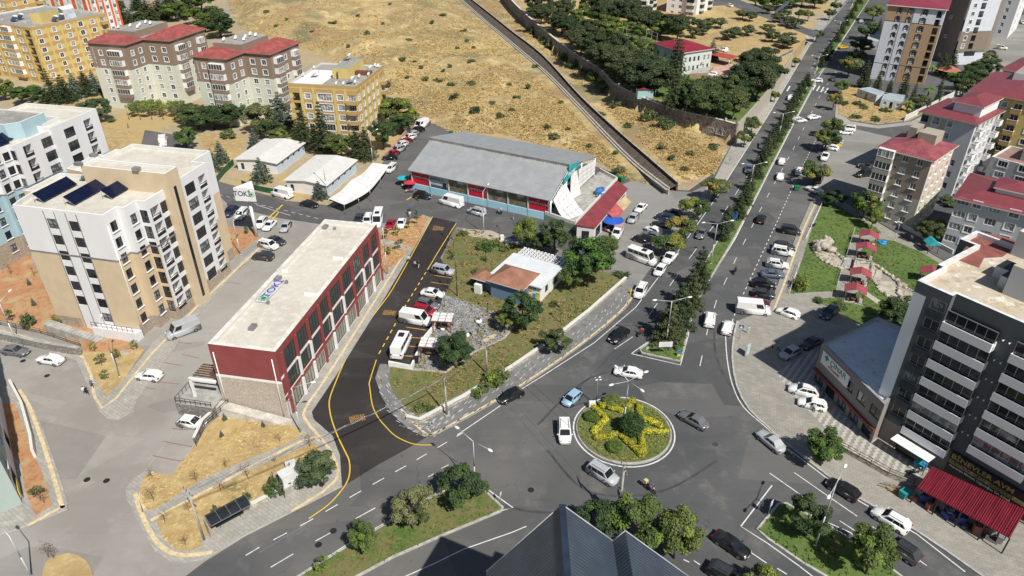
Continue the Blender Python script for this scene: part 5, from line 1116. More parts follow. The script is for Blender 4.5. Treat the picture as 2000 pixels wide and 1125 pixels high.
rough = plaster('bare_concrete', (.38, .34, .27), .8); rbox(B, rect_on(B, L0 * .44, L0 * .78, L1 * .5, L1 * .85), 16.2, 19.2, [rough, rough], 'tank_room'); rbox(B, rect_on(B, L0 * .2, L0 * .36, L1 * .6, L1 * .9), 16.2, 19.4, [rough, rough], 'stair_house')
# ---- 17 cream and white, two-tier red roof
B = Bld('apartment_block', 'white and cream apartment block with two-tier red roof and gold window caps', 'apartment building', [(1800.5, 219.5), (1912, 243), (1953, 216), (1855, 195)], 17.6, walls=[plaster('cool_white_render', (.60, .60, .60))]); B.balm = white
pc = plaster('beige_pink_render', (.50, .42, .35)); gold = plain('gold_trim', (.45, .30, .08)); B.zones(0, [(0.13, .2, 0, 17, pc), (.35, .47, 0, 17, pc), (.125, .135, 0, 17, gold), (.46, .472, 0, 17, gold)])
B.windows(0, [(.07, 1.5, 1.6, .7, 'd'), (.29, 1.6, 1.7, .7, 'wt'), (.55, 1.2, 1.4, .9, 'wt'), (.82, 1.0, 1.5, .8, 'w', range(0, 3))], .5, 2.85, 6); B.windows(1, [(.12, 2.2, 2.2, .1, 'bal'), (.33, 1.3, 1.6, .7, 'wt'), (.5, 1.3, 1.6, .7, 'wt'), (.67, 1.3, 1.6, .7, 'wt'), (.88, 2.0, 2.2, .1, 'bal')], .5, 2.85, 6); B.build(0, roof=roofgrey)
rr17 = siding('wine_red_roof', (.22, .05, .062), .4, .4, 0, .3, .5); hip(B, B.pts, 17.8, 1.2, .7, rr17, em=plain('cream_fascia', (.55, .48, .36)), ridge=.5); L0, L1 = B.edge(0)[2], B.edge(1)[2]
q = rect_on(B, L0 * .42, L0 * .92, L1 * .25, L1 * .95); rbox(B, q, 17.8, 20.6, [whitew, whitew], 'penthouse'); hip(B, ccw(q), 20.7, 1.3, .5, rr17, em=offw)
# ---- 18 yellow with red roofs (right edge)
B = Bld('apartment_block', 'yellow apartment block with red roof at the right edge behind the white one', 'apartment building', [(1898, 177), (2050, 207), (2110, 170), (1950, 140)], 15.3, walls=[ywall]); B.balm = yband
B.windows(0, [(.1, 2.4, 2.1, .1, 'bal'), (.28, 1.3, 1.4, .8, 'wt'), (.44, 1.3, 1.4, .8, 'wt'), (.6, 2.4, 2.1, .1, 'bal'), (.8, 1.3, 1.4, .8, 'wt')], .6, 2.85, 5); B.build(0, roof=roofgrey); hip(B, B.pts, 15.5, 1.4, .7, rr17, em=plain('yellow_fascia', (.55, .42, .16)), ridge=.3); L0, L1 = B.edge(0)[2], B.edge(1)[2]
rbox(B, rect_on(B, L0 * .3, L0 * .62, L1 * .6, L1), 15.5, 18.2, [roofgrey, offw], 'stair_house')
B = Bld('apartment_block', 'far apartment block with wine-red hipped roof at the right edge', 'apartment building', [(1960, 134), (2030, 150), (2070, 126), (2000, 116)], 15, walls=[cream]); B.windows(0, [(f, 1.3, 1.4, .8, 'wt') for f in (.15, .4, .65, .9)], .6, 2.9, 5); B.build(0, roof=roofgrey); hip(B, B.pts, 15.2, 2.2, .7, rr17)
# ---- 19 grey block in front
B = Bld('house', 'grey flat-roofed house between the yellow flats and the light grey flats', 'house', [(1937, 307), (2040, 330), (2075, 306), (1968, 286)], 8.5, walls=[plaster('grey_house_render', (.36, .36, .38))]); B.windows(0, [(.25, 2.0, 1.4, .8, 'wt'), (.7, 3.0, 1.5, .8, 'wt')], .5, 2.7, 3); B.windows(3, [(.5, 2.0, 1.4, .8, 'wt')], .5, 2.7, 3); B.build(.4, roof=plain('faded_pink_roof', (.3, .18, .15)))
L0, L1 = B.edge(0)[2], B.edge(1)[2]; rbox(B, rect_on(B, L0 * .45, L0 * .95, L1 * .3, L1), 8, 11, [roofgrey, plaster('grey_house_render', (1, 1, 1))], 'upper_room')
# ---- 20 light grey flats with red roof
B = Bld('apartment_block', 'light grey apartment block with wine-red roof and dormer below the white one', 'apartment building', [(1861, 384), (2060, 434), (2120, 390), (1909, 344)], 11.0, walls=[plaster('light_grey_render', (.46, .48, .50))]); B.balm = plaster('light_grey_render', (1, 1, 1))
B.windows(0, [(.06, 2.2, 1.4, .8, 'w'), (.2, 1.5, 1.4, .8, 'wt'), (.37, 2.0, 1.5, .7, 'w'), (.55, 1.7, 1.5, .7, 'wt'), (.75, 1.7, 1.5, .7, 'wt')], .9, 2.75, 4); B.build(0, roof=roofgrey); hip(B, B.pts, 11.2, 1.7, .7, rr17, em=plain('grey_fascia', (.45, .5, .53)), ridge=.35)
L0, L1 = B.edge(0)[2], B.edge(1)[2]; q = rect_on(B, L0 * .3, L0 * .62, L1 * .3, L1 * .7); rbox(B, q, 11.4, 13.3, [whitew, whitew], 'dormer'); hip(B, ccw(q), 13.4, .9, .5, rr17)
# ---- 21 grey tower with white balcony bands
H21 = 24.7; tg = plaster('slate_render', (.105, .12, .13), .3); tw = plaster('cool_white_wall', (.80, .84, .88), .2)
B = Bld('apartment_tower', 'dark grey tower with long white balcony bands and rust-stained flat roof on the right', 'apartment building', [(1798, 552), (1864, 577), (1869, 573), (2150, 697), (2290, 600), (1909, 443), (1881, 470), (1896, 473), (1844, 521), (1834, 518)], H21, walls=[tg], ang=atan2(G(2000, 630, H21)[1] - G(1869, 573, H21)[1], G(2000, 630, H21)[0] - G(1869, 573, H21)[0])); BX = B
L0 = B.edge(0)[2]; L2 = B.edge(2)[2]; x_, z_ = onf(B, 0, (1822, 700)); zc = 4.0
e1 = onf(B, 0, (1828, 575))[0] / L0
stc = plaster('taupe_stone', (.27, .24, .22)); B.zones(0, [(0, .36, zc - 1, H21 - 1.6, tw), (0, 1, -1, zc - .3, stc), (0, 1, H21 - 1.6, H21 + 1, tg), (0, .42, -1, 3.2, plain('cobalt_panel', (.015, .04, .22), .6))]); B.zones(9, [(0, 1, -1, H21 - 1.5, tw)]); B.zones(8, [(0, 1, -1, H21 - 1.5, tw)])
B.windows(0, [(.73, 1.9, 1.5, 1.05, 'g')], 3.9, 2.83, 7); 
a, u, L = B.edge(0)
for k in range(7): zk = 3.9 + k * 2.83; b = MB(); b.obox(a, u, .73 * L - 1.1, .73 * L + 1.05, .003, .4, zk - .05, zk + .12); b.obox(a, u, .73 * L - 1.0, .73 * L + 1.0, .34, .38, zk + .12, zk + .98); b.build('balcony', [plain('smoked_panel', (.04, .05, .065), .15)], B.root)
B.zones(2, [(0, 1, -1, zc - .3, stc)])
s1, s2 = 5.9, 7.9

a, u, L = B.edge(2); zt = H21 - 2.1; fh = 2.83
for (f0, f1, n) in ((.02, s1, 7), (s2, s2 + 6.4, 6), (s2 + 8.6, L - .4, 6)):
    for k in range(n):
        z = 20.16 - k * fh; B.open.setdefault(2, []).append((f0 + .1, f1 - .1, z + .95, z + 2.35, .5))
        b = MB(); b.obox(a, u, f0, f1, .003, 1.15, z - .25, z + .02, 0); b.obox(a, u, f0, f1, 1.05, 1.15, z + .02, z + .95, 0); b.obox(a, u, f0, f0 + .1, .003, 1.05, z + .02, z + .9, 0); b.obox(a, u, f1 - .1, f1, .003, 1.05, z + .02, z + .9, 0); bo = b.build('balcony', [plaster('cool_white_band', (.85, .86, .86), .1)], B.root)
        g = MB(); m = max(4, int((f1 - f0) / 1.05))
        for q in range(m + 1): g.obox(a, u, f0 + (f1 - f0 - .07) * q / m, f0 + (f1 - f0 - .07) * q / m + .07, .62, .7, z + .03, z + 2.4)
        g.obox(a, u, f0, f1, .6, .72, z + 2.4, z + 2.5); g.obox(a, u, f0, f1, .62, .7, z + 1.0, z + 1.06); g.build('glazing_frame', steel, bo_fix(bo, B.root)); g = MB(); g.obox(a, u, f0 + .07, f1 - .07, .64, .67, z + .04, z + 2.4); g.build('pane', dglass, bo_fix(bo, B.root))
for k in range(6):
    z = zt - (k + .3) * fh
    for d in (.35, 1.0): P = B.pt(2, s1 + (s2 - s1) * (.3 + .35 * (d > .5)) , .5, z); b = MB(); b.cyl(B.pt(2, s1 + (s2 - s1) * (.3 + .35 * (d > .5)), 0, z), P, .025, n=5); b.cyl(P, (P[0], P[1], P[2] + .16), .09, n=8); b.build('wall_lamp', white, B.root)
ground_sh = onf(B, 2, (1960, 880))
rust = groundmat('stained_roof', ((.50, .42, .30), (.58, .54, .46), (.40, .30, .19)), .3, .6, 6, .95, [((.66, .63, .57), .5, .56, .64)], .2)
B.build(.7, cap=plain('white_coping', (.74, .75, .76)), roof=rust, pt=.45)
q = [G(x, y, 24.02) for x, y in ((1866, 506), (1912, 523), (1922, 504), (1958, 502), (1985, 480), (2040, 490), (1960, 462), (1908, 452), (1890, 478))]
b = MB(); b.prism(ccw(q), None, 24.03); b.build('red_roof_paint', groundmat('worn_red_paint', ((.23, .075, .06), (.28, .10, .08), (.20, .06, .05)), .3, .8, 6, .9, [((.52, .45, .33), .35, .60, .72)], .1), B.root)
gw = plaster('pale_grey_wall', (.52, .53, .54), .3)
for px, z1 in ((((1962, 580), (2040, 600), (2075, 560), (1992, 540)), 28.0), (((1972, 500), (2040, 515), (2060, 495), (1990, 482)), 27.5)):
    q = snap(ccw([G(x, y, 24.1) for x, y in px]), B.ang); rbox(B, q, 24.0, z1, [rust, gw], 'stair_house')
for px in (((1940, 540), (1968, 552), (1980, 535), (1956, 526)), ((1950, 560), (1964, 565), (1974, 551), (1960, 547))): rbox(B, snap(ccw([G(x, y, 24.1) for x, y in px]), B.ang), 24.0, 25.6, [dark, gw], 'roof_room')
# sign board over the shop
zs0, zs1 = .7, 4.25; sa = 6.3
sg = MB(); sg.obox(a, u, sa, sa + 13.5, .25, .45, zs0, zs1); so_ = sg.build('sign', plain('black_board', (.012, .011, .010), .5), B.root)
goldt = plain('gold_letters', (.50, .38, .16), .4, .3); rz = atan2(u[1], u[0])
def onsign(body, x, z, size, m, sx=1, dd=.47, al='LEFT'): P = B.pt(2, sa + x, dd, z); text(body, size, m, B.root, (P[0] - B.x, P[1] - B.y, z), (pi / 2, 0, rz), 'sign_lettering', .02, al, sx)
onsign('BİNEVLER AVM', .15, 3.6, 1.0, goldt, 1.12)
sg = MB(); sg.obox(a, u, sa + .1, sa + 13.3, .45, .47, 2.45, 2.98); sg.build('sign_strip', goldt, B.root)
onsign('•HEDİYELİK  •ÇEYİZ  •ZÜCCACİYE', .15, 2.72, .48, plain('sign_black', (.01, .01, .01)), 1.02, .48); onsign('Alışverişin Merkezi, Uygunluğun Tek Adresi', .3, 2.1, .42, wtxt, .98)
# ---- 22 low pharmacy and grocery building
B = Bld('shop_building', 'low shop building with blue-grey flat roof and pharmacy sign beside the dark tower', 'shop', None, 7.1, pts=ccw([G(x, y, 7.1) for x, y in ((1606, 670), (1728, 790), (1800, 720), (1790, 650), (1714, 618))]), walls=[plaster('taupe_stone', (1, 1, 1))]); BC = B
for i, n_ in ((0, 5), (4, 3)): B.windows(i, [((k + .6) / n_, B.edge(i)[2] / n_ - .9, 1.7, 2.4 if i == 0 else .5, 'd') for k in range(1 if i == 0 else 0, n_)], 1.6, 3, 1)
B.windows(0, [((k + .5) / 5, B.edge(0)[2] / 5 - .8, 1.9, .1, 'd') for k in range(5)], .2, 3, 1); B.build(.5, cap=plain('grey_coping', (.3, .31, .32)), roof=groundmat('blue_grey_roof', ((.68, .70, .72), (.58, .60, .63), (.76, .77, .78)), .2, 1, 6, .8, [((.16, .18, .24), 1.2, .62, .70)], .2), pt=.4)
def wsign(B, i, x0, x1, z0, z1, m, body, bm, size, sx=1, extra=None, d=.12):
    a, u, L = B.edge(i); g = MB(); g.obox(a, u, x0, x1, .004, d, z0, z1); s_ = g.build('sign', m, B.root); P = B.pt(i, (x0 + x1) / 2, d + .02, (z0 + z1) / 2)
    text(body, size, bm, B.root, (P[0] - B.x, P[1] - B.y, P[2] + (.35 if extra else 0)), (pi / 2, 0, atan2(u[1], u[0])), 'sign_lettering', .01, 'CENTER', sx)
    if extra: text(extra, size * .45, plain('sign_red_text', (.5, .02, .03)), B.root, (P[0] - B.x, P[1] - B.y, P[2] - .55), (pi / 2, 0, atan2(u[1], u[0])), 'sign_lettering')
Lc = B.edge(0)[2]; gsign = plain('sign_green', (1, 1, 1)); wsign(B, 0, .8, 7.2, 4.2, 6.3, white, '✚ ÇINAR', gsign, 1.25, 1, 'ECZANESİ')
wsign(B, 4, B.edge(4)[2] - 2.8, B.edge(4)[2] - .1, 2.6, 3.7, plain('sign_red', (.5, .01, .02), .4), 'BİM', white, 1.0)
a, u, L = B.edge(0); g = MB(); g.obox(a, u, 0, L, .004, .35, 2.15, 2.6); g.build('fascia', plain('brick_red_fascia', (.20, .045, .03)), B.root)
# ---- 23 shop canopy with red sheet roof
q = ccw([G(x, y, z) for x, y, z in ((1790, 953, 2.7), (1972, 1052, 2.7), (2003, 997, 3.0), (1820, 912, 3.0))])
B = Bld('shop_canopy', 'dark red corrugated shop canopy under the black and gold sign', 'canopy', None, 3.2, pts=q, walls=[offw]); zz = {}
i0 = min(range(4), key=lambda k: hypot(q[k][0] - G(1790, 953, 3.2)[0], q[k][1] - G(1790, 953, 3.2)[1])); q = q[i0:] + q[:i0]; zq = (2.7, 2.7, 3.0, 3.0); ra = atan2(q[1][1] - q[0][1], q[1][0] - q[0][0])
cor = siding('crimson_corrugated', (.20, .018, .035), .38, .9, 0, -ra, .4, .1, .55, .15)
b = MB(); b.hexa([(*p, z) for p, z in zip(q, zq)], [(*p, z + .08) for p, z in zip(q, zq)]); ux, uy = q[1][0] - q[0][0], q[1][1] - q[0][1]
for k in range(44):
    t = (k + .5) / 44; p0 = (q[0][0] + ux * t, q[0][1] + uy * t, 2.79); p1 = (q[3][0] + (q[2][0] - q[3][0]) * t, q[3][1] + (q[2][1] - q[3][1]) * t, 3.09); b.cyl(p0, p1, .07, n=6, cap=False)
b.build('roof', cor, B.root)
for k in range(5): t = k / 4; b = MB(); p0 = (q[0][0] + ux * t, q[0][1] + uy * t); b.box((*p0, 1.35), (.16, .16, 2.7), ra); b.build('post', dark, B.root)
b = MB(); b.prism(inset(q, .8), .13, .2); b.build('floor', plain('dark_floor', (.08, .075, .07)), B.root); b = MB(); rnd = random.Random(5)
for k in range(46):
    t, s_ = rnd.random() * .95, rnd.uniform(.1, .6); x = q[0][0] + ux * t + (q[3][0] - q[0][0]) * s_; y = q[0][1] + uy * t + (q[3][1] - q[0][1]) * s_; hgt_ = rnd.uniform(.4, 1.5); b.box((x, y, .2 + hgt_ / 2), (rnd.uniform(.3, .9), rnd.uniform(.3, .9), hgt_), rnd.random() * 3, k % 4)
o = b.build('shop_goods', [plain('goods_%d' % k, c) for k, c in enumerate(((.12, .12, .14), (.25, .24, .24), (.05, .06, .25), (.3, .1, .07)))], B.root); o['kind'] = 'stuff'
# ---- 24 navy metal roof in front of the camera
navy = siding('navy_roof_sheet', (.060, .080, .108), .30, .5, 1, 0, .42, .25, .6, .15)
zs = ((950, 1115, 19.0), (1098, 985, 27.0), (1197, 1057, 22.8), (1221, 1035, 24.0), (1345, 1125, 18.3)); X = [G(x, y, z)[0] for x, y, z in zs]; Z = [z[2] for z in zs]; Y1, Y0 = 38.0, 12.0
sl1 = (27 - 22.8) / (X[2] - X[1]); X[0] = X[1] - (27 - 19) / ((27 - 19) / (X[1] - X[0]))
Rt = empty('house_roof', ((X[1]), 25, 0)); Rt.name = 'apartment_block'; tag(Rt, 'steep navy metal gabled roof in the bottom centre foreground', 'apartment building')
BN = _R(); BN.root = Rt; b = MB(); rb = MB()
Y = (Y1, Y1, Y1, Y1, Y1)
for k in range(4):
    p = (X[k], Z[k]); q_ = (X[k + 1], Z[k + 1]); b.hexa([(p[0], Y0, p[1] - .15), (q_[0], Y0, q_[1] - .15), (q_[0], Y1, q_[1] - .15), (p[0], Y1, p[1] - .15)], [(p[0], Y0, p[1]), (q_[0], Y0, q_[1]), (q_[0], Y1, q_[1]), (p[0], Y1, p[1])])
    n_ = int((Y1 - Y0) / .3)
    for j in range(n_): y = Y1 - .06 - j * .3; rb.hexa([(p[0], y - .03, p[1]), (q_[0], y - .03, q_[1]), (q_[0], y + .03, q_[1]), (p[0], y + .03, p[1])], [(p[0], y - .02, p[1] + .045), (q_[0], y - .02, q_[1] + .045), (q_[0], y + .02, q_[1] + .045), (p[0], y + .02, p[1] + .045)])
ro = b.build('roof', navy, Rt); rb.build('standing_seams', plain('navy_seam', (.11, .14, .18), .35, .4), bo_fix(ro, Rt))
b = MB(); b.box((X[1], (Y0 + Y1) / 2, 27.03), (.5, Y1 - Y0, .14)); b.build('ridge_cap', plain('navy_cap', (.035, .05, .08), .4, .3), Rt)
b = MB()
for k in range(4): p = (X[k], Z[k]); q_ = (X[k + 1], Z[k + 1]); b.cyl((p[0], Y1 + .03, p[1]), (q_[0], Y1 + .03, q_[1]), .06, n=5)
b.build('verge_trim', plain('pale_trim', (.45, .46, .45)), Rt)
b = MB(); P = [(X[0] + 1, Z[0] - .6), (X[1], Z[1] - .4), (X[2], Z[2] - .4), (X[3], Z[3] - .4), (X[4] - 1, Z[4] - .6)]
b.face([(x, Y1 - .7, z) for x, z in reversed([(P[0][0], 0)] + P + [(P[4][0], 0)])]); b.face([(P[0][0], Y1 - .7, 0), (P[0][0], Y0, 0), (P[0][0], Y0, P[0][1]), (P[0][0], Y1 - .7, P[0][1])]); b.face([(P[4][0], Y0, 0), (P[4][0], Y1 - .7, 0), (P[4][0], Y1 - .7, P[4][1]), (P[4][0], Y0, P[4][1])]); b.face([(x, Y0, z) for x, z in ([(P[0][0], 0)] + P + [(P[4][0], 0)])])
b.build('wall', offw, Rt)
# ---- 25 site cabins
cab = siding('cabin_panel', (.52, .56, .60), .9, .2, 0, .3, .5, 0, .3)
for px, lab in (([(1684, 176), (1722, 189), (1730, 179), (1691, 167)], 'grey site cabin beside the dry lot, left of the two'), ([(1722, 190), (1762, 203), (1768, 188), (1730, 178)], 'grey site cabin beside the dry lot, right of the two')):
    B = Bld('site_cabin', lab, 'cabin', px, 2.7, walls=[cab], group='grey site cabins'); B.windows(0, [(.2, 1.0, .9, 1.0, 'w'), (.5, .9, 2.0, .1, 'd'), (.8, 1.0, .9, 1.0, 'w')], .1, 3, 1); B.build(.08, roof=plain('cabin_roof', (.35, .42, .46)), cap=steel, pt=.1)
# ================================================================ WALLS, CHANNEL, FENCES
rubble = stone('rubble_wall', (.25, .20, .18), (.14, .11, .105), (.30, .28, .26), .9, 1.0); bedst = stone('channel_stone', (.13, .10, .075), (.07, .055, .042), (.035, .03, .025), 1.2)
palew = stone('pale_stone_wall', (.52, .46, .38), (.42, .37, .31), (.28, .26, .23), 1.4); greyst = stone('grey_stone_wall', (.36, .34, .30), (.25, .23, .21), (.15, .14, .13), 1.6)
# stone retaining wall of the compound, with coping and piers
R_ = empty('retaining_wall', (*G(1300, 212, 0), 0)); tag(R_, 'long curved rubble retaining wall holding up the wooded compound above the dry hill', 'wall')
wp = [G(x, y, PLZ) for x, y in ((1440, 246), (1400, 235), (1333, 220), (1280, 203), (1233, 183), (1197, 163), (1167, 133), (1117, 103), (1047, 47), (1007, 10), (985, -15))]
wp = smooth(wp, 3); b = MB(); wallstrip(b, wp, .7, -1, PLZ + .5); b.build('stonework', rubble, R_); b = MB(); wallstrip(b, wp, .75, PLZ + .5, PLZ + .58); b.build('coping', offw, R_)
b = MB()
for p in wp[::2]: b.box((*p, PLZ + .9), (.5, .5, .8))
b.build('piers', conc, R_)
o = text('POLİS', 3.0, plain('wall_letters', (.42, .40, .38)), R_, (0, 0, 0), (pi / 2, 0, 0), 'wall_lettering', .04); A_, C_ = G(1372, 252, 2.6), G(1432, 262, 2.6); an_ = atan2(C_[1] - A_[1], C_[0] - A_[0]); nn_ = (sin(an_), -cos(an_))
wq0, wq1 = G(1372, 228, PLZ), G(1432, 243, PLZ); an_ = atan2(wq1[1] - wq0[1], wq1[0] - wq0[0]); nn_ = (sin(an_), -cos(an_)); mq = ((wq0[0] + wq1[0]) / 2 + nn_[0] * .45, (wq0[1] + wq1[1]) / 2 + nn_[1] * .45)
o.location = (mq[0] - R_['_o'][0], mq[1] - R_['_o'][1], 2.1); o.rotation_euler = (pi / 2, 0, an_); o.scale = (1.1, .75, 1)
b = MB(); q = [G(x, y, PLZ) for x, y in ((1440, 246), (1502, 176), (1522, 150), (1548, 110))]; wallstrip(b, q, .4, 0, PLZ + .4); o = b.build('boundary_wall', plaster('beige_wall', (.42, .38, .32), .5)); tag(o, 'tall plain beige wall along the avenue pavement beside the wooded compound', 'wall')
# channel
CA = [(917, -2), (958, 30), (1000, 64), (1060, 111), (1133, 191), (1200, 254), (1267, 313), (1323, 362)]; CB = [(900, -2), (945, 38), (1000, 84), (1067, 141), (1133, 208), (1200, 278), (1247, 323), (1307, 369)]
R_ = empty('stone_channel', at(1150, 215)); tag(R_, 'straight walled stone drainage channel cutting diagonally across the dry hill', 'channel')
ca = smooth([G(*p, 1.5) for p in CA], 4); cb = smooth([G(*p, 1.5) for p in CB], 4); hz = lambda k: (lambda x, y: 1.2 + k)
b = MB()
for i in range(len(ca) - 1): b.face([(*cb[i], hz(.3)(*cb[i])), (*cb[i + 1], hz(.3)(*cb[i + 1])), (*ca[i + 1], hz(.3)(*ca[i + 1])), (*ca[i], hz(.3)(*ca[i]))])
b.build('bed', bedst, R_)
b = MB(); wallstrip(b, ca, .4, hz(-2), hz(1.1)); b.build('far_wall', bedst, R_); b = MB(); wallstrip(b, cb, .35, hz(-2), hz(.5)); b.build('near_wall', palew, R_)
b = MB(); wallstrip(b, ca, .4, hz(1.1), hz(1.16)); wallstrip(b, cb, .5, hz(.5), hz(.58)); b.build('coping', palew, R_)
b = MB(); cb2 = [(x - .8, y - .6) for x, y in cb]; 
for i in range(len(cb) - 1): b.face([(*cb2[i], hz(.25)(*cb2[i])), (*cb2[i + 1], hz(.25)(*cb2[i + 1])), (*cb[i + 1], hz(.3)(*cb[i + 1])), (*cb[i], hz(.3)(*cb[i]))])
b.build('concrete_apron', conc, R_)
b = MB()
for p in ca[::1]: z = 2.3; b.cyl((*p, z), (*p, z + .9), .04, n=4)
b.build('railing', dark, R_)
def wallthing(px, w, h, mat, name, label, cat='wall', cap=None, z=0.0, n=0, closed=False):
    p = gp(px, z); p = smooth(p, n, closed) if n else p; c = p[len(p) // 2]; R = empty(name, (c[0], c[1], z)); tag(R, label, cat)
    b = MB(); wallstrip(b, p, w, z, z + h, 0, 0, closed); b.build('wall', mat, R)
    if cap: b = MB(); wallstrip(b, p, w + .12, z + h, z + h + .09, 0, 0, closed); b.build('coping', cap, R)
    return R
def fence(px, h, label, z=0.0, mat=None, step=2.0, name='fence', solid=None, rails=(.15, .55, .95), n=0):
    p = gp(px, z); p = smooth(p, n) if n else p; c = p[len(p) // 2]; R = empty(name, (c[0], c[1], z)); tag(R, label, 'fence'); m = mat or dark
    for i in range(len(p) - 1):
        a, c = p[i], p[i + 1]; L = hypot(c[0] - a[0], c[1] - a[1]); u = ((c[0] - a[0]) / L, (c[1] - a[1]) / L); k = max(1, int(L / step))
        b = MB()
        for q in range(k + (i == len(p) - 2)): b.obox(a, u, L * q / k, L * q / k + .06, -.03, .03, z, z + h)
        b.build('posts', m, R); b = MB()
        if solid: b.obox(a, u, 0, L, -.02, .02, z + .05, z + h)
        else:
            for r in rails: b.obox(a, u, 0, L, -.02, .02, z + h * r - .03, z + h * r + .03)
        b.build('panel' if solid else 'rails', solid or m, R)
    return R
wallthing([(-40, 655), (0, 662), (90, 683), (160, 694)], .5, 1.5, greyst, 'retaining_wall', 'grey rubble retaining wall below the red earth garden of the beige block', cap=conc)
fence([(-40, 628), (0, 634), (80, 651), (157, 676)], 1.0, 'low brown railing on top of the rubble wall by the red earth garden', 1.5 * 0 + .2, plain('brown_rail', (.12, .06, .045)), 2.4)
wallthing([(795, 820), (820, 826), (905, 781), (1000, 722), (1082, 666), (1150, 612), (1222, 548)], .45, .75, palew, 'garden_wall', 'low cream stone wall between the garden lawn and the avenue pavement', cap=offw)

R_ = wallthing([(760, 716), (804, 724), (829, 668), (852, 640)], .3, 1.1, white, 'garden_wall', 'white wall between the parking bays and the pebble garden')
wallthing([(802, 724), (870, 730), (927, 690), (985, 663), (1003, 640)], .3, .35, palew, 'garden_kerb_wall', 'low stone edging along the lower side of the pebble garden')
wallthing([(383, 868), (400, 832), (447, 790)], .35, 1.3, greyst, 'retaining_wall', 'short grey stone wall beside the white car below the red building', cap=offw)
fence([(383, 868), (400, 832), (447, 790)], 1.0, 'dark railing above the short stone wall by the white parked car', 1.35, None, 1.6)
wallthing([(452, 1006), (500, 988), (548, 962), (574, 950)], .45, .7, palew, 'garden_wall', 'low pale stone wall between the dry garden and the bus shelter', cap=offw)
wallthing([(25, 757), (48, 800), (66, 865), (70, 895)], .35, 1.6, offw, 'garden_wall', 'narrow pale wall with dark railing at the left edge garden')
wallthing([(1765, 297 - 60), (1790, 225), (1900, 170)], .3, 1.8, offw, 'boundary_wall', 'pale wall between the tan tower garden and the cream block')
wallthing([(1668, 404), (1700, 422), (1760, 445), (1808, 470), (1860, 497)], .3, 1.0, offw, 'boundary_wall', 'pale stepped wall along the street behind the park')
wallthing([(838, 236), (815, 238), (765, 298), (753, 310)], .25, 1.5, plaster('pink_wall', (.45, .28, .23)), 'boundary_wall', 'pink wall behind the row of cars beside the yellow flats')
gscreen = plain('green_screen', (.02, .10, .045), .8, 0, .3)
fence([(405, 352), (425, 356), (440, 338), (457, 322)], 1.6, 'dark green screened fence left of the twin sheds', 0, None, 2, 'fence', gscreen); fence([(473, 362), (500, 372), (535, 379)], 1.4, 'dark green screened fence in front of the left shed', 0, None, 2, 'fence', gscreen)
fence([(1573, 475 - 5), (1605, 400)], 1.0, 'thin white rail between the park lawn and the pavement, upper stretch', Z1, white, 3); fence([(1541, 574), (1560, 520)], 1.0, 'thin white rail between the park lawn and the pavement, lower stretch', Z1, white, 3)
fence([(1652, 503), (1668, 452)], 1.0, 'thin pale rail along the park path beside the upper gazebos', Z1, white, 3); fence([(1634, 560), (1643, 530)], 1.0, 'thin pale rail along the park path beside the lower gazebos', Z1, white, 3)
fence([(1632, 868), (1700, 905), (1735, 925), (1785, 945)], 1.0, 'dark railing on the edge of the chevron paving above the avenue pavement', Z1 + .6, None, 1.6)
wallthing([(1632, 872), (1700, 910), (1735, 930), (1787, 952)], .5, .7, palew, 'planter_wall', 'long stained low planter wall below the chevron paving', z=Z1)
fence([(1540, 8), (1512, 30)], 2.0, 'dark screen fence along the side road at the top', PLZ, None, 2, 'fence', plain('blue_screen', (.07, .10, .16)))
fence([(1486, 118), (1516, 124), (1547, 108)], 2.2, 'blue and white printed hoarding panels at the corner of the dry field', PLZ - 1.5, white, 2, 'hoarding', plain('blue_print', (.03, .12, .30), .5, 0, .5, .4)); fence([(1547, 120), (1562, 95), (1577, 72)], 2.0, 'white and grey hoarding along the avenue beside the dry field', 0, steel, 2.5, 'hoarding', plain('white_print', (.55, .57, .62), .5, 0, .3, .3))
fence([(1180, 82), (1215, 84)], 6, 'tall pale steel ball-court frame among the trees, left part', PLZ, white, 4, rails=(.3, .65, .98)); fence([(1222, 80), (1250, 84), (1281, 96)], 6, 'tall green netted ball-court fence beside the villa', PLZ, white, 3, rails=(.25, .5, .75, .98))
# ================================================================ TREES
def crown(n, size, clumps, seed, mats, up=.3, flat=.75, pl=False):
    """leaf-sized faces spread through many clumps; clumps: (centre, radius, weight)"""
    rnd = random.Random(seed); b = MB(); tot = sum(c[1] ** 2 for c in clumps)
    for ci, (c, r) in enumerate(clumps):
        k = max(4, int(n * r * r / tot))
        for _ in range(k):
            d = Vector((rnd.gauss(0, 1), rnd.gauss(0, 1), rnd.gauss(0, 1))).normalized(); rr = r * rnd.uniform(.55, 1.08)
            p = Vector(c) + Vector((d.x * rr, d.y * rr, d.z * rr * flat)); nn = (d + Vector((rnd.uniform(-.7, .7), rnd.uniform(-.7, .7), rnd.uniform(-.3, .9) + up))).normalized()
            u = nn.orthogonal().normalized(); w = nn.cross(u); t = rnd.uniform(0, pi); s = size * rnd.uniform(.6, 1.25)
            e = u * cos(t) + w * sin(t); f = nn.cross(e) * .62
            b.face([p - e * s, p - f * s + nn * s * .15, p + e * s, p + f * s + nn * s * .15], rnd.randrange(len(mats)) if pl else ci % len(mats))
    return b.mesh('crown', mats)
def ell_clumps(rnd, n, R, H0, H1, rc, hollow=.45, squash=1.0):
    out = []; cz, hz_ = (H0 + H1) / 2, (H1 - H0) / 2
    while len(out) < n:
        x, y, z = rnd.uniform(-1, 1), rnd.uniform(-1, 1), rnd.uniform(-1, 1); d = x * x + y * y + z * z
        if d > 1 or d < hollow: continue
        k = .82; w = 1 + .5 * noise.noise(Vector((x * 2, y * 2, rnd.random())))
        out.append(((x * R * k * w, y * R * k * w, cz + z * hz_ * k), rc * rnd.uniform(.45, 1.2)))
    return out
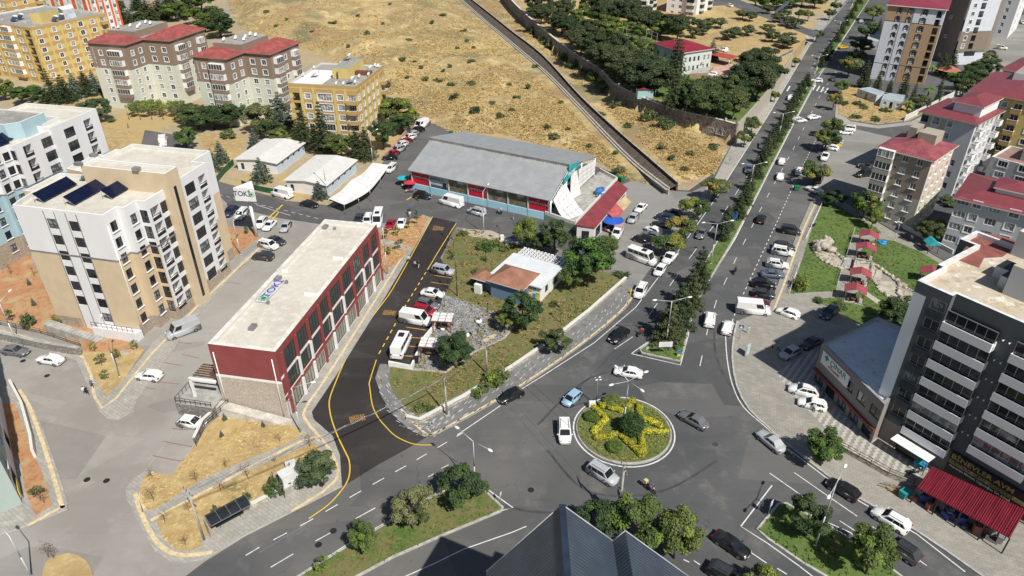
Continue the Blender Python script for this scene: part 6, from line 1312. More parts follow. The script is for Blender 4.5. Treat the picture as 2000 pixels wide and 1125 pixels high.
def trunk(b, h, r, rnd, limbs=5, reach=1.5, z0=.35):
    p = [(0, 0, -.1), (rnd.uniform(-.1, .1), rnd.uniform(-.1, .1), h * .5), (rnd.uniform(-.2, .2), rnd.uniform(-.2, .2), h)]
    b.tube(p, [r, r * .75, r * .45], 8)
    for k in range(limbs):
        t = z0 + (1 - z0) * k / max(1, limbs); a = k * 2.4 + rnd.random(); q = (p[1][0], p[1][1], h * t)
        e = (cos(a) * reach * rnd.uniform(.6, 1), sin(a) * reach * rnd.uniform(.6, 1), h * t + reach * rnd.uniform(.5, .9)); m = ((q[0] + e[0]) / 2, (q[1] + e[1]) / 2, (q[2] + e[2]) / 2 - .05); b.tube([q, m, e], [r * .45, r * .3, r * .12], 5)
L_light = leafmat('leaf_light', (.10, .17, .03), (.15, .22, .045), (.045, .08, .015)); L_mid = leafmat('leaf_mid', (.062, .10, .028), (.095, .14, .04), (.025, .045, .014)); L_dark = leafmat('leaf_dark', (.042, .07, .028), (.065, .095, .036), (.018, .03, .012))
L_olive = leafmat('leaf_olive', (.10, .125, .055), (.14, .165, .075), (.05, .065, .03)); L_pine = leafmat('leaf_pine', (.04, .062, .026), (.075, .09, .042), (.02, .03, .014)); L_blue = leafmat('leaf_blue_spruce', (.11, .15, .13), (.16, .20, .17), (.05, .07, .055))
L_yel = leafmat('leaf_yellow', (.60, .50, .03), (.46, .42, .04), (.16, .18, .02), 0); L_yg = leafmat('leaf_hedge_green', (.16, .22, .03), (.10, .15, .02), (.05, .08, .02), 0); L_red = leafmat('leaf_rust', (.20, .13, .06), (.25, .18, .08), (.1, .07, .03))
PROTO = {}
def proto(kind, v=0):
    """one tree of each kind and shape: an Empty at the foot with trunk and crown"""
    k = (kind, v)
    if k in PROTO: return PROTO[k]
    rnd = random.Random(hash(kind) % 1 + v * 17 + len(kind) * 31); R = None; tb = MB()
    if kind in ('broad', 'dbroad', 'mbroad', 'olive', 'ybroad', 'flat', 'rpine'):
        mats = {'broad': [L_light, L_mid], 'mbroad': [L_mid, L_light, L_mid], 'dbroad': [L_dark, L_mid, L_dark], 'olive': [L_olive, L_olive, L_dark], 'rpine': [L_pine, L_pine, L_dark], 'ybroad': [L_light, leafmat('leaf_yellowish', (.24, .24, .05), (.30, .27, .06), (.10, .10, .02)), L_mid], 'flat': [L_mid, L_olive, leafmat('leaf_yellowish', (1, 1, 1), (1, 1, 1), (1, 1, 1))]}[kind]
        R0, H = 3.0, (6.6 if kind != 'flat' else 5.0); cl = ell_clumps(rnd, 38 if kind != 'flat' else 26, R0, H * (.26 if kind != 'flat' else .5), H, .82); trunk(tb, H * .62, .17, rnd, 6, 1.7); me = crown(6200, .175, cl, v, mats)
    elif kind == 'round': R0, H = 1.5, 3.2; me = crown(9000, .085, [((1.22 * cos(i * 2.4) * (1 - (1 - 2 * (i + .5) / 90) ** 2) ** .5, 1.22 * sin(i * 2.4) * (1 - (1 - 2 * (i + .5) / 90) ** 2) ** .5, 1.6 + 1.35 * (1 - 2 * (i + .5) / 90)), .34) for i in range(90)], v, [L_mid, L_dark] if v == 0 else [L_mid, L_light]); tb.tube([(0, 0, -.1), (0, 0, 1.6)], [.08, .05])
    elif kind == 'bush': R0, H = 1.2, 1.5; me = crown(900, .13, ell_clumps(rnd, 14, R0, 0, H, .5, .2), v, [L_mid, L_light] if v % 2 else [L_mid, L_olive]); tb.tube([(0, 0, -.1), (0, 0, .8)], [.06, .03])
    elif kind == 'dbush': R0, H = 1.0, .9; me = crown(420, .13, ell_clumps(rnd, 10, R0, 0, H, .42, .1), v, [L_olive, L_dark]); tb.tube([(0, 0, -.1), (0, 0, .5)], [.05, .03])
    elif kind == 'cypress': R0, H = 1.0, 8.0; me = crown(1800, .16, [((rnd.uniform(-.25, .25), rnd.uniform(-.25, .25), .6 + 7 * i / 22), .75 * (1 - (i / 24) ** 2.2) + .12) for i in range(23)], v, [L_pine, L_dark], .8, 1.4); tb.tube([(0, 0, -.1), (0, 0, 6)], [.12, .04])
    elif kind in ('pine', 'spruce', 'cedar'):
        R0, H = (3.0, 8.0) if kind != 'cedar' else (3.4, 12.0); cl = []; nl = 11 if kind != 'cedar' else 14
        for i in range(nl):
            t = i / (nl - 1); z = H * (.10 + .88 * t); rr = R0 * (1 - t) ** (.75 if kind != 'pine' else .5) * rnd.uniform(.85, 1.1) * (1 if kind != 'pine' else .95); nb_ = max(1, int(3 + 6 * (1 - t)))
            for j in range(nb_):
                a = 2 * pi * (j + rnd.random() * .6) / nb_ + i; e = rr * rnd.uniform(.75, 1.05)
                for s in (.3, .6, .9):
                    cl.append(((cos(a) * e * s, sin(a) * e * s, z - .35 * s * e * .35), (.36 + .30 * (1 - t)) * (1.15 - .45 * s)))
                if e > .6: tb.tube([(0, 0, z), (cos(a) * e * .9, sin(a) * e * .9, z - .3 * e * .35)], [.045, .015], 4)
        me = crown(5600, .17, cl, v, {'pine': [L_pine, L_dark, L_pine], 'spruce': [L_blue, L_blue, L_pine], 'cedar': [L_pine, L_dark]}[kind], .5, .55); tb.tube([(0, 0, -.1), (0, 0, H * .5), (0, 0, H * .97)], [.2, .12, .02], 8)
    elif kind == 'sapling': R0, H = .7, 2.4; me = crown(260, .11, ell_clumps(rnd, 9, R0, .9, H, .32, .1), v, [L_light, L_mid] if v % 2 == 0 else [L_mid, L_olive]); trunk(tb, 1.6, .035, rnd, 4, .6)
    elif kind == 'bare': R0, H = .8, 2.6; me = crown(90, .07, ell_clumps(rnd, 12, R0, .8, H, .3, .1), v, [L_red]); trunk(tb, 2.2, .04, rnd, 9, .8, .2)
    elif kind == 'palm':
        R0, H = 2.0, 4.0; b = MB()
        for j in range(22):
            a = j * 2.4; el = rnd.uniform(-.1, .8)
            pts = [(cos(a) * s * 2, sin(a) * s * 2, 3.0 + s * 2 * sin(el) - 1.3 * s * s) for s in (0, .35, .7, 1)]
            for q in range(3):
                wd = (.28, .34, .22, .03); A, B_ = pts[q], pts[q + 1]; sx, sy = -sin(a), cos(a)
                b.face([(A[0] + sx * wd[q], A[1] + sy * wd[q], A[2] - .1), (B_[0] + sx * wd[q + 1], B_[1] + sy * wd[q + 1], B_[2] - .1), B_, A]); b.face([(A[0] - sx * wd[q], A[1] - sy * wd[q], A[2] - .1), A, B_, (B_[0] - sx * wd[q + 1], B_[1] - sy * wd[q + 1], B_[2] - .1)])
        me = b.mesh('crown', L_light); tb.tube([(0, 0, -.1), (0, 0, 3.0)], [.25, .2])
    R = empty({'bush': 'bush', 'dbush': 'bush', 'sapling': 'sapling', 'bare': 'sapling', 'palm': 'palm_tree', 'pine': 'pine_tree', 'rpine': 'pine_tree', 'spruce': 'spruce_tree', 'cedar': 'cedar_tree', 'cypress': 'cypress_tree', 'round': 'clipped_tree'}.get(kind, 'broadleaf_tree'), (0, 0, -50))
    link('trunk', tb.mesh('trunk', bark), R); link('crown', me, R); R['_rh'] = (R0, H); PROTO[k] = R; R['_used'] = 0; return R
DESC = {'broad': 'bright green leafy tree', 'dbroad': 'dark green leafy tree', 'mbroad': 'full green leafy tree', 'olive': 'grey-green olive-like tree', 'ybroad': 'yellow-green leafy tree', 'flat': 'spreading flat-crowned tree', 'round': 'clipped round evergreen', 'bush': 'green bush', 'dbush': 'small dusty shrub', 'cypress': 'slim dark cypress', 'pine': 'dark dense pine', 'rpine': 'dark rounded pine', 'spruce': 'blue-grey spruce', 'cedar': 'tall dark cedar', 'sapling': 'young green sapling', 'bare': 'thin nearly leafless sapling', 'palm': 'small palm'}
CATS = {'bush': 'bush', 'dbush': 'bush', 'sapling': 'sapling', 'bare': 'sapling', 'palm': 'palm tree'}
trnd = random.Random(11)
def tree(kind, px, py, h=None, r=None, group=None, z=None, v=None):
    v = trnd.randrange(3) if v is None else v; P = proto(kind, v); R0, H = P['_rh']; h = h or H * trnd.uniform(.85, 1.15); r = r or R0 * h / H
    x, y, zz = at(px, py); zz = zz if z is None else z
    sc = (r / R0, r / R0, h / H); rz = trnd.uniform(0, 2 * pi)
    if not P['_used']:
        P['_used'] = 1; KIDS[P.name] = (list(P.children), {c.name: list(c.children) for c in P.children}); P.location = (x, y, zz); P.rotation_euler = (0, 0, rz); P.scale = sc; o = P
    else: o, _ = dup(P, (x, y, zz), rz, sc)
    later(o, DESC[kind], CATS.get(kind, 'tree'), px, py, group); return o
GM = 'trees on the central median'
for t in (('dbroad', 905, 985, 6.2, 3.0), ('olive', 806, 1033, 6.6, 2.5), ('mbroad', 716, 1083, 5.4, 1.9), ('sapling', 630, 1122, 3, .8)): tree(*t, group='trees on the lower left median')
for t in (('mbroad', 1240, 1078, 8.6, 3.7), ('mbroad', 1316, 1090, 7.6, 3.1), ('dbroad', 1168, 1058, 6.4, 2.6)): tree(*t, group='trees behind the navy roof')
for t in (('dbroad', 1568, 1045, 6.0, 2.7), ('mbroad', 1690, 1122, 7.6, 3.0), ('mbroad', 1482, 1168, 5, 2.0), ('bare', 1625, 1083, 3.2, .7)): tree(*t, group='trees on the lower right median')
for t in (('mbroad', 1602, 910, 6.2, 2.9), ('dbroad', 891, 720, 6.6, 3.4), ('dbroad', 1020, 648, 8.0, 3.3), ('ybroad', 986, 652, 4.8, 1.7), ('mbroad', 1147, 562, 11.5, 4.6), ('broad', 1116, 572, 5.8, 2.3), ('dbroad', 1083, 500, 8.2, 3.4), ('broad', 1025, 488, 7.2, 2.8), ('dbroad', 1052, 497, 5, 2.2), ('dbroad', 1085, 690, 4.6, 2.6), ('olive', 629, 950, 5.6, 2.7), ('mbroad', 1180, 520, 7, 2.6)): tree(*t)
for t in (('bush', 962, 752, 2.6, 2.0), ('bush', 985, 738, 1.8, 1.4), ('bush', 942, 763, 1.6, 1.2), ('bush', 541, 962, 2.6, 1.5), ('bush', 948, 488, 2.2, 1.9), ('bush', 905, 462, 1.5, 1.2), ('bush', 970, 480, 1.6, 1.4), ('bush', 1080, 598, 1.2, .9), ('bush', 1215, 540, 1.4, 1.6), ('bush', 820, 800, 1.2, 1.2), ('bush', 838, 805, 1, 1), ('bush', 932, 776, 1.8, .9), ('bush', 885, 500, .9, .6), ('bush', 945, 510, 1.2, .8), ('bush', 928, 535, 1.0, .8), ('bush', 1055, 500, 1.6, 1.2), ('bush', 985, 490, 1.5, 1.2), ('bush', 1563, 565, 2.8, 1.8), ('bush', 925, 555, 1, .8), ('bush', 1600, 590, .9, 1.2), ('bush', 1640, 600, .9, 1.4), ('bush', 483, 978, 1.5, .6), ('bush', 425, 1008, 2.0, .6), ('bush', 60, 640, 2.8, 1.2), ('bush', 220, 237, 1.0, 1.6), ('bush', 450, 268, 2.4, 2.6), ('bush', 1470, 595, .7, .8)): tree(*t)
for x, y in ((25, 628), (113, 642), (185, 687), (232, 702), (267, 684), (200, 716), (206, 744), (80, 978), (450, 480), (483, 458), (777, 462), (780, 490), (760, 500), (800, 450), (815, 440), (757, 470), (885, 510)): tree('sapling', x, y, trnd.uniform(2, 3), group='young garden saplings')
for x, y in ((298, 936), (302, 980), (323, 1022), (363, 1067), (370, 1000), (385, 942), (442, 915), (432, 962), (485, 935), (538, 905), (606, 874), (547, 865), (107, 1092), (88, 984), (67, 540), (22, 537), (95, 1088), (1625, 1085), (1423, 322), (878, 500), (905, 520)): tree('bare', x, y, trnd.uniform(2, 3), group='thin street saplings')
for x, y, h in ((440, 822, 1.5), (434, 855, 1.4), (515, 835, 1.3), (58, 557, 1.6), (67, 597, 1.8), (452, 490, 1.6), (775, 447, 1.3)): tree('spruce', x, y, h, h * .3, group='tiny planted spruces')
for t in ((1303, 668, 8.2, 3.3), (1322, 642, 9.2, 3.7), (1345, 603, 8.4, 3.2), (1362, 566, 9.2, 2.6), (1418, 448, 5.5, 2.2), (1440, 425, 5.8, 2.4), (1455, 398, 5.5, 2.2), (1462, 372, 5.2, 2.0), (1478, 348, 4.6, 2.0)): tree('pine', *t, group=GM)
tree('cypress', 1412, 470, 6.0, 1.4, group=GM)
for i, (x, y) in enumerate(((1487, 322), (1497, 303), (1505, 290), (1512, 276), (1521, 264), (1529, 250), (1537, 236), (1543, 222), (1550, 207), (1557, 195), (1565, 182), (1574, 168), (1603, 132), (1611, 118), (1619, 106), (1634, 82), (1643, 66), (1652, 50), (1661, 36), (1669, 22), (1677, 8), (1686, -6), (1694, -20))): tree('pine', x, y, trnd.uniform(4.2, 6.5), trnd.uniform(1.9, 2.8), group=GM)
for t in (('flat', 1590, 362, 6, 4.3), ('flat', 1610, 297, 6, 4.0), ('flat', 1619, 268, 5.5, 3.6), ('flat', 1625, 216, 5, 2.5), ('mbroad', 1641, 184, 5, 2.6), ('flat', 1655, 152, 7, 4.4), ('mbroad', 1690, 78, 8, 4.8), ('mbroad', 1703, 42, 8, 4.8), ('dbroad', 1678, 108, 7, 4.8), ('flat', 1668, 130, 6, 3.4), ('flat', 1466, 262, 4.8, 3.0), ('flat', 1452, 288, 4.6, 2.8), ('flat', 1393, 392, 5.2, 3.6), ('flat', 1352, 432, 4.8, 3.5), ('flat', 1326, 470, 4.8, 3.3), ('flat', 1303, 500, 4.8, 3.6), ('flat', 1593, 82, 5, 3.2), ('flat', 1577, 42, 5, 3.4), ('flat', 1618, 40, 5, 3), ('flat', 1631, 25, 5, 3), ('flat', 1559, 40, 5, 3), ('flat', 1552, 132, 3.5, 1.8), ('flat', 1512, 200, 3.6, 1.8)): tree(*t, group='street trees along the avenue')
tree('pine', 1684, 172, 9.5, 3.0)
for t in (('ybroad', 1684, 427, 7, 3.2), ('ybroad', 1701, 447, 5.5, 2.1), ('dbroad', 1624, 402, 3.8, 3.0), ('dbroad', 1745, 640, 5.6, 3.5), ('dbroad', 1782, 634, 5.2, 3.2), ('dbroad', 1808, 478, 5.5, 2.8), ('dbroad', 1828, 470, 5, 2.5), ('bush', 1850, 398, 1.8, 3.0), ('dbroad', 1796, 212, 4.2, 3.4), ('bush', 1760, 640, 2, 2), ('ybroad', 1935, 300, 3.5, 2.8)): tree(*t)
for t in ((1712, 174, 7, 1.9), (1735, 182, 5.6, 1.4), (1760, 192, 8.4, 2.2), (1780, 202, 7, 1.5), (1836, 146, 8, 3.0), (1858, 132, 6.5, 2.4), (1846, 152, 6.5, 2.2), (1715, 62, 6, 2)): tree('pine', *t, group='conifers round the tan tower')
tree('cypress', 1828, 204, 9, 1.1)
for t in ((1811, 190), (1818, 146), (1858, 158), (1770, 218)): tree('palm', *t, 4, 2.0, group='palms round the tan tower')
for t in ((1884, 160), (1900, 152), (1917, 147), (1930, 150), (1868, 176), (1890, 176), (1878, 188), (1905, 168), (1925, 135)): tree('olive' if t[0] % 2 else 'dbroad', *t, 6, 3.6, group='trees by the hexagonal garden roof')
for t in (('mbroad', 12, 195, 7, 4), ('mbroad', 45, 205, 6, 4), ('dbroad', 85, 205, 5.5, 3), ('broad', 75, 195, 5, 3), ('cedar', 108, 200, 11, 3.6), ('pine', 132, 200, 9, 4), ('spruce', 152, 190, 8, 4), ('pine', 172, 186, 8, 4.2), ('spruce', 190, 184, 8, 3.6), ('olive', 192, 240, 7.5, 4.6), ('olive', 365, 240, 6, 4.5), ('dbroad', 388, 252, 7, 5), ('dbroad', 418, 252, 7, 5.5), ('dbroad', 448, 250, 7.5, 5.5), ('mbroad', 472, 240, 6, 4), ('mbroad', 368, 292, 6.5, 3.2), ('spruce', 419, 334, 6, 2.4), ('spruce', 434, 318, 6, 2.6), ('spruce', 500, 292, 6, 2.8), ('olive', 508, 262, 9, 5.2), ('spruce', 552, 248, 10.5, 5), ('dbroad', 532, 275, 6, 4), ('mbroad', 545, 285, 5, 3.5), ('cedar', 600, 294, 12, 3.8), ('cedar', 634, 298, 14, 4.4), ('mbroad', 668, 305, 6, 3.6), ('pine', 698, 310, 8, 3.4), ('pine', 716, 312, 9, 3.4), ('dbroad', 650, 302, 6, 3.2), ('pine', 585, 288, 8, 3), ('dbroad', 750, 292, 8.5, 3.6), ('cypress', 752, 276, 8.5, 1.2), ('mbroad', 772, 248, 9, 6.5), ('dbroad', 786, 262, 6, 3.6), ('mbroad', 800, 245, 5, 3.2), ('spruce', 512, 354, 6.2, 3.2), ('spruce', 625, 388, 4.4, 2.2)): tree(*t, group=None)
for t in (('cedar', 233, 58, 13, 4.5), ('pine', 246, 55, 11, 5), ('pine', 258, 50, 8, 3), ('dbroad', 277, 52, 7, 4), ('pine', 292, 42, 10, 7), ('pine', 315, 36, 10, 7), ('mbroad', 345, 42, 9, 7), ('pine', 368, 30, 10, 8), ('mbroad', 385, 48, 8, 6), ('ybroad', 402, 62, 8, 6), ('dbroad', 432, 72, 10, 8), ('dbroad', 420, 50, 9, 7), ('pine', 335, 20, 10, 7), ('mbroad', 395, 22, 9, 8), ('pine', 270, 20, 9, 5), ('dbroad', 230, 30, 8, 5)): tree(*t, group='trees above the brown and cream twins')
# wooded compound: crown centres read off the photo, feet a little lower
rnd = random.Random(3)
WOODS = [('rpine', p) for p in ((1057, 30), (1080, 40), (1110, 57), (1127, 77), (1150, 83), (1143, 63), (1167, 100), (1187, 113), (1207, 123), (1227, 147), (1253, 143), (1263, 157), (1207, 100), (1095, 48), (1135, 92), (1172, 118), (1240, 128), (1215, 140), (1275, 168), (1245, 165), (1070, 15), (1040, 10), (1100, 25))] + \
        [('mbroad', p) for p in ((1140, 27), (1160, 33), (1177, 47), (1197, 57), (1253, 107), (1287, 140), (1110, 12), (1125, 40), (1185, 68))] + \
        [('ybroad', p) for p in ((1213, 63), (1233, 63), (1248, 68), (1290, 60))] + [('rpine', p) for p in ((1187, 20), (1207, 27), (1233, 30), (1217, 13), (1253, 47), (1283, 50), (1307, 50), (1323, 60), (1170, 8), (1200, 5), (1265, 35), (1240, 45), (1180, 32), (1228, 18), (1150, 10))] + \
        [('dbroad', p) for p in ((1360, 190), (1353, 200), (1383, 187), (1397, 207), (1433, 200), (1447, 187), (1430, 217), (1363, 215), (1410, 218), (1380, 212), (1463, 180), (1343, 195), (1420, 185))] + \
        [('rpine', p) for p in ((1467, 160), (1480, 140), (1460, 133), (1490, 157), (1450, 167), (1475, 175), (1500, 150), (1488, 125))] + [('spruce', (1387, 103)), ('spruce', (1322, 52)), ('bush', (1367, 157)), ('bush', (1410, 153)), ('bush', (1400, 163))]
for k, (x, y) in WOODS:
    h = {'pine': 9.5, 'rpine': 9.5, 'mbroad': 8, 'ybroad': 7, 'dbroad': 8, 'spruce': 8, 'bush': 2.4}[k] * rnd.uniform(.85, 1.15); tree(k, x + rnd.uniform(-2, 2), y + h * 2.0, h, {'pine': 4.4, 'rpine': 5.8, 'mbroad': 4.4, 'ybroad': 3.6, 'dbroad': 4.2, 'spruce': 3.0, 'bush': 2.2}[k] * rnd.uniform(.85, 1.15), group='trees in the walled compound')
tree('cedar', 1318, 158, 17, 4.2); tree('cedar', 1314, 213, 14, 4.4); tree('pine', 1335, 222, 8, 4)
for x, y in ((1362, 58), (1383, 55), (1407, 55), (1372, 68), (1342, 52), (1313, 55), (1352, 74), (1433, 74), (1420, 78), (1460, 70), (1493, 50), (1463, 42), (1450, 38), (1517, 68), (1533, 75), (1507, 82), (1525, 60), (1540, 85), (1537, 95), (1500, 68), (1548, 80), (1530, 92)): tree('olive', x, y, 4.4, 3.4, group='olive trees in the dry field', z=PLZ)
for x, y in ((1490, 10), (1515, 12), (1540, 8), (1565, 5), (1590, 8), (1475, 4), (1555, -4), (1530, -2), (1605, -2), (1500, -4)): tree('mbroad', x, y + 8, 8, 6, group='trees at the top edge by the side road')
for x, y, k in ((1040, 60, 'bush'), (1063, 80, 'bush'), (1078, 97, 'dbush'), (1103, 116, 'bush'), (1120, 128, 'bush'), (1145, 150, 'bush'), (1157, 158, 'bush'), (1173, 172, 'bush'), (1265, 235, 'bush'), (1298, 250, 'bush'), (1185, 178, 'bush')): tree(k, x, y, 3.4, 2.8, group='bushes at the foot of the retaining wall')
HB = [(762, 8), (748, 46), (680, 90), (798, 77), (795, 152), (833, 157), (855, 157), (867, 138), (878, 130), (880, 165), (920, 163), (911, 82), (905, 60), (921, 118), (926, 92), (787, 116), (811, 120), (823, 131), (893, 93), (520, 22), (540, 50), (560, 38), (943, 176), (975, 228), (995, 164), (755, 166), (716, 66), (650, 43), (1030, 172), (1097, 200), (1080, 268), (1110, 253), (1068, 250), (1203, 298), (1208, 338), (1312, 312), (1337, 332), (1205, 205), (1197, 210), (1172, 222), (1227, 245), (1392, 288), (1047, 130), (845, 45), (700, 30), (610, 60), (865, 30), (960, 200), (1000, 215), (890, 190), (930, 215), (1010, 190), (1150, 285), (1290, 290), (1350, 300)]
for i, (x, y) in enumerate(HB): tree('dbush' if i % 3 else 'bush', x, y + 2, trnd.uniform(.7, 1.7), trnd.uniform(.9, 2.2), group='shrubs dotted over the dry hill')
for x, y in ((1677, 205), (1685, 212), (1730, 218), (1672, 232), (1708, 236), (1783, 222), (1650, 205)): tree('bush', x, y, 1.3, 1.9, group='shrubs on the dry lot')
# vine-covered arbour by the brown block
R_ = empty('arbour', at(300, 232)); tag(R_, 'broad vine-covered arbour in front of the left brown and cream block', 'arbour'); rr_ = random.Random(2); x0, y0, _ = at(300, 228)
me = crown(5200, .26, [((rr_.uniform(-7.5, 7.5), rr_.uniform(-3.5, 3.5), 2.8 + rr_.uniform(-.2, .5)), 1.0) for _ in range(60)], 4, [L_light, L_mid]); o = link('foliage', me, R_); o.location = (x0 - R_['_o'][0], y0 - R_['_o'][1] + 2, 0)
b = MB()
for a in range(5):
    for c in (-3, 3): b.cyl((-7 + a * 3.5, c + 2, 0), (-7 + a * 3.5, c + 2, 2.7), .08, n=5)
link('posts', b.mesh('posts', wood), R_)
# ================================================================ ROUNDABOUT PLANTING
rc = (RC[0], RC[1], .3)
b = tree('round', 1232, 858, 3.6, 1.75, v=0); b.location = (*G(1232, 850), .3)
for px, r in (((1196, 792), 1.5), ((1200, 880), 1.15), ((1153, 821), 1.0), ((1162, 826), .6)): o = tree('round', *px, 1.2, r, group='clipped domes on the roundabout', v=1); o.location = (*G(*px), .25)
star = [(1166, 793), (1186, 822), (1157, 850), (1165, 862), (1212, 853), (1252, 896), (1254, 893), (1250, 852), (1298, 848), (1300, 845), (1284, 836), (1254, 822), (1249, 797), (1236, 787), (1218, 807), (1180, 795), (1168, 797)]
segs = [((1156, 797), (1182, 823)), ((1184, 824), (1157, 850)), ((1162, 862), (1210, 853)), ((1212, 855), (1254, 896)), ((1255, 892), (1251, 850)), ((1252, 850), (1300, 848)), ((1290, 838), (1254, 822)), ((1248, 813), (1247, 795)), ((1237, 787), (1218, 806)), ((1214, 808), (1184, 800)), ((1180, 799), (1168, 795))]
for i, (p, q) in enumerate(segs):
    a, c = G(*p), G(*q); L = hypot(c[0] - a[0], c[1] - a[1]); rr_ = random.Random(i); n = int(L / .35)
    cl = [(((k + .5) * .35, rr_.uniform(-.08, .08), .42 + rr_.uniform(-.06, .08)), .48) for k in range(n)]
    o = link('hedge', crown(int(900 * L), .1, cl, i, [L_yel, L_yel, L_yg], pl=True)); o.location = (a[0], a[1], .28); o.rotation_euler[2] = atan2(c[1] - a[1], c[0] - a[0]); b = MB(); b.box((L / 2, 0, .3), (L, .7, .6)); link('core', b.mesh('core', L_dark), o); later(o, 'yellow flowering hedge strip of the star', 'hedge', (p[0] + q[0]) / 2, (p[1] + q[1]) / 2, 'hedges forming the star')
# ================================================================ VEHICLES
cglass = plain('car_glass', (.012, .015, .018), .06, 0, .2, 1, .9); chrome = plain('rim_alloy', (.35, .36, .37), .3, .8, .1); tyre = black
lampw = plain('headlight_lens', (.55, .57, .6), .1, 0, .1); lampr = plain('taillight_lens', (.30, .008, .01), .15); plate = plain('number_plate', (.7, .7, .7), .4); trimb = plain('black_trim', (.02, .02, .021), .5)
# length, width, height, hood height, wheelbase front/rear x, cabin: base front x, roof front, roof rear, base rear
CARS = {'hatch': (4.15, 1.76, 1.48, .93, 1.32, -1.25, .98, .22, -1.35, -1.98, .70), 'sedan': (4.55, 1.80, 1.45, .93, 1.40, -1.35, .95, .15, -.95, -1.62, .66), 'suv': (4.45, 1.86, 1.66, 1.05, 1.38, -1.32, 1.02, .30, -1.55, -2.12, .72),
        'mpv': (4.4, 1.83, 1.82, 1.08, 1.38, -1.33, 1.25, .62, -1.85, -2.16, .74), 'van': (5.6, 2.0, 2.45, 1.25, 1.85, -1.75, 1.95, 1.25, -2.68, -2.78, .84), 'lvan': (6.1, 2.0, 2.6, 1.25, 2.0, -1.9, 2.15, 1.45, -2.95, -3.03, .84), 'bus': (6.3, 2.0, 2.6, 1.25, 2.0, -1.85, 2.4, 1.75, -3.0, -3.1, .84), 'pickup': (4.9, 1.85, 1.85, 1.05, 1.55, -1.5, 1.2, .6, -.5, -.62, .74), 'micro': (3.6, 1.62, 1.5, .95, 1.1, -1.1, 1.1, .45, -1.35, -1.7, .68)}
def car_meshes(kind):
    L, Wd, H, hb, wf, wr, cf, rf, rr, cr, rw = CARS[kind]; hw = Wd / 2; hl = L / 2; van = kind in ('van', 'lvan', 'bus', 'pickup')
    b = MB(); st = [(hl, .62, .35, .62), (hl - .08, .80, .28, .74), (hl - .35, .93, .22, hb - .13), (cf, 1.0, .20, hb), (0, 1.0, .20, hb + .02), (cr, 1.0, .20, hb + .02 if kind == 'sedan' or kind == 'pickup' else hb + .02), (-hl + .28, .97, .22, hb - .02 if kind not in ('sedan',) else hb - .02), (-hl + .05, .86, .30, hb - .12), (-hl, .74, .38, hb - .28)]
    def ring(x, w, z0, z1): w *= hw; return [(x, -w * .93, z0), (x, -w, z0 + .22), (x, -w, z1 - .16), (x, -w * .92, z1), (x, 0, z1 + .025), (x, w * .92, z1), (x, w, z1 - .16), (x, w, z0 + .22), (x, w * .93, z0)]
    R = [ring(*s) for s in st]; base = 0
    for r in R: b.v += r
    for i in range(len(R) - 1):
        for k in range(8): a = i * 9 + k; b.f.append((a, a + 9, a + 10, a + 1)); b.m.append(0); b.sm.append(True)
        a = i * 9; b.f.append((a, a + 8, a + 17, a + 9)); b.m.append(1); b.sm.append(False)
    b.f.append(tuple(range(9))[::-1][::-1]); b.m.append(0); b.sm.append(False); n = (len(R) - 1) * 9; b.f.append(tuple(n + k for k in range(8, -1, -1))); b.m.append(0); b.sm.append(False)
    # cabin
    zb = hb - .01; tw = hw * rw / .74 * .82 if van else hw * rw / .72 * .80; bw = hw * .93; zt = H
    C = [(cf, bw * .97, zb), (rf, tw, zt - .06), (rr, tw * .98, zt - .05), (cr, bw * .95, zb)]
    A = [(cf, -C[0][1], zb), (rf, -C[1][1], C[1][2]), (rr, -C[2][1], C[2][2]), (cr, -C[3][1], zb)]; B_ = [(x, -y, z) for x, y, z in A]
    T0 = [(rf - .05, -tw * .86, zt), (rr + .08, -tw * .86, zt), (rr + .08, tw * .86, zt), (rf - .05, tw * .86, zt)]
    b.face([A[0], A[3], A[2], A[1]]); b.face([B_[0], B_[1], B_[2], B_[3]]); b.face([A[0], A[1], B_[1], B_[0]]); b.face([A[2], A[3], B_[3], B_[2]])
    b.face([A[1], A[2], T0[1], T0[0]]); b.face([B_[2], B_[1], T0[3], T0[2]]); b.face([A[1], T0[0], T0[3], B_[1]]); b.face([A[2], B_[2], T0[2], T0[1]]); b.face([T0[0], T0[1], T0[2], T0[3]])
    for s in (-1, 1): b.box((cf - .15, s * (hw + .08), hb + .08), (.12, .2, .14), 0, 0)
    body = b.mesh('body', [MATS_BODY, trimb])
    g = {}
    def quad(P, e0, e1, f0, f1, off):
        """patch of a cabin face between fractions; P = four corners: bottom0, bottom1, top1, top0"""
        V = [Vector(p) for p in P]; F_ = lambda s, t: (V[0].lerp(V[1], s)).lerp(V[3].lerp(V[2], s), t); n_ = (V[1] - V[0]).cross(V[3] - V[0]).normalized() * off; return [tuple(F_(s, t) + n_) for s, t in ((e0, f0), (e1, f0), (e1, f1), (e0, f1))]
    m = MB(); m.face(quad([B_[0], A[0], A[1], B_[1]], .06, .94, .05, .93, -.012)[::-1]); m.face(quad([B_[0], A[0], A[1], B_[1]], .06, .94, .05, .93, .012)); g['windscreen'] = m.mesh('windscreen', cglass)
    if kind not in ('lvan', 'van', 'pickup'): m = MB(); m.face(quad([A[3], B_[3], B_[2], A[2]], .08, .92, .12 if kind != 'bus' else .3, .9, .012)); g['rear_window'] = m.mesh('rear_window', cglass)
    ends = (.04, .96) if kind not in ('lvan', 'van', 'pickup') else (.04, .34 if kind != 'pickup' else .85)
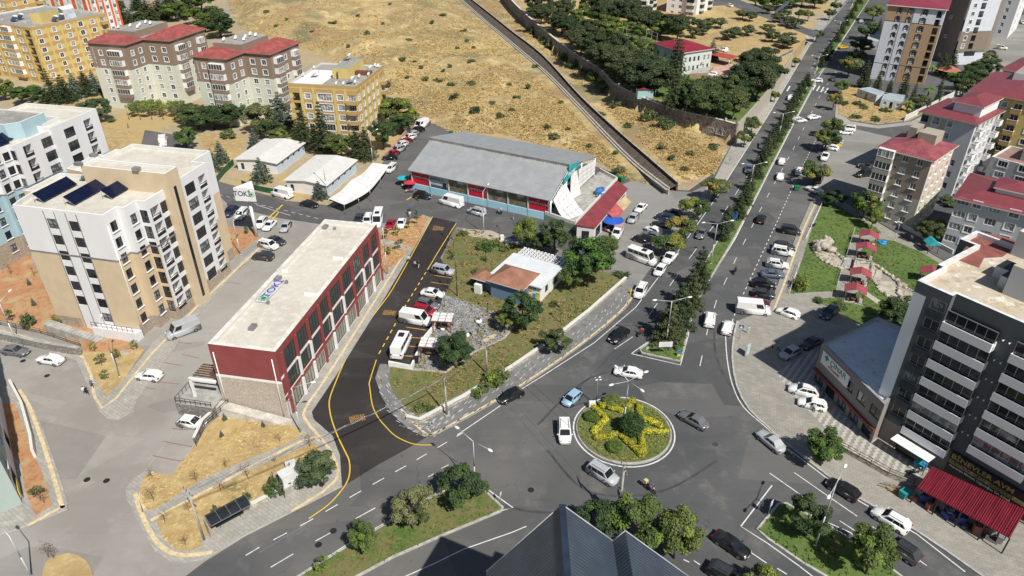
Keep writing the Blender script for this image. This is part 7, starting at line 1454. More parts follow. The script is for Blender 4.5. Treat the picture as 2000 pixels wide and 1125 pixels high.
    for side, P, o in (('l', [B_[0], B_[3], B_[2], B_[1]], .012), ('r', [A[3], A[0], A[1], A[2]], .012)):
        m = MB(); cuts = [(.10, .42), (.45, .74), (.77, .93)] if kind not in ('lvan', 'van', 'pickup') else [(.06, .30)]
        if kind == 'bus': cuts = [(.05, .2), (.22, .45), (.47, .7), (.72, .94)]
        for c0, c1 in cuts:
            if side == 'r': c0, c1 = 1 - c1, 1 - c0
            lo = .08 if kind != 'bus' else .35; m.face(quad(P, c0, c1, lo if not van or kind == 'bus' else .25, .88, o)); 
        g['side_window_' + side] = m.mesh('side_window', cglass)
    ws = {}; w = MB(); w.cyl((0, -.11, 0), (0, .11, 0), .33 if not van else .36, n=14); r = MB(); r.cyl((0, -.125, 0), (0, .125, 0), .21, n=8); ws = (w.mesh('tyre', tyre), r.mesh('rim', chrome))
    hlm = MB(); hlm.box((0, 0, 0), (.22, .36, .14)); tlm = MB(); tlm.box((0, 0, 0), (.12, .28, .16)); pm = MB(); pm.box((0, 0, 0), (.03, .5, .12))
    return body, g, ws, hlm.mesh('headlight', lampw), tlm.mesh('taillight', lampr), pm.mesh('number_plate', plate)
MATS_BODY = paint('white', (.78, .78, .77)); CM = {}; CPROTO = {}
COLS = {'white': (.78, .78, .77), 'black': (.010, .010, .012), 'charcoal': (.035, .038, .042), 'grey': (.13, .14, .15), 'silver': (.40, .42, .44), 'red': (.32, .01, .02), 'dark red': (.10, .008, .015), 'navy': (.02, .03, .075), 'blue-grey': (.09, .12, .17), 'light blue': (.30, .45, .58), 'yellow': (.62, .38, .02)}
def car(kind, col, r, f, extra=None, z=None, group=None):
    """r, f: pixels of the rear and the front end of the roofline footprint"""
    L, Wd, H, hb, wf, wr = CARS[kind][:6]
    if kind not in CM: CM[kind] = car_meshes(kind)
    zz = at((r[0] + f[0]) / 2, (r[1] + f[1]) / 2)[2] if z is None else z; a, c = G(*r, zz + .7), G(*f, zz + .7)
    x, y = (a[0] + c[0]) / 2, (a[1] + c[1]) / 2; rz = atan2(c[1] - a[1], c[0] - a[0]); key = (kind, col)
    nm = {'van': 'van', 'lvan': 'van', 'bus': 'minibus', 'pickup': 'pickup_truck'}.get(kind, 'car')
    if key not in CPROTO:
        body, g, ws, hl, tl, pm = CM[kind]; R = empty(nm, (x, y, zz), rz); bm_ = body.copy(); bm_.materials[0] = paint(col, COLS[col]); link('body', bm_, R)
        for k, m in g.items(): link(k[:11] if k.startswith('side') else k, m, R)
        for X in (wf, wr):
            for s in (-1, 1): w = link('wheel', ws[0], R); w.location = (X, s * (Wd / 2 - .1), .33 if kind not in ('van', 'lvan', 'bus', 'pickup') else .36); link('rim', ws[1], w)
        for s in (-1, 1): o = link('headlight', hl, R); o.location = (L / 2 - .16, s * (Wd / 2 - .33), hb - .27); o = link('taillight', tl, R); o.location = (-L / 2 + .06, s * (Wd / 2 - .22), hb - .16)
        o = link('number_plate', pm, R); o.location = (L / 2 + .005, 0, .48); o = link('number_plate', pm, R); o.location = (-L / 2 - .005, 0, .6)
        if kind in ('mpv', 'suv'):
            for s in (-1, 1): q = MB(); q.box((-.4, s * .55, H + .04), (2.0, .05, .05)); q.build('roof_rail', trimb, R, world=False)
        if kind in ('bus',): q = MB(); q.box((.4, 0, H + .08), (1.0, .9, .16)); q.build('roof_unit', trimb, R, world=False)
        CPROTO[key] = R; KIDS[R.name] = (list(R.children), {c_.name: list(c_.children) for c_ in R.children})
    else: R, _ = dup(CPROTO[key], (x, y, zz), rz)
    d = {'hatch': 'hatchback', 'sedan': 'saloon car', 'suv': 'SUV', 'mpv': 'boxy family car', 'van': 'panel van', 'lvan': 'long panel van', 'bus': 'minibus', 'pickup': 'pickup truck', 'micro': 'tiny city car'}[kind]
    later(R, col + ' ' + d + (' ' + extra if extra else ''), {'van': 'van', 'lvan': 'van', 'bus': 'minibus', 'pickup': 'pickup truck'}.get(kind, 'car'), (r[0] + f[0]) / 2, (r[1] + f[1]) / 2, group or ('cars driving on the roads' if extra == 'driving' else 'parked vehicles')); return R
D = 'driving'
for a in (('mpv', 'white', (1101, 822), (1104, 864), D), ('micro', 'light blue', (1130, 766), (1104, 788), D), ('mpv', 'silver', (1153, 910), (1202, 940), D), ('sedan', 'white', (1253, 730), (1202, 722), D), ('sedan', 'grey', (1381, 833), (1330, 805), D), ('sedan', 'silver', (1529, 879), (1484, 842), D),
          ('hatch', 'black', (1679, 973), (1616, 936), D), ('suv', 'white', (1773, 1033), (1708, 995), D), ('suv', 'charcoal', (1787, 1089), (1732, 1052), D), ('sedan', 'black', (1397, 1041), (1462, 1084), D), ('suv', 'charcoal', (1400, 1112), (1440, 1134), D), ('suv', 'black', (1224, 642), (1193, 668), D), ('hatch', 'black', (1018, 762), (976, 781)),
          ('mpv', 'white', (1259, 555), (1243, 582), 'with pale windscreen'), ('hatch', 'white', (1298, 516), (1281, 537)), ('pickup', 'white', (1318, 493), (1299, 512)), ('sedan', 'grey', (1376, 446), (1365, 464), D), ('bus', 'white', (1234, 497), (1273, 511)), ('hatch', 'black', (1484, 434), (1490, 419), D), ('mpv', 'white', (1385, 636), (1388, 611), D), ('hatch', 'white', (1418, 650), (1424, 627), D),
          ('lvan', 'white', (1444, 602), (1498, 607)), ('hatch', 'dark red', (1461, 588), (1501, 594)), ('hatch', 'charcoal', (1474, 570), (1510, 576)), ('suv', 'black', (1473, 552), (1512, 557)), ('sedan', 'blue-grey', (1490, 533), (1529, 536)), ('suv', 'white', (1500, 513), (1537, 518)), ('mpv', 'white', (1511, 488), (1546, 494)), ('suv', 'charcoal', (1514, 479), (1550, 484)), ('mpv', 'charcoal', (1527, 447), (1562, 453)),
          ('hatch', 'white', (1559, 617), (1520, 603)), ('suv', 'navy', (1633, 600), (1607, 621)), ('sedan', 'charcoal', (1601, 660), (1568, 677)), ('hatch', 'silver', (1561, 679), (1526, 697), 'with black roof'), ('suv', 'white', (1592, 768), (1548, 757)), ('hatch', 'white', (1608, 793), (1566, 783)),
          ('sedan', 'white', (1523, 350), (1525, 337), D), ('hatch', 'white', (1526, 320), (1528, 308), D), ('suv', 'white', (1560, 341), (1562, 326), D), ('suv', 'charcoal', (1595, 356), (1603, 342)), ('sedan', 'white', (1607, 376), (1575, 364)), ('suv', 'white', (1555, 235), (1567, 234), D), ('sedan', 'white', (1583, 229), (1596, 227), D), ('hatch', 'white', (1601, 157), (1590, 156), D), ('hatch', 'charcoal', (1626, 158), (1628, 148), D), ('sedan', 'yellow', (1643, 92), (1651, 91), D), ('hatch', 'silver', (1679, 44), (1685, 39), D), ('suv', 'white', (1543, 194), (1547, 187), D), ('sedan', 'blue-grey', (1493, 276), (1488, 289), D), ('sedan', 'blue-grey', (1465, 322), (1460, 337), D),
          ('hatch', 'white', (1665, 258), (1637, 257)), ('mpv', 'white', (1667, 252), (1645, 249)), ('hatch', 'silver', (1643, 277), (1622, 274)), ('sedan', 'yellow', (1640, 284), (1615, 278)), ('hatch', 'white', (1637, 290), (1610, 285)), ('pickup', 'white', (1615, 299), (1608, 312)), ('suv', 'black', (1700, 337), (1673, 341)), ('suv', 'charcoal', (1705, 327), (1683, 323)),
          ('mpv', 'white', (1947, 92), (1966, 94)), ('suv', 'charcoal', (1945, 104), (1922, 103)), ('hatch', 'white', (1933, 109), (1916, 107)), ('sedan', 'silver', (1985, 12), (1998, 13)), ('sedan', 'white', (1990, 40), (2003, 46)),
          ('sedan', 'white', (1259, 398), (1244, 412)), ('hatch', 'silver', (1243, 418), (1230, 433)), ('suv', 'navy', (1312, 427), (1286, 421)), ('suv', 'black', (1325, 420), (1300, 414)), ('sedan', 'black', (1306, 439), (1280, 436)), ('hatch', 'white', (1286, 453), (1266, 444)), ('sedan', 'grey', (1284, 461), (1262, 456)), ('suv', 'black', (1268, 471), (1243, 463)),
          ('van', 'white', (834, 240), (812, 250)), ('suv', 'black', (826, 251), (804, 257)), ('hatch', 'silver', (816, 258), (794, 264)), ('suv', 'white', (812, 265), (786, 271)), ('hatch', 'red', (803, 272), (780, 278)), ('suv', 'white', (796, 279), (771, 286)), ('mpv', 'silver', (788, 288), (766, 296)), ('hatch', 'red', (778, 296), (755, 303)), ('hatch', 'black', (775, 306), (748, 307)), ('mpv', 'white', (772, 322), (755, 336)),
          ('van', 'white', (573, 384), (529, 374)), ('sedan', 'black', (586, 394), (622, 401)), ('suv', 'black', (808, 379), (843, 384)), ('lvan', 'white', (906, 402), (857, 389)), ('mpv', 'silver', (946, 417), (916, 409)), ('hatch', 'charcoal', (703, 420), (697, 434)), ('mpv', 'white', (722, 422), (715, 438)), ('bus', 'white', (742, 416), (735, 443)), ('sedan', 'red', (766, 429), (758, 446)), ('sedan', 'white', (787, 425), (780, 446)),
          ('suv', 'navy', (462, 404), (438, 422)), ('mpv', 'white', (483, 407), (460, 430)), ('suv', 'white', (518, 424), (501, 446)), ('sedan', 'white', (536, 429), (516, 449)), ('hatch', 'silver', (565, 432), (550, 453)), ('sedan', 'charcoal', (523, 464), (556, 474)), ('mpv', 'white', (504, 474), (545, 483)), ('suv', 'charcoal', (533, 502), (494, 498)),
          ('van', 'silver', (386, 634), (328, 656)), ('hatch', 'white', (315, 735), (266, 730)), ('hatch', 'white', (350, 820), (399, 828), 'with blue-tinted windscreen'), ('sedan', 'white', (124, 705), (72, 697)), ('sedan', 'grey', (0, 680), (59, 688)),
          ('mpv', 'silver', (845, 524), (886, 532)), ('sedan', 'white', (823, 568), (867, 575)), ('suv', 'grey', (812, 588), (857, 600)), ('mpv', 'red', (806, 602), (852, 613)), ('van', 'white', (783, 619), (842, 629)), ('bus', 'white', (772, 700), (796, 652)),
          ('sedan', 'white', (1108, 3), (1122, 4)), ('van', 'white', (318, 283), (319, 270))): car(*a)
for a in (('hatch', 'white', (1425, 158), (1397, 160)), ('suv', 'white', (1418, 98), (1405, 95)), ('hatch', 'silver', (1395, 112), (1401, 117)), ('sedan', 'white', (1420, 8), (1432, 12))):
    if a[2][0] == 1425: a = ('hatch', 'white', (1398, 145), (1381, 143))
    car(*a, z=PLZ)
C_ = ('pickup', 'white', (1213, 442), (1198, 468), 'with pink canvas over its load'); o = car(*C_)
q = MB(); q.box((-1.35, 0, 1.65), (2.2, 1.75, 1.2)); q.build('load_cover', plain('pink_canvas', (.45, .33, .30), .8, 0, .3, 3), o, world=False)
# motorbikes with riders
def person_mesh(pose, top, legs, skin=(.38, .23, .16), hairc=(.02, .015, .012), dress=False):
    """one continuous skinned figure, 1.72 m tall, facing +x"""
    P = {'stand': dict(hipL=(0, .09, .9), kL=(.02, .1, .48), aL=(-.02, .11, .07), kR=(.01, -.1, .48), aR=(-.03, -.11, .07), eL=(-.03, .26, 1.08), hL=(.06, .27, .84), eR=(-.02, -.26, 1.08), hR=(.08, -.26, .85)),
         'walk': dict(kL=(.16, .09, .5), aL=(.20, .1, .09), kR=(-.06, -.09, .48), aR=(-.30, -.1, .14), eL=(-.12, .25, 1.1), hL=(-.10, .27, .87), eR=(.08, -.25, 1.1), hR=(.24, -.24, .92)),
         'ride': dict(kL=(.36, .16, .82), aL=(.22, .18, .40), kR=(.36, -.16, .82), aR=(.22, -.18, .40), eL=(.22, .25, 1.22), hL=(.48, .24, 1.12), eR=(.22, -.25, 1.22), hR=(.48, -.24, 1.12))}[pose]
    dz = 0 if pose != 'ride' else -.02; lean = .12 if pose == 'ride' else 0
    v = [((0, 0, .94 + dz), .13), ((lean * .4, 0, 1.12 + dz), .125), ((lean, 0, 1.36 + dz), .15), ((lean * 1.2, 0, 1.47 + dz), .06), ((lean * 1.3 + .01, 0, 1.56), .085), ((lean * 1.3 + .015, 0, 1.64), .09), ((lean * 1.3, 0, 1.70), .05),
         ((0, .09, .9), .095), (P['kL'], .06), (P['aL'], .042), ((P['aL'][0] + .13, P['aL'][1], P['aL'][2] - .04), .035), ((0, -.09, .9), .095), (P['kR'], .06), (P['aR'], .042), ((P['aR'][0] + .13, P['aR'][1], P['aR'][2] - .04), .035),
         ((lean, .18, 1.38 + dz), .06), (P['eL'], .042), (P['hL'], .032), ((lean, -.18, 1.38 + dz), .06), (P['eR'], .042), (P['hR'], .032)]
    e = [(0, 1), (1, 2), (2, 3), (3, 4), (4, 5), (5, 6), (0, 7), (7, 8), (8, 9), (9, 10), (0, 11), (11, 12), (12, 13), (13, 14), (2, 15), (15, 16), (16, 17), (2, 18), (18, 19), (19, 20)]
    me = bpy.data.meshes.new('p'); me.from_pydata([a for a, _ in v], e, []); o = bpy.data.objects.new('p', me); COL.objects.link(o); mo = o.modifiers.new('s', 'SKIN'); me.skin_vertices[0].data[0].use_root = True
    for i, (_, r) in enumerate(v): me.skin_vertices[0].data[i].radius = (r, r)
    s2 = o.modifiers.new('d', 'SUBSURF'); s2.levels = 1; dg = bpy.context.evaluated_depsgraph_get(); out = bpy.data.meshes.new_from_object(o.evaluated_get(dg)); bpy.data.objects.remove(o); out.name = 'person'
    cols = [plain('skin', skin, .6), plain('cloth_%d' % hash_(top), top, .85), plain('cloth_%d' % hash_(legs), legs, .85), plain('hair', hairc, .8), plain('shoe', (.03, .03, .03), .6)]
    out.materials.clear()
    for c in cols: out.materials.append(c)
    for p in out.polygons:
        x, y, z = p.center; hands = min((Vector(p.center) - Vector(P[k])).length for k in ('hL', 'hR')) < .09
        p.material_index = 3 if (z > 1.63 or (z > 1.5 and x < lean * 1.3 - .02)) else 0 if (z > 1.46 or hands) else 4 if z < .09 else 2 if (z < .93 or (pose == 'ride' and z < .96 and abs(y) < .24 and x > .05)) else 1
        p.use_smooth = True
    return out
def hash_(c): return int(sum(v * 1000 * (i + 3) for i, v in enumerate(c)))
PM_ = {}
def person(px, py, top, legs, desc, pose='stand', face=0.0, z=None, group='people on foot', h=1.0):
    k = (pose, top, legs)
    if k not in PM_: PM_[k] = person_mesh(pose, top, legs)
    x, y, zz = at(px, py); zz = (zz + .01 if z is None else z); o = link('person', PM_[k]); o.location = (x, y, zz); o.rotation_euler[2] = face; o.scale = (h, h, h); later(o, desc, 'person', px, py, group); return o
W_, K_, N_, R__, B__, T__, Gn = (.7, .7, .68), (.015, .015, .018), (.03, .04, .08), (.4, .03, .03), (.06, .12, .3), (.4, .33, .25), (.03, .2, .1)
for a in ((167, 771, W_, (.25, .35, .5), 'person in white top and blue trousers walking', 'walk', 2.4), (172, 772, K_, K_, 'person all in black walking', 'walk', 2.4), (182, 758, B__, N_, 'person in blue top walking', 'walk', 2.2), (799, 513, W_, K_, 'person in white top and dark trousers at the kerb', 'walk', 1.2), (811, 523, W_, K_, 'person in white top and black trousers in the road', 'walk', .6), (818, 523, K_, W_, 'person in black top and white trousers in the road', 'walk', 1.0),
          (797, 419, K_, K_, 'person in black standing in a group', 'stand', 0), (801, 413, B__, N_, 'person in blue shirt standing in a group', 'stand', -1), (801, 425, W_, T__, 'person in white shirt standing in a group', 'stand', 2), (814, 420, Gn, N_, 'person in green top standing', 'stand', 1), (817, 393, K_, K_, 'person in black crossing the street', 'walk', 2), (1506, 688, K_, T__, 'person in black top and beige trousers walking', 'walk', 2.5), (1519, 686, T__, K_, 'person in beige top and black trousers walking', 'walk', 2.6), (1588, 805, W_, K_, 'person in white shirt by the parked car', 'stand', 1), (1460, 652, W_, W_, 'person in white robe-like clothes', 'stand', 1), (251, 250, (.18, .08, .2), (.15, .08, .18), 'person in purple clothes walking', 'walk', .3),
          (798, 374, K_, K_, 'person in black shopping under the parasols', 'stand', 1), (803, 372, N_, K_, 'person in navy beside the stall', 'stand', 2), (793, 352, B__, N_, 'person in blue at the turquoise parasol', 'stand', 0), (1003, 430, (.6, .1, .03), W_, 'person in orange-red top', 'stand', 0), (447, 408, R__, K_, 'person in red top behind the navy car', 'stand', 1)): person(*a)
def moto(r, f, desc, col, box=None, riders=1, label='motorbike'):
    a, c = G(*r, .4), G(*f, .4); x, y = (a[0] + c[0]) / 2, (a[1] + c[1]) / 2; rz = atan2(c[1] - a[1], c[0] - a[0]); R = empty('motorbike', (x, y, .01), rz)
    b = MB(); b.blob((.05, 0, .72), (.42, .16, .18), 0, 1); b.blob((-.45, 0, .82), (.4, .15, .1), 1, 2); b.blob((.05, 0, .42), (.3, .16, .2), 1, 3); b.cyl((.5, 0, .95), (.72, 0, .33), .05, n=6, m=1); b.cyl((.45, -.35, 1.02), (.45, .35, 1.02), .025, n=5, m=1); b.cyl((-.3, 0, .4), (-.68, 0, .32), .05, n=6, m=1); b.build('frame', [plain('bike_' + desc.split()[0], col, .3), trimb], R, world=False)
    for X in (.72, -.68): b = MB(); b.cyl((X, -.06, .31), (X, .06, .31), .31, n=14); w = b.build('wheel', black, R, world=False); b = MB(); b.cyl((X, -.065, .31), (X, .065, .31), .2, n=10); b.build('rim', chrome, bo_fix2(w), world=False)
    b = MB(); b.box((.62, 0, .9), (.12, .18, .16)); b.build('headlight', lampw, R, world=False)
    if box: b = MB(); b.box((-.72, 0, 1.15), (.45, .5, .45)); b.build('delivery_box', plain('box_' + desc.split()[0], box, .6), R, world=False)
    later(R, desc, 'motorbike', (r[0] + f[0]) / 2, (r[1] + f[1]) / 2, 'motorbikes')
    for k in range(riders):
        top = [R__ if riders == 1 and not box else K_, K_][k] if not box else (.05, .08, .3); o = link('person', PM_.setdefault(('ride', top, N_), person_mesh('ride', top, N_))); d = -.12 - .38 * k; o.location = (x + d * cos(rz), y + d * sin(rz), .0); o.rotation_euler[2] = rz; later(o, ['rider seated', 'pillion passenger seated'][k] + ' on the ' + desc.split(' ')[0] + ' motorbike', 'person', (r[0] + f[0]) / 2, (r[1] + f[1]) / 2, 'motorbike riders')
def bo_fix2(o): return o
moto((1243, 658), (1260, 644), 'red motorbike riding', (.4, .02, .03)); moto((1433, 536), (1439, 524), 'dark motorbike riding with two people', (.02, .02, .025), None, 2); moto((1261, 948), (1277, 960), 'orange motorbike riding with cream delivery box', (.5, .12, .02), (.6, .5, .25))
moto((1585, 443), (1594, 438), 'black motorbike parked on the pavement', (.02, .02, .02), None, 0); moto((1780, 923), (1795, 920), 'grey motorbike parked by the canopy', (.2, .2, .22), None, 0); moto((1803, 917), (1812, 905), 'blue motorbike parked by the canopy', (.03, .12, .5), (.03, .2, .6), 0)
# ================================================================ STREET LAMPS, POLES, SIGNS
def lamp(base, top, arms=2, rot=0.0, style='', z=None, h=None, n_arm=2.6, desc=None):
    x, y, zz = at(*base); zz = zz if z is None else z; h = h or max(3.0, hgt(base, top, zz) - zz); R = empty('street_lamp', (x, y, zz), rot)
    b = MB(); b.tube([(0, 0, 0), (0, 0, h * .5), (0, 0, h)], [.11, .085, .06] if h > 6 else [.06, .05, .04], 8); b.cyl((0, 0, 0), (0, 0, .25), .18, .14, 8); b.build('pole', polem if style != 'dark' else dark, R, world=False)
    for k in range(arms):
        a = 2 * pi * k / arms if arms != 1 else 0; d = n_arm if h > 6 else .7; e = (cos(a) * d, sin(a) * d, h + (.45 if h > 6 else .05)); b = MB(); b.tube([(0, 0, h - .05), e], [.05, .035], 6); ar = b.build('arm', polem if style != 'dark' else dark, R, world=False)
        b = MB(); b.blob((e[0] + cos(a) * .3, e[1] + sin(a) * .3, e[2] + .02), (.42 if abs(cos(a)) > .5 else .2, .2 if abs(cos(a)) > .5 else .42, .11), 0, 1, 0); b.build('lamp_head', white if style != 'dark' else dark, R, world=False)
    later(R, desc or ({0: 'plain', 1: 'single-arm', 2: 'double-arm', 4: 'four-armed'}[arms] + ' street lamp' + (', short and dark' if style == 'dark' else '')), 'street lamp', *base, 'street lamps'); return R
lamp((1300, 677), (1313, 588), 2, 0.15); lamp((1388, 516), (1404, 437), 2, .15); lamp((1463, 374), (1473, 322), 2, .15); lamp((1521, 268), (1531, 222), 2, .15); lamp((1592, 148), (1600, 110), 2, .15); lamp((1634, 78), (1643, 42), 2, .15); lamp((1662, 22), (1672, -10), 2, .15)
lamp((928, 957), (928, 862), 2, -.75); lamp((1592, 1067), (1636, 945), 2, .9); lamp((1217, 842), (1231, 744), 4, .5); lamp((945, 456), (950, 374), 1, 1.2); lamp((757, 537), (750, 445), 1, -2.8); lamp((588, 847), (577, 757), 1, .2); lamp((34, 671), (-6, 592), 1, 1.5, z=.13); lamp((234, 737), (201, 640), 1, 2.0); lamp((62, 1127), (23, 1047), 1, 2.5)
lamp((470, 498), (456, 432), 1, 1.5); lamp((1747, 470), (1757, 438), 1, 2); lamp((640, 385), (628, 320), 1, 2.2); lamp((728, 315), (725, 262), 1, 1); lamp((1553, 545), (1557, 532), 0, 0); lamp((378, 290), (368, 268), 1, 2)
for p, t in (((893, 580), (893, 510)), ((875, 568), (876, 545)), ((887, 500), (893, 470)), ((877, 470), (877, 447)), ((975, 430 + 46), (975, 446)), ((940, 676), (942, 641)), ((952, 612), (953, 585)), ((1095, 633), (1097, 609)), ((868, 601), (867, 577)), ((949, 515), (951, 483))): lamp(p, t, 1, 2.0, 'dark')
for p in ((1278, 203), (1338, 226), (1403, 238), (1430, 240)): lamp((p[0], p[1]), (p[0] + 2, p[1] - 25), 1, 1, z=PLZ)
def pole(base, h, label, rot=0, cross=True, box=False, r=.16, mat=None):
    x, y, z = at(*base); R = empty('utility_pole', (x, y, z), rot); tag(R, label, 'utility pole'); b = MB(); b.tube([(0, 0, 0), (0, 0, h)], [r, r * .6], 8); b.box((0, 0, .15), (.7, .7, .3)); b.build('pole', mat or conc, R, world=False)
    if cross:
        b = MB(); b.box((0, 0, h - .3), (.12, 2.0, .12)); b.build('crossarm', conc, R, world=False); b = MB()
        for k in (-.9, -.3, .3, .9): b.cyl((0, k, h - .24), (0, k, h + .02), .05, n=6)
        b.build('insulators', wood, R, world=False)
    if box: b = MB(); b.box((0, 0, h * .55), (.7, .9, .9)); b.cyl((0, 0, h * .35), (0, 0, h * .5), .28, n=10); b.build('transformer', plain('pole_box', (.12, .12, .11)), R, world=False)
    return R, (x, y, z + h)
P1_ = pole((951, 732), 6.2, 'concrete utility pole in the garden lawn behind the cream wall', .6); P2_ = pole((873, 812), 7.0, 'concrete utility pole on the grey pavement beside the cream garden wall', .6); P3_ = pole((400, 1057), 8.6, 'concrete utility pole beside the bus shelter', .9, True, False); P4_ = pole((1207, 1020), 9.5, 'dark utility pole with transformer beside the navy roof', .2, True, True, .2)
P5_ = pole((1164, 791), 5.4, 'slim steel mast with cameras on the roundabout edge', .5, False, False, .08, steel); b = MB()
for k in range(4): a = k * pi / 2 + .4; b.blob((cos(a) * .4, sin(a) * .4, 5.0), (.22, .1, .1), 0, k, 0)
b.build('cameras', white, P5_[0], world=False)
b = MB(); b.box((0, 0, .6), (.9, .5, 1.2)); o = b.thing('control_cabinet', white, (0, 0, 0)); o.location = (*G(1156, 798), .15); tag(o, 'white control cabinet at the roundabout mast', 'cabinet')
def wires(A, B_, offs, label, sag=.8):
    b = MB()
    for k in offs:
        pts = [(A[0] + (B_[0] - A[0]) * t + k * .7, A[1] + (B_[1] - A[1]) * t + k * .7, A[2] + (B_[2] - A[2]) * t - sag * 4 * t * (1 - t)) for t in [i / 12 for i in range(13)]]; b.tube(pts, [.018] * 13, 4)
    o = b.thing('overhead_wire', dark if label.startswith('dark') else steel, (A[0], A[1], A[2])); tag(o, label, 'wire')
wires(P3_[1], P2_[1], (-.9, -.3, .3, .9), 'pale overhead wires crossing the new dark lane'); wires(P2_[1], P1_[1], (-.5, .5), 'pale overhead wires above the garden wall'); wires(P1_[1], P4_[1], (-.6, .6), 'dark overhead wires crossing the avenue left of the roundabout'); wires(P5_[1], (*G(1300, 668)[:2], 9), (0,), 'dark cable from the roundabout mast to the median lamp')
def board(base, w, h, z0, mats, label, cat, posts=2, rot=0, body=None, bm=None, size=.3, name='road_sign', th=.06, r=.04, post_mat=None, z=None):
    x, y, zz = at(*base); zz = zz if z is None else z; R = empty(name, (x, y, zz), rot); tag(R, label, cat); b = MB(); b.box((0, 0, z0 + h / 2), (w, th, h)); p = b.build('panel', mats, R, world=False)
    b = MB(); xs = [0] if posts == 1 else [-w * .38, w * .38]
    for k in xs: b.cyl((k, 0.05, 0), (k, .05, z0 + (h if posts > 1 else .1)), r, n=6)
    b.build('post', post_mat or steel, R, world=False)
    if body:
        for i, ln in enumerate(body.split('|')): text(ln, size, bm, R, (0, -th / 2 - .012, z0 + h * .62 - i * size * 1.15), (pi / 2, 0, 0), 'sign_lettering')
    return R
board((1297, 697), 2.2, 1.0, 2.0, plain('sign_white', (.68, .69, .70), .5), 'pale rectangular sign on two posts at the tip of the median', 'sign', 2, .05)
board((1262, 700), .5, .5, 1.8, plain('sign_back', (.45, .46, .47), .5), 'small pale sign on a thin post at the left kerb of the median tip', 'sign', 1, .4); R_ = board((1325, 697), .6, 1.1, .2, plain('sign_blue_yellow', (.02, .2, .42), .5), 'short blue and yellow keep-right sign at the median tip', 'sign', 1, .1); b = MB(); b.box((0, -.04, .35), (.6, .03, .4)); b.build('reflector', plain('sign_yellow', (.7, .5, .02)), R_, world=False)
R_ = board((1443, 663), .75, .75, 2.2, plain('sign_blue_face', (.02, .10, .42), .5), 'blue square pedestrian crossing sign at the plaza kerb', 'sign', 1, -.3); b = MB(); b.face([(-.28, -.04, 2.3), (.28, -.04, 2.3), (0, -.04, 2.85)]); b.build('symbol', white, R_, world=False)
board((1458, 695), 1.3, 1.9, .3, plain('poster_pale', (.55, .66, .62), .5, 0, .3), 'white framed street billboard with pale green poster on the plaza', 'billboard', 2, .9, th=.25, r=.08, post_mat=white, name='billboard')
board((1434, 452 + 0), .3, .3, 1.9, plain('sign_blue_face', (1, 1, 1)), 'small blue sign at the edge of the median beside the avenue', 'sign', 1, .3, z=.15) if False else None
b = MB(); b.box((0, 0, .9), (1.1, .8, 1.5)); b.box((0, 0, 1.7), (1.2, .9, .15), 0, 1); o = b.thing('kiosk_cabinet', [plain('cobalt_box', (.02, .12, .45), .5), dark], (0, 0, 0)); o.location = (*G(1434, 428), .15); tag(o, 'bright blue cabinet among the median conifers', 'cabinet')
board((1232, 575), .35, 1.1, .1, plain('yellow_bollard', (.65, .55, .02), .5), 'yellow-green marker post at the pavement corner', 'marker post', 1, .4)
o = board((1500, 1010), .6, .9, 2.0, plain('sign_white', (1, 1, 1)), 'white keep-right sign at the tip of the lower right median', 'sign', 1, .8); o = board((978, 985), .5, .5, 1.6, plain('sign_white', (1, 1, 1)), 'small pale sign at the tip of the lower left median', 'sign', 1, 1.2); board((945, 690), .01, .01, 1, white, 'x', 'x') if False else None
# TOKI totem
x, y = G(502, 463); ht = hgt((502, 463), (488, 388)); R_ = empty('totem_sign', (x, y, 0), -.12); tag(R_, 'tall white totem pole carrying a three-sided white sign in the parking lot', 'sign'); b = MB(); b.cyl((0, 0, 0), (0, 0, ht), .33, n=12); b.build('pole', white, R_, world=False); b = MB()
tri_ = [(2.6 * cos(a), 2.6 * sin(a)) for a in (radians(-150), radians(-30), radians(90))]; b.prism(tri_, ht, ht + 2.9); b.build('panel', white, R_, world=False); yb = -1.3
text('TOKİ', 1.55, plain('toki_blue', (.03, .035, .12), .5), R_, (-.55, yb - .02, ht + 1.6), (pi / 2, 0, 0), 'sign_lettering', .01, 'CENTER', .95); b = MB(); b.cyl((1.45, yb - .05, ht + 1.6), (1.45, yb, ht + 1.6), .3, n=14); 
for k in range(12): b.box((1.45 + .56 * cos(k * pi / 6), yb - .03, ht + 1.6 + .56 * sin(k * pi / 6)), (.14, .04, .14))
b.build('emblem', plain('toki_green', (.02, .3, .12), .5), R_, world=False)
# bus shelter
a = G(415, 1047); c = G(492, 1005); an = atan2(c[1] - a[1], c[0] - a[0]); L = hypot(c[0] - a[0], c[1] - a[1]); R_ = empty('bus_shelter', (a[0], a[1], Z1), an); tag(R_, 'bus shelter with curved dark roof in four panels on the lower left pavement', 'bus shelter'); b = MB(); n = 6
for k in range(4):
    x0, x1 = L * k / 4 + .05, L * (k + 1) / 4 - .05
    for j in range(n):
        t0, t1 = j / n, (j + 1) / n; y0, y1 = -.9 + 1.9 * t0, -.9 + 1.9 * t1; z0, z1 = 2.35 + .38 * sin(pi * t0 * .75 + .2), 2.35 + .38 * sin(pi * t1 * .75 + .2); b.hexa([(x0, y0, z0), (x1, y0, z0), (x1, y1, z1), (x0, y1, z1)], [(x0, y0, z0 + .03), (x1, y0, z0 + .03), (x1, y1, z1 + .03), (x0, y1, z1 + .03)])
b.build('roof', plain('smoked_roof', (.025, .028, .032), .15), R_, world=False); b = MB()
for k in range(5): b.box((L * k / 4, .05, 2.6), (.07, 2.0, .07)); 
for k in (0, 2, 4): b.cyl((L * k / 4, .8, 0), (L * k / 4, .8, 2.6), .06, n=6)
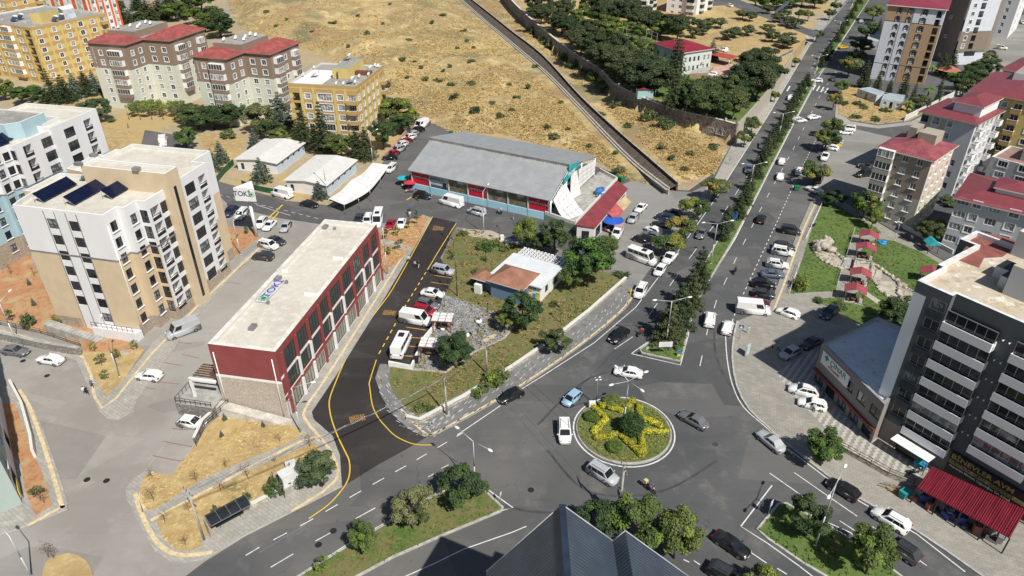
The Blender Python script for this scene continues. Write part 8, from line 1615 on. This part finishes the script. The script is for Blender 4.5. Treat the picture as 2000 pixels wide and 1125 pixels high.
b.box((L / 2, -.92, 2.42), (L, .08, .08)); b.box((L / 2, 1.0, 2.5), (L, .08, .08)); b.build('frame', steel, R_, world=False); b = MB(); b.box((L / 2, .6, .45), (L * .7, .4, .06)); b.box((L * .25, .6, .22), (.06, .3, .44)); b.box((L * .75, .6, .22), (.06, .3, .44)); b.build('bench', dark, R_, world=False)
b = MB(); b.box((-.2, .2, 1.3), (.12, 1.5, 2.2)); b.build('side_panel', plain('shelter_ad', (.4, .38, .34), .4), R_, world=False)
# transformer box in its fenced yard
a = G(557, 973); an = atan2(G(610, 945)[1] - a[1], G(610, 945)[0] - a[0]); R_ = empty('transformer_box', (a[0], a[1], Z1), an); tag(R_, 'white transformer cabinet on a base inside an open rusty-posted yard', 'transformer'); b = MB(); b.box((1.9, 1.1, .5), (3.6, 1.6, 1.0)); b.build('plinth', conc, R_, world=False); b = MB(); b.box((1.9, 1.1, 1.9), (3.2, 1.3, 1.8)); b.box((1.9, 1.1, 2.84), (3.4, 1.5, .1)); b.build('cabinet', plain('cabinet_white', (.68, .68, .65), .5, 0, .15), R_, world=False)
b = MB(); b.box((1.1, .44, 1.4), (.35, .03, .2)); b.box((2.8, .44, 1.4), (.35, .03, .2)); b.build('vents', dark, R_, world=False); b = MB(); rp = plain('rusty_post', (.10, .05, .035), .9)
for x, y in ((0, 0), (2, -.05), (4, 0), (5.6, .2), (0, 3.2), (2.4, 3.3), (5.2, 3.2), (5.7, 1.8)): b.box((x, y, 1.0), (.1, .1, 2.0))
b.box((5.0, .1, 1.2), (1.3, .05, .05)); b.box((5.0, .1, .5), (1.3, .05, .05)); b.build('posts', rp, R_, world=False); b = MB(); b.box((2.7, 3.5, .45), (6, .3, .9)); b.box((5.8, 1.8, .45), (.3, 3.2, .9)); b.build('yard_wall', conc, R_, world=False); board((569, 915), 1.3, .9, .6, plain('sign_white', (1, 1, 1)), 'small tilted white notice board behind the transformer cabinet', 'sign', 2, .5)
# gazebos in the park
def gazebo(px, label, cat='gazebo', rot=-.42):
    x, y = G(*px); R = empty('gazebo', (x, y, Z1), rot); tag(R, label, cat, 'red-roofed picnic shelters'); rm = siding('gazebo_roof', (.34, .07, .085), .3, .4, 0, 0, .6, 0, .3)
    b = MB(); b.box((0, 0, .04), (3.4, 2.8, .08)); b.build('floor', conc, R, world=False)
    for s in (-1, 1):
        b = MB(); b.hexa([(0, -1.35, 2.95), (0, 1.35, 2.95), (s * 1.9, 1.35, 2.2), (s * 1.9, -1.35, 2.2)][::s], [(0, -1.35, 3.03), (0, 1.35, 3.03), (s * 1.9, 1.35, 2.28), (s * 1.9, -1.35, 2.28)][::s]); b.build('roof_panel', rm, R, world=False)
        for t in (-1.2, 1.2): b = MB(); b.cyl((s * 1.55, t, 0), (s * 1.55, t, 2.35), .07, n=6); b.build('post', wood, R, world=False)
        b = MB(); b.box((s * .85, 0, .45), (.35, 2.0, .07)); b.box((s * .85, 0, .22), (.25, 1.6, .4)); b.build('bench', wood, R, world=False)
    b = MB(); b.box((0, 0, .75), (.8, 2.0, .07)); b.box((0, 0, .37), (.3, 1.2, .7)); b.build('table', wood, R, world=False)
for px, l in (((1692, 479), 'red-roofed picnic shelter nearest the street, uppermost of the park row'), ((1686, 504), 'red-roofed picnic shelter, second down the park row, above the footbridge'), ((1675, 555), 'red-roofed picnic shelter just below the footbridge over the dry pool'), ((1665, 587), 'red-roofed picnic shelter at the bottom of the row by the plank path'), ((1812, 552), 'red-roofed picnic shelter half hidden by the dark tower')): gazebo(px, l)
R_ = empty('gazebo', (*G(1850, 150), 0)); tag(R_, 'faded red hexagonal garden roof beside the tan tower', 'gazebo'); b = MB(); n = 6; hx = [(4.2 * cos(k * pi / 3), 4.2 * sin(k * pi / 3), 2.5) for k in range(6)]
for k in range(6): b.face([hx[k], hx[(k + 1) % 6], (0, 0, 4.1)]); b.face([hx[(k + 1) % 6], hx[k], (0, 0, 2.4)])
b.build('roof', plain('faded_red_sheet', (.42, .13, .10), .7), R_, world=False); b = MB()
for k in range(6): b.cyl((hx[k][0] * .9, hx[k][1] * .9, 0), (hx[k][0] * .9, hx[k][1] * .9, 2.6), .1, n=6)
b.build('posts', wood, R_, world=False)
# pergolas of the pebble garden
for px, l in (((866, 645), 'brown timber pergola with white cloth panels, upper of the two by the parking bays'), ((843, 695), 'brown timber pergola with white cloth panels, lower of the two by the parking bays')):
    x, y = G(*px); R_ = empty('pergola', (x, y, .2), -.1); tag(R_, l, 'pergola', 'pergolas of the pebble garden')
    for sx in (-1.5, 1.5):
        for sy in (-1.1, 1.1): b = MB(); b.box((sx, sy, 1.2), (.14, .14, 2.4)); b.build('post', plain('red_brown_wood', (.20, .075, .035), .7, 0, .3, 3), R_, world=False)
    b = MB()
    for k in range(4): b.box((0, -1.35 + k * .9, 2.45), (3.6, .08, .12))
    for k in (-1.5, 0, 1.5): b.box((k, 0, 2.37), (.08, 3.0, .12))
    b.build('beams', plain('red_brown_wood', (1, 1, 1)), R_, world=False)
    for k in range(3):
        b = MB()
        for q in range(3): b.box((-1.2 + q * 1.2, -.9 + k * .9, 2.55), (1.08, .8, .03))
        b.build('cloth_panel', tarp, R_, world=False)
    b = MB(); b.box((0, .6, .45), (2.4, .4, .08)); b.box((0, .6, .2), (2.2, .3, .4)); b.box((0, -.2, .7), (1.6, .8, .06)); b.box((0, -.2, .35), (.2, .2, .7)); b.build('seating', wood, R_, world=False)
def planter(px, r, flower, l):
    x, y = G(*px); b = MB(); b.blob((0, 0, .35), (r, r, .4), 0, 1, 0); R = empty('planter', (x, y, .22)); tag(R, l, 'planter'); b.build('bowl', white, R, world=False)
    if flower: o = link('plants', crown(160, .08, [((0, 0, .8), .35)], 3, [L_mid, leafmat('flower_orange', (.5, .2, .03), (.5, .1, .05), (.1, .1, .02))]), R)
planter((935, 632), .62, True, 'white bowl planter with orange flowers on the pebbles'); planter((865, 645 + 2), .45, True, 'white planter with a green plant between the pergolas'); planter((889, 670), .4, False, 'white bowl under the dark tree in the pebble garden') ; planter((913, 660), .4, False, 'small white bowl right of the dark garden tree')
for px, l in (((960, 662), 'cream stone bench at the lower pebble edge, right one'), ((948, 669), 'cream stone bench at the lower pebble edge, left one')): b = MB(); b.box((0, 0, .35), (1.8, .5, .12), .6); b.box((0, 0, .15), (1.2, .4, .3), .6); o = b.thing('bench', plain('cream_bench', (.6, .5, .38)), (0, 0, 0)); o.location = (*G(*px), .22); tag(o, l, 'bench')
# rockery and dry pools
rockm = groundmat('pale_rock', ((.46, .41, .34), (.34, .30, .25), (.54, .50, .43)), .5, 1.6, 7, .9, [((.10, .085, .07), 1.4, .58, .66)], .8); R_ = empty('rockery', (*G(1640, 500), Z1)); tag(R_, 'pale artificial rock cascade and dry pool chain winding through the park', 'rockery'); Rw = bo_fix(R_, R_)
pools = [[(1590, 480), (1597, 475), (1617, 490), (1640, 505), (1650, 518), (1640, 524), (1618, 514), (1600, 502)], [(1668, 517), (1700, 518), (1712, 526), (1708, 540), (1696, 540), (1670, 534), (1662, 526)], [(1710, 528), (1723, 528), (1720, 550), (1705, 548)], [(1720, 550), (1740, 552), (1758, 562), (1752, 580), (1738, 585), (1722, 572), (1712, 556)], [(1766, 570), (1800, 585), (1830, 600), (1800, 640), (1762, 605)]]
b = MB()
for p in pools: b.prism(ccw([G(*q) for q in p]), None, Z1 + .075)
b.build('pool_bed', plain('pool_cement', (.44, .40, .32), .9, 0, .25, .8), R_)
rk = random.Random(9)
for pts, sz in (([(1585, 485), (1600, 505), (1620, 516), (1642, 526), (1650, 524)], .42), ([(1622, 488), (1637, 500), (1652, 512)], .45), ([(1664, 518), (1685, 515), (1703, 518), (1720, 526), (1738, 540), (1752, 552), (1768, 560)], .42), ([(1698, 542), (1708, 552), (1716, 565), (1730, 578), (1742, 586)], .38), ([(1757, 556), (1755, 572), (1762, 590), (1760, 608)], .5), ([(1702, 522), (1702, 532), (1697, 540)], .4), ([(1766, 562), (1790, 575), (1812, 588)], .32)):
    wp_ = smooth([G(*q) for q in pts], 5); b = MB()
    for i, p in enumerate(wp_): s = sz * rk.uniform(.7, 1.25); b.blob((p[0] + rk.uniform(-.2, .2), p[1] + rk.uniform(-.2, .2), Z1 + s * .35), (s * 1.0, s * .8, s * .7), 0, rk.random() * 50, .3, 8, 6)
    b.build('rock_border', rockm, R_)
b = MB()
for i in range(34): px = (rk.uniform(1590, 1624), rk.uniform(472, 494)); p = G(*px); k = max(0, 1 - abs(px[0] - 1606) / 18); s = rk.uniform(.45, 1.0); b.blob((p[0], p[1], Z1 + k * 1.4 * rk.random() + .4), (s, s * .8, s * .8), 0, rk.random() * 50, .35, 9, 7)
b.build('cascade', rockm, R_)
b = MB(); a_, c_ = G(1655, 528), G(1664, 510); wallstrip(b, [a_, c_], 2.6, Z1 + .06, Z1 + .35); o = b.build('footbridge', conc); tag(o, 'small concrete footbridge between the two halves of the dry pool', 'footbridge')
b = MB(); wallstrip(b, [G(1663, 532), G(1668, 512)], .15, Z1, 1.1); o = b.build('bridge_railing', plain('red_brown_wood', (1, 1, 1))); tag(o, 'brown timber railing on the right side of the park footbridge', 'railing')
b = MB(); a_, c_ = G(1686, 572), G(1718, 594)
for k in range(14): t = k / 13; an_ = atan2(c_[1] - a_[1], c_[0] - a_[0]); b.box((a_[0] + (c_[0] - a_[0]) * t, a_[1] + (c_[1] - a_[1]) * t, Z1 + .09), (.28, 1.3, .05), an_)
struct(b.build('stepping_path', plain('slab_pale', (.5, .47, .38))))
x, y = G(1722, 476); b = MB(); b.cyl((0, 0, 0), (0, 0, .3), 1.0, .8, 14); b.blob((.4, 0, .35), (.5, .4, .25), 0, 2); o = b.thing('play_ring', plain('play_blue', (.02, .25, .55), .4), (0, 0, 0)); o.location = (x, y, Z1 + .05); tag(o, 'small bright blue play piece on the lawn by the uppermost shelter', 'play equipment')
# stalls, parasols, bins
def parasol(px, col, r, l, h=2.4):
    x, y, z = at(*px); R = empty('parasol', (x, y, z)); tag(R, l, 'parasol'); b = MB(); n = 12
    for k in range(n):
        a, c = 2 * pi * k / n, 2 * pi * (k + 1) / n; b.face([(r * cos(a), r * sin(a), h - .35), (r * cos(c), r * sin(c), h - .35), (0, 0, h + .15)], k % 2 if False else 0); b.face([(r * cos(c), r * sin(c), h - .35), (r * cos(a), r * sin(a), h - .35), (0, 0, h + .1)])
    b.build('canopy', col, R, world=False); b = MB(); b.cyl((0, 0, 0), (0, 0, h), .035, n=6); b.build('pole', steel, R, world=False)
parasol((789, 362), plain('turquoise_cloth', (.02, .42, .50), .8), 1.5, 'turquoise parasol at the left end of the market hall'); parasol((802, 371), plain('scarlet_cloth', (.60, .03, .05), .8), 1.5, 'red parasol at the left end of the market hall'); parasol((1196, 448), plain('royal_blue_cloth', (.02, .10, .48), .8), 2.4, 'royal blue parasol under the red canvas awning', 2.6)
goods = [plain('goods_%d' % k, (1, 1, 1)) for k in range(4)]; gx = [plain('stall_goods_%d' % k, c, .8) for k, c in enumerate(((.5, .06, .08), (.6, .55, .5), (.05, .15, .4), (.45, .3, .08), (.1, .1, .12)))]
def heap(px, n, w, d, rot, l, zz=0, hh=.9):
    x, y, z = at(*px); rr_ = random.Random(px[0]); b = MB(); b.box((0, 0, .4), (w, d, .08), 0, 4)
    for sx in (-1, 1):
        for sy in (-1, 1): b.box((sx * w * .45, sy * d * .42, .2), (.06, .06, .4), 0, 4)
    for _ in range(n): s = rr_.uniform(.15, .45); b.box((rr_.uniform(-w / 2, w / 2), rr_.uniform(-d / 2, d / 2), .44 + s * .35), (s, s * .8, s * .7), rr_.random() * 3, rr_.randrange(5))
    o = b.thing('market_table', gx, (0, 0, 0)); o.location = (x, y, z + zz); o.rotation_euler[2] = rot; tag(o, l, 'market stall')
heap((658, 392), 40, 3.2, 1.6, -.3, 'table heaped with coloured clothes at the mouth of the draped white stall'); heap((672, 396), 30, 2.6, 1.4, -.3, 'table heaped with pale bags beside the coloured clothes table'); heap((800, 375), 12, 1.8, 1.0, 0, 'small goods table under the red parasol'); heap((790, 364), 10, 1.6, 1.0, 0, 'small goods table under the turquoise parasol'); heap((820, 372), 8, 2.2, 1.0, -.4, 'low display of goods by the blue market wall'); heap((1196, 450), 22, 3.2, 1.6, .8, 'goods table under the royal blue parasol'); heap((1180, 446), 16, 2.6, 1.2, .8, 'goods table beside the red lean-to front')
R_ = empty('market_stall', (*G(690, 375), 0)); tag(R_, 'long market stall draped with sagging white tarpaulin along the street', 'market stall'); BS = _R(); BS.root = R_
T0 = [(*G(642, 388, 2.6), 2.6), (*G(672, 400, 2.4), 2.4), (*G(760, 322, 3.0), 3.0), (*G(728, 318, 3.2), 3.2)]; mid0 = (*G(688, 350, 3.6), 3.6); mid1 = (*G(722, 372, 2.8), 2.8)
drape(BS, [T0[0], T0[1]], [mid0, mid1], tarp, 'tarpaulin', .35, 6, 10, False); drape(BS, [mid0, mid1], [T0[3], T0[2]], tarp, 'tarpaulin', .45, 6, 10, False); b = MB()
for p in T0 + [mid0, mid1, (*G(700, 388, 2.6), 2.6), (*G(742, 348, 2.8), 2.8)]: b.cyl((p[0], p[1], 0), p, .05, n=5)
b.build('posts', steel, R_)
def bin_(px, l, col=(.02, .18, .07), w=1.3, rot=0): x, y, z = at(*px); b = MB(); b.hexa([(-w * .42, -.35, .15), (w * .42, -.35, .15), (w * .42, .35, .15), (-w * .42, .35, .15)], [(-w / 2, -.45, 1.1), (w / 2, -.45, 1.1), (w / 2, .45, 1.1), (-w / 2, .45, 1.1)]); b.box((0, 0, 1.17), (w * 1.05, .98, .12), 0, 0); [b.cyl((sx * w * .35, -.3, .1), (sx * w * .35, .3, .1), .1, n=8, m=1) for sx in (-1, 1)]; o = b.thing('waste_container', [plain('bin_%d' % hash_(col), col, .5), black], (0, 0, 0)); o.location = (x, y, z); o.rotation_euler[2] = rot; tag(o, l, 'waste container')
bin_((881, 264), 'green wheeled waste container behind the market hall, left corner'); bin_((1204, 352), 'green waste container behind the red lean-to, left one'); bin_((1215, 355), 'green waste container behind the red lean-to, right one', rot=.5); bin_((1555, 372), 'green waste container beside the avenue by the spreading trees'); bin_((1263, 487), 'grey metal waste container in the market parking, upper one', (.12, .12, .12), 1.7, .4); bin_((1270, 494), 'grey metal waste container in the market parking, lower one', (.16, .16, .16), 1.7, .4)
bin_((1763, 972), 'teal waste bin beside the broken crates on the avenue pavement', (.02, .28, .28), 1.1, .5); bin_((813, 710), 'small black bin at the bottom of the white bay wall', (.02, .02, .02), .8)
b = MB()
for k in range(9): b.box((rk.uniform(-1.4, 1.4), rk.uniform(-.5, .5), rk.uniform(.1, .7)), (1.4, .1, .08), rk.uniform(-.6, .6))
o = b.thing('broken_crates', plain('crate_wood', (.30, .19, .09), .9, 0, .4, 3), (0, 0, 0)); o.location = (*G(1748, 960), Z1); o.rotation_euler[2] = -.5; tag(o, 'heap of broken wooden crates against the stained planter wall', 'crate heap')
x, y = G(1771, 903); R_ = empty('smoking_shelter', (x, y, Z1), BX.ang); tag(R_, 'small open shelter with white slatted roof in front of the dark tower', 'shelter'); b = MB()
for k in range(6): b.box((-2.2 + k * .88, 0, 2.5), (.84, 1.7, .08))
b.build('roof', white, R_, world=False); b = MB()
for sx in (-2.5, 2.5):
    for sy in (-.8, .8): b.cyl((sx, sy, 0), (sx, sy, 2.5), .05, n=6)
b.build('posts', dark, R_, world=False); b = MB(); b.box((0, .5, .45), (4.2, .5, .1)); b.build('bench', dark, R_, world=False); bin_((1794, 916), 'turquoise cabinet-like container at the end of the white slatted shelter', (.02, .30, .36), 1.3, BX.ang)
b = MB(); b.cyl((0, 0, .9), (.5, 0, 1.3), .5, .35, 12); b.cyl((0, 0, .9), (-.4, 0, .6), .5, .3, 12); [b.cyl((.2, s * .45, .35), (.2, s * .55, .35), .35, n=12, m=1) for s in (-1, 1)]; b.box((0, 0, .4), (1.2, .6, .1), 0, 1); o = b.thing('cement_mixer', [plain('mixer_grey', (.3, .3, .3)), black], (0, 0, 0)); o.location = (*G(976, 417), 0); tag(o, 'cement mixer standing against the pale blue market wall', 'cement mixer')
b = MB(); [b.cyl((x0, y0, 0), (x0 + .1, y0, .5), .3, n=10) for x0, y0 in ((0, 0), (.6, .2), (.2, .6))]; b.blob((1.2, 0, .4), (.9, .6, .5), 1, 4); o = b.thing('scrap_heap', [plain('scrap_metal', (.2, .2, .2), .5, .4), plain('blue_cover', (.03, .16, .42), .6)], (0, 0, 0)); o.location = (*G(1165, 385, 1.4), 1.42); tag(o, 'heap under a bright blue cover on the concrete terrace', 'covered heap')
b = MB(); b.blob((0, 0, .6), (1.6, 1.0, .9), 0, 4); o = b.thing('covered_heap', plain('blue_cover', (1, 1, 1)), (0, 0, 0)); o.location = (*G(1172, 378, 1.4), 1.42); o.rotation_euler[2] = .7; tag(o, 'larger bright blue tarpaulin heap beside the terrace parapet', 'covered heap')
R_ = empty('playhouse', (*G(1815, 492), .1)); tag(R_, 'small turquoise-roofed playhouse between the park street and the grey flats', 'play equipment'); b = MB(); b.hexa([(-1.3, -1.2, 2.0), (1.3, -1.2, 2.0), (1.3, 1.2, 2.0), (-1.3, 1.2, 2.0)], [(-.2, -1.2, 2.9), (.2, -1.2, 2.9), (.2, 1.2, 2.9), (-.2, 1.2, 2.9)]); b.build('roof', plain('turquoise_sheet', (.03, .38, .42)), R_, world=False); b = MB(); [b.cyl((sx, sy, 0), (sx, sy, 2.0), .07, n=6) for sx in (-1, 1) for sy in (-1, 1)]; b.build('posts', wood, R_, world=False)
b = MB(); b.box((0, 0, .9), (1.6, 1.2, 1.8)); b.box((0, 0, 1.86), (1.8, 1.4, .12), 0, 1); o = b.thing('utility_box', [plaster('teal_box', (.35, .55, .55)), redroof], (0, 0, 0)); o.location = (*G(1258, 190, PLZ), PLZ); o.scale = (3, 3, 1.6); tag(o, 'pale blue hut on the edge of the walled compound', 'hut')
for px, l in (((981, 470), 'white utility cabinet in the hedge left of the leafy market trees'), ((991, 480), 'small white utility cabinet right of the larger one in the hedge')): b = MB(); b.box((0, 0, .6), (.7, .5, 1.2)); o = b.thing('utility_cabinet', white, (0, 0, 0)); o.location = (*G(*px), Z1); tag(o, l, 'cabinet')
R_ = empty('service_hatch', (*G(246, 690), .16)); tag(R_, 'flat grey service hatch in the dry corner garden', 'hatch'); b = MB(); b.box((0, 0, .05), (1.3, 1.0, .12), .3); b.build('lid', conc, R_, world=False)
# scattered stones and rubble on the hill
b = MB(); rr_ = random.Random(21)
for cx, cy, n_, sp in ((830, 58, 16, 10), (880, 107, 22, 14), (1190, 238, 26, 16), (1225, 262, 24, 14), (960, 248, 20, 26), (600, 33, 14, 14), (915, 160, 14, 12), (740, 112, 10, 14), (1345, 345, 30, 10), (1245, 352, 26, 18), (690, 25, 10, 20), (1100, 240, 10, 30), (560, 35, 10, 12)):
    for _ in range(n_): x, y, z = at(cx + rr_.gauss(0, sp * .6), cy + rr_.gauss(0, sp * .3)); s = rr_.uniform(.25, .8); b.blob((x, y, z + s * .2), (s, s * .8, s * .5), 0, rr_.random() * 40, .3, 6, 4)
struct(b.build('loose_stones', rockm), 'stuff')
b = MB(); rr_ = random.Random(8)
for cx, cy, n_, sx, sy in ((598, 975, 26, 14, 6), (640, 968, 22, 12, 6), (562, 990, 16, 12, 6), (1000, 1000, 10, 60, 12), (760, 640, 10, 40, 60), (1480, 700, 20, 40, 50), (1700, 960, 18, 50, 20), (150, 880, 16, 90, 60), (870, 390, 14, 60, 8)):
    for _ in range(n_): x, y = G(cx + rr_.gauss(0, sx * .6), cy + rr_.gauss(0, sy * .6)); b.box((x, y, .16), (rr_.uniform(.08, .3), rr_.uniform(.08, .2), .03), rr_.random() * 3)
struct(b.build('litter', plain('paper_litter', (.6, .58, .54), .9, 0, .3)), 'stuff')
# ================================================================ LABELS
MARKS = [('the roundabout', 1220, 845), ('the red boarded building', 570, 560), ('the beige and white block', 240, 480), ('the market hall', 980, 330), ('the red-roofed villa', 1330, 110), ('the dark grey tower', 1870, 750), ('the stone channel', 1150, 200), ('the narrow yellow flats', 655, 200), ('the twin white sheds', 580, 320), ('the terracotta-roofed house', 1000, 550), ('the navy metal roof', 1100, 1060), ('the red corrugated canopy', 1895, 980), ('the bus shelter', 452, 1025), ('the park rockery', 1650, 510), ('the tan and white tower', 1770, 90), ('the weathered brown flats', 1780, 350), ('the site cabins', 1725, 188), ('the pebble garden', 900, 650), ('the draped white stall', 700, 360), ('the brown and cream twins', 380, 130), ('the red lean-to shops', 1180, 400), ('the pharmacy building', 1660, 700), ('the totem sign', 490, 400), ('the bend of the retaining wall', 1180, 150), ('the POLİS wall lettering', 1400, 255), ('the white median sign', 1297, 690), ('the ball court frame', 1225, 80), ('the pale blue hut', 1258, 190), ('the hoarding corner', 1530, 118), ('the transformer cabinet', 580, 945), ('the large yellow block', 90, 110)]
ORD = ['', 'second ', 'third ', 'fourth ', 'fifth ', 'sixth ', 'seventh ', 'eighth ', 'ninth ', 'tenth ', 'eleventh ', 'twelfth ', 'thirteenth ', 'fourteenth ', 'fifteenth ', 'sixteenth ', 'seventeenth ', 'eighteenth ', 'nineteenth ', 'twentieth ']
GR = {}
for o, d, px, py in TODO:
    m = min(MARKS, key=lambda m: hypot(m[1] - px, (m[2] - py) * 1.3)); dx, dy = px - m[1], (py - m[2]) * 1.3
    s = ('right of' if dx > 0 else 'left of') if abs(dx) >= abs(dy) else ('below' if dy > 0 else 'above'); GR.setdefault((d, m[0], s), []).append((hypot(dx, dy), o))
for (d, m, s), L_ in GR.items():
    L_.sort(key=lambda t: t[0])
    for i, (_, o) in enumerate(L_):
        o['label'] = (d + ', ' + s + ' ' + m) if len(L_) == 1 else (d + ', ' + ORD[min(i, 19)] + 'nearest ' + s + ' ' + m)
for o in S.objects:
    if '_o' in o: del o['_o']
    for k in ('_rh', '_used'):
        if k in o: del o[k]
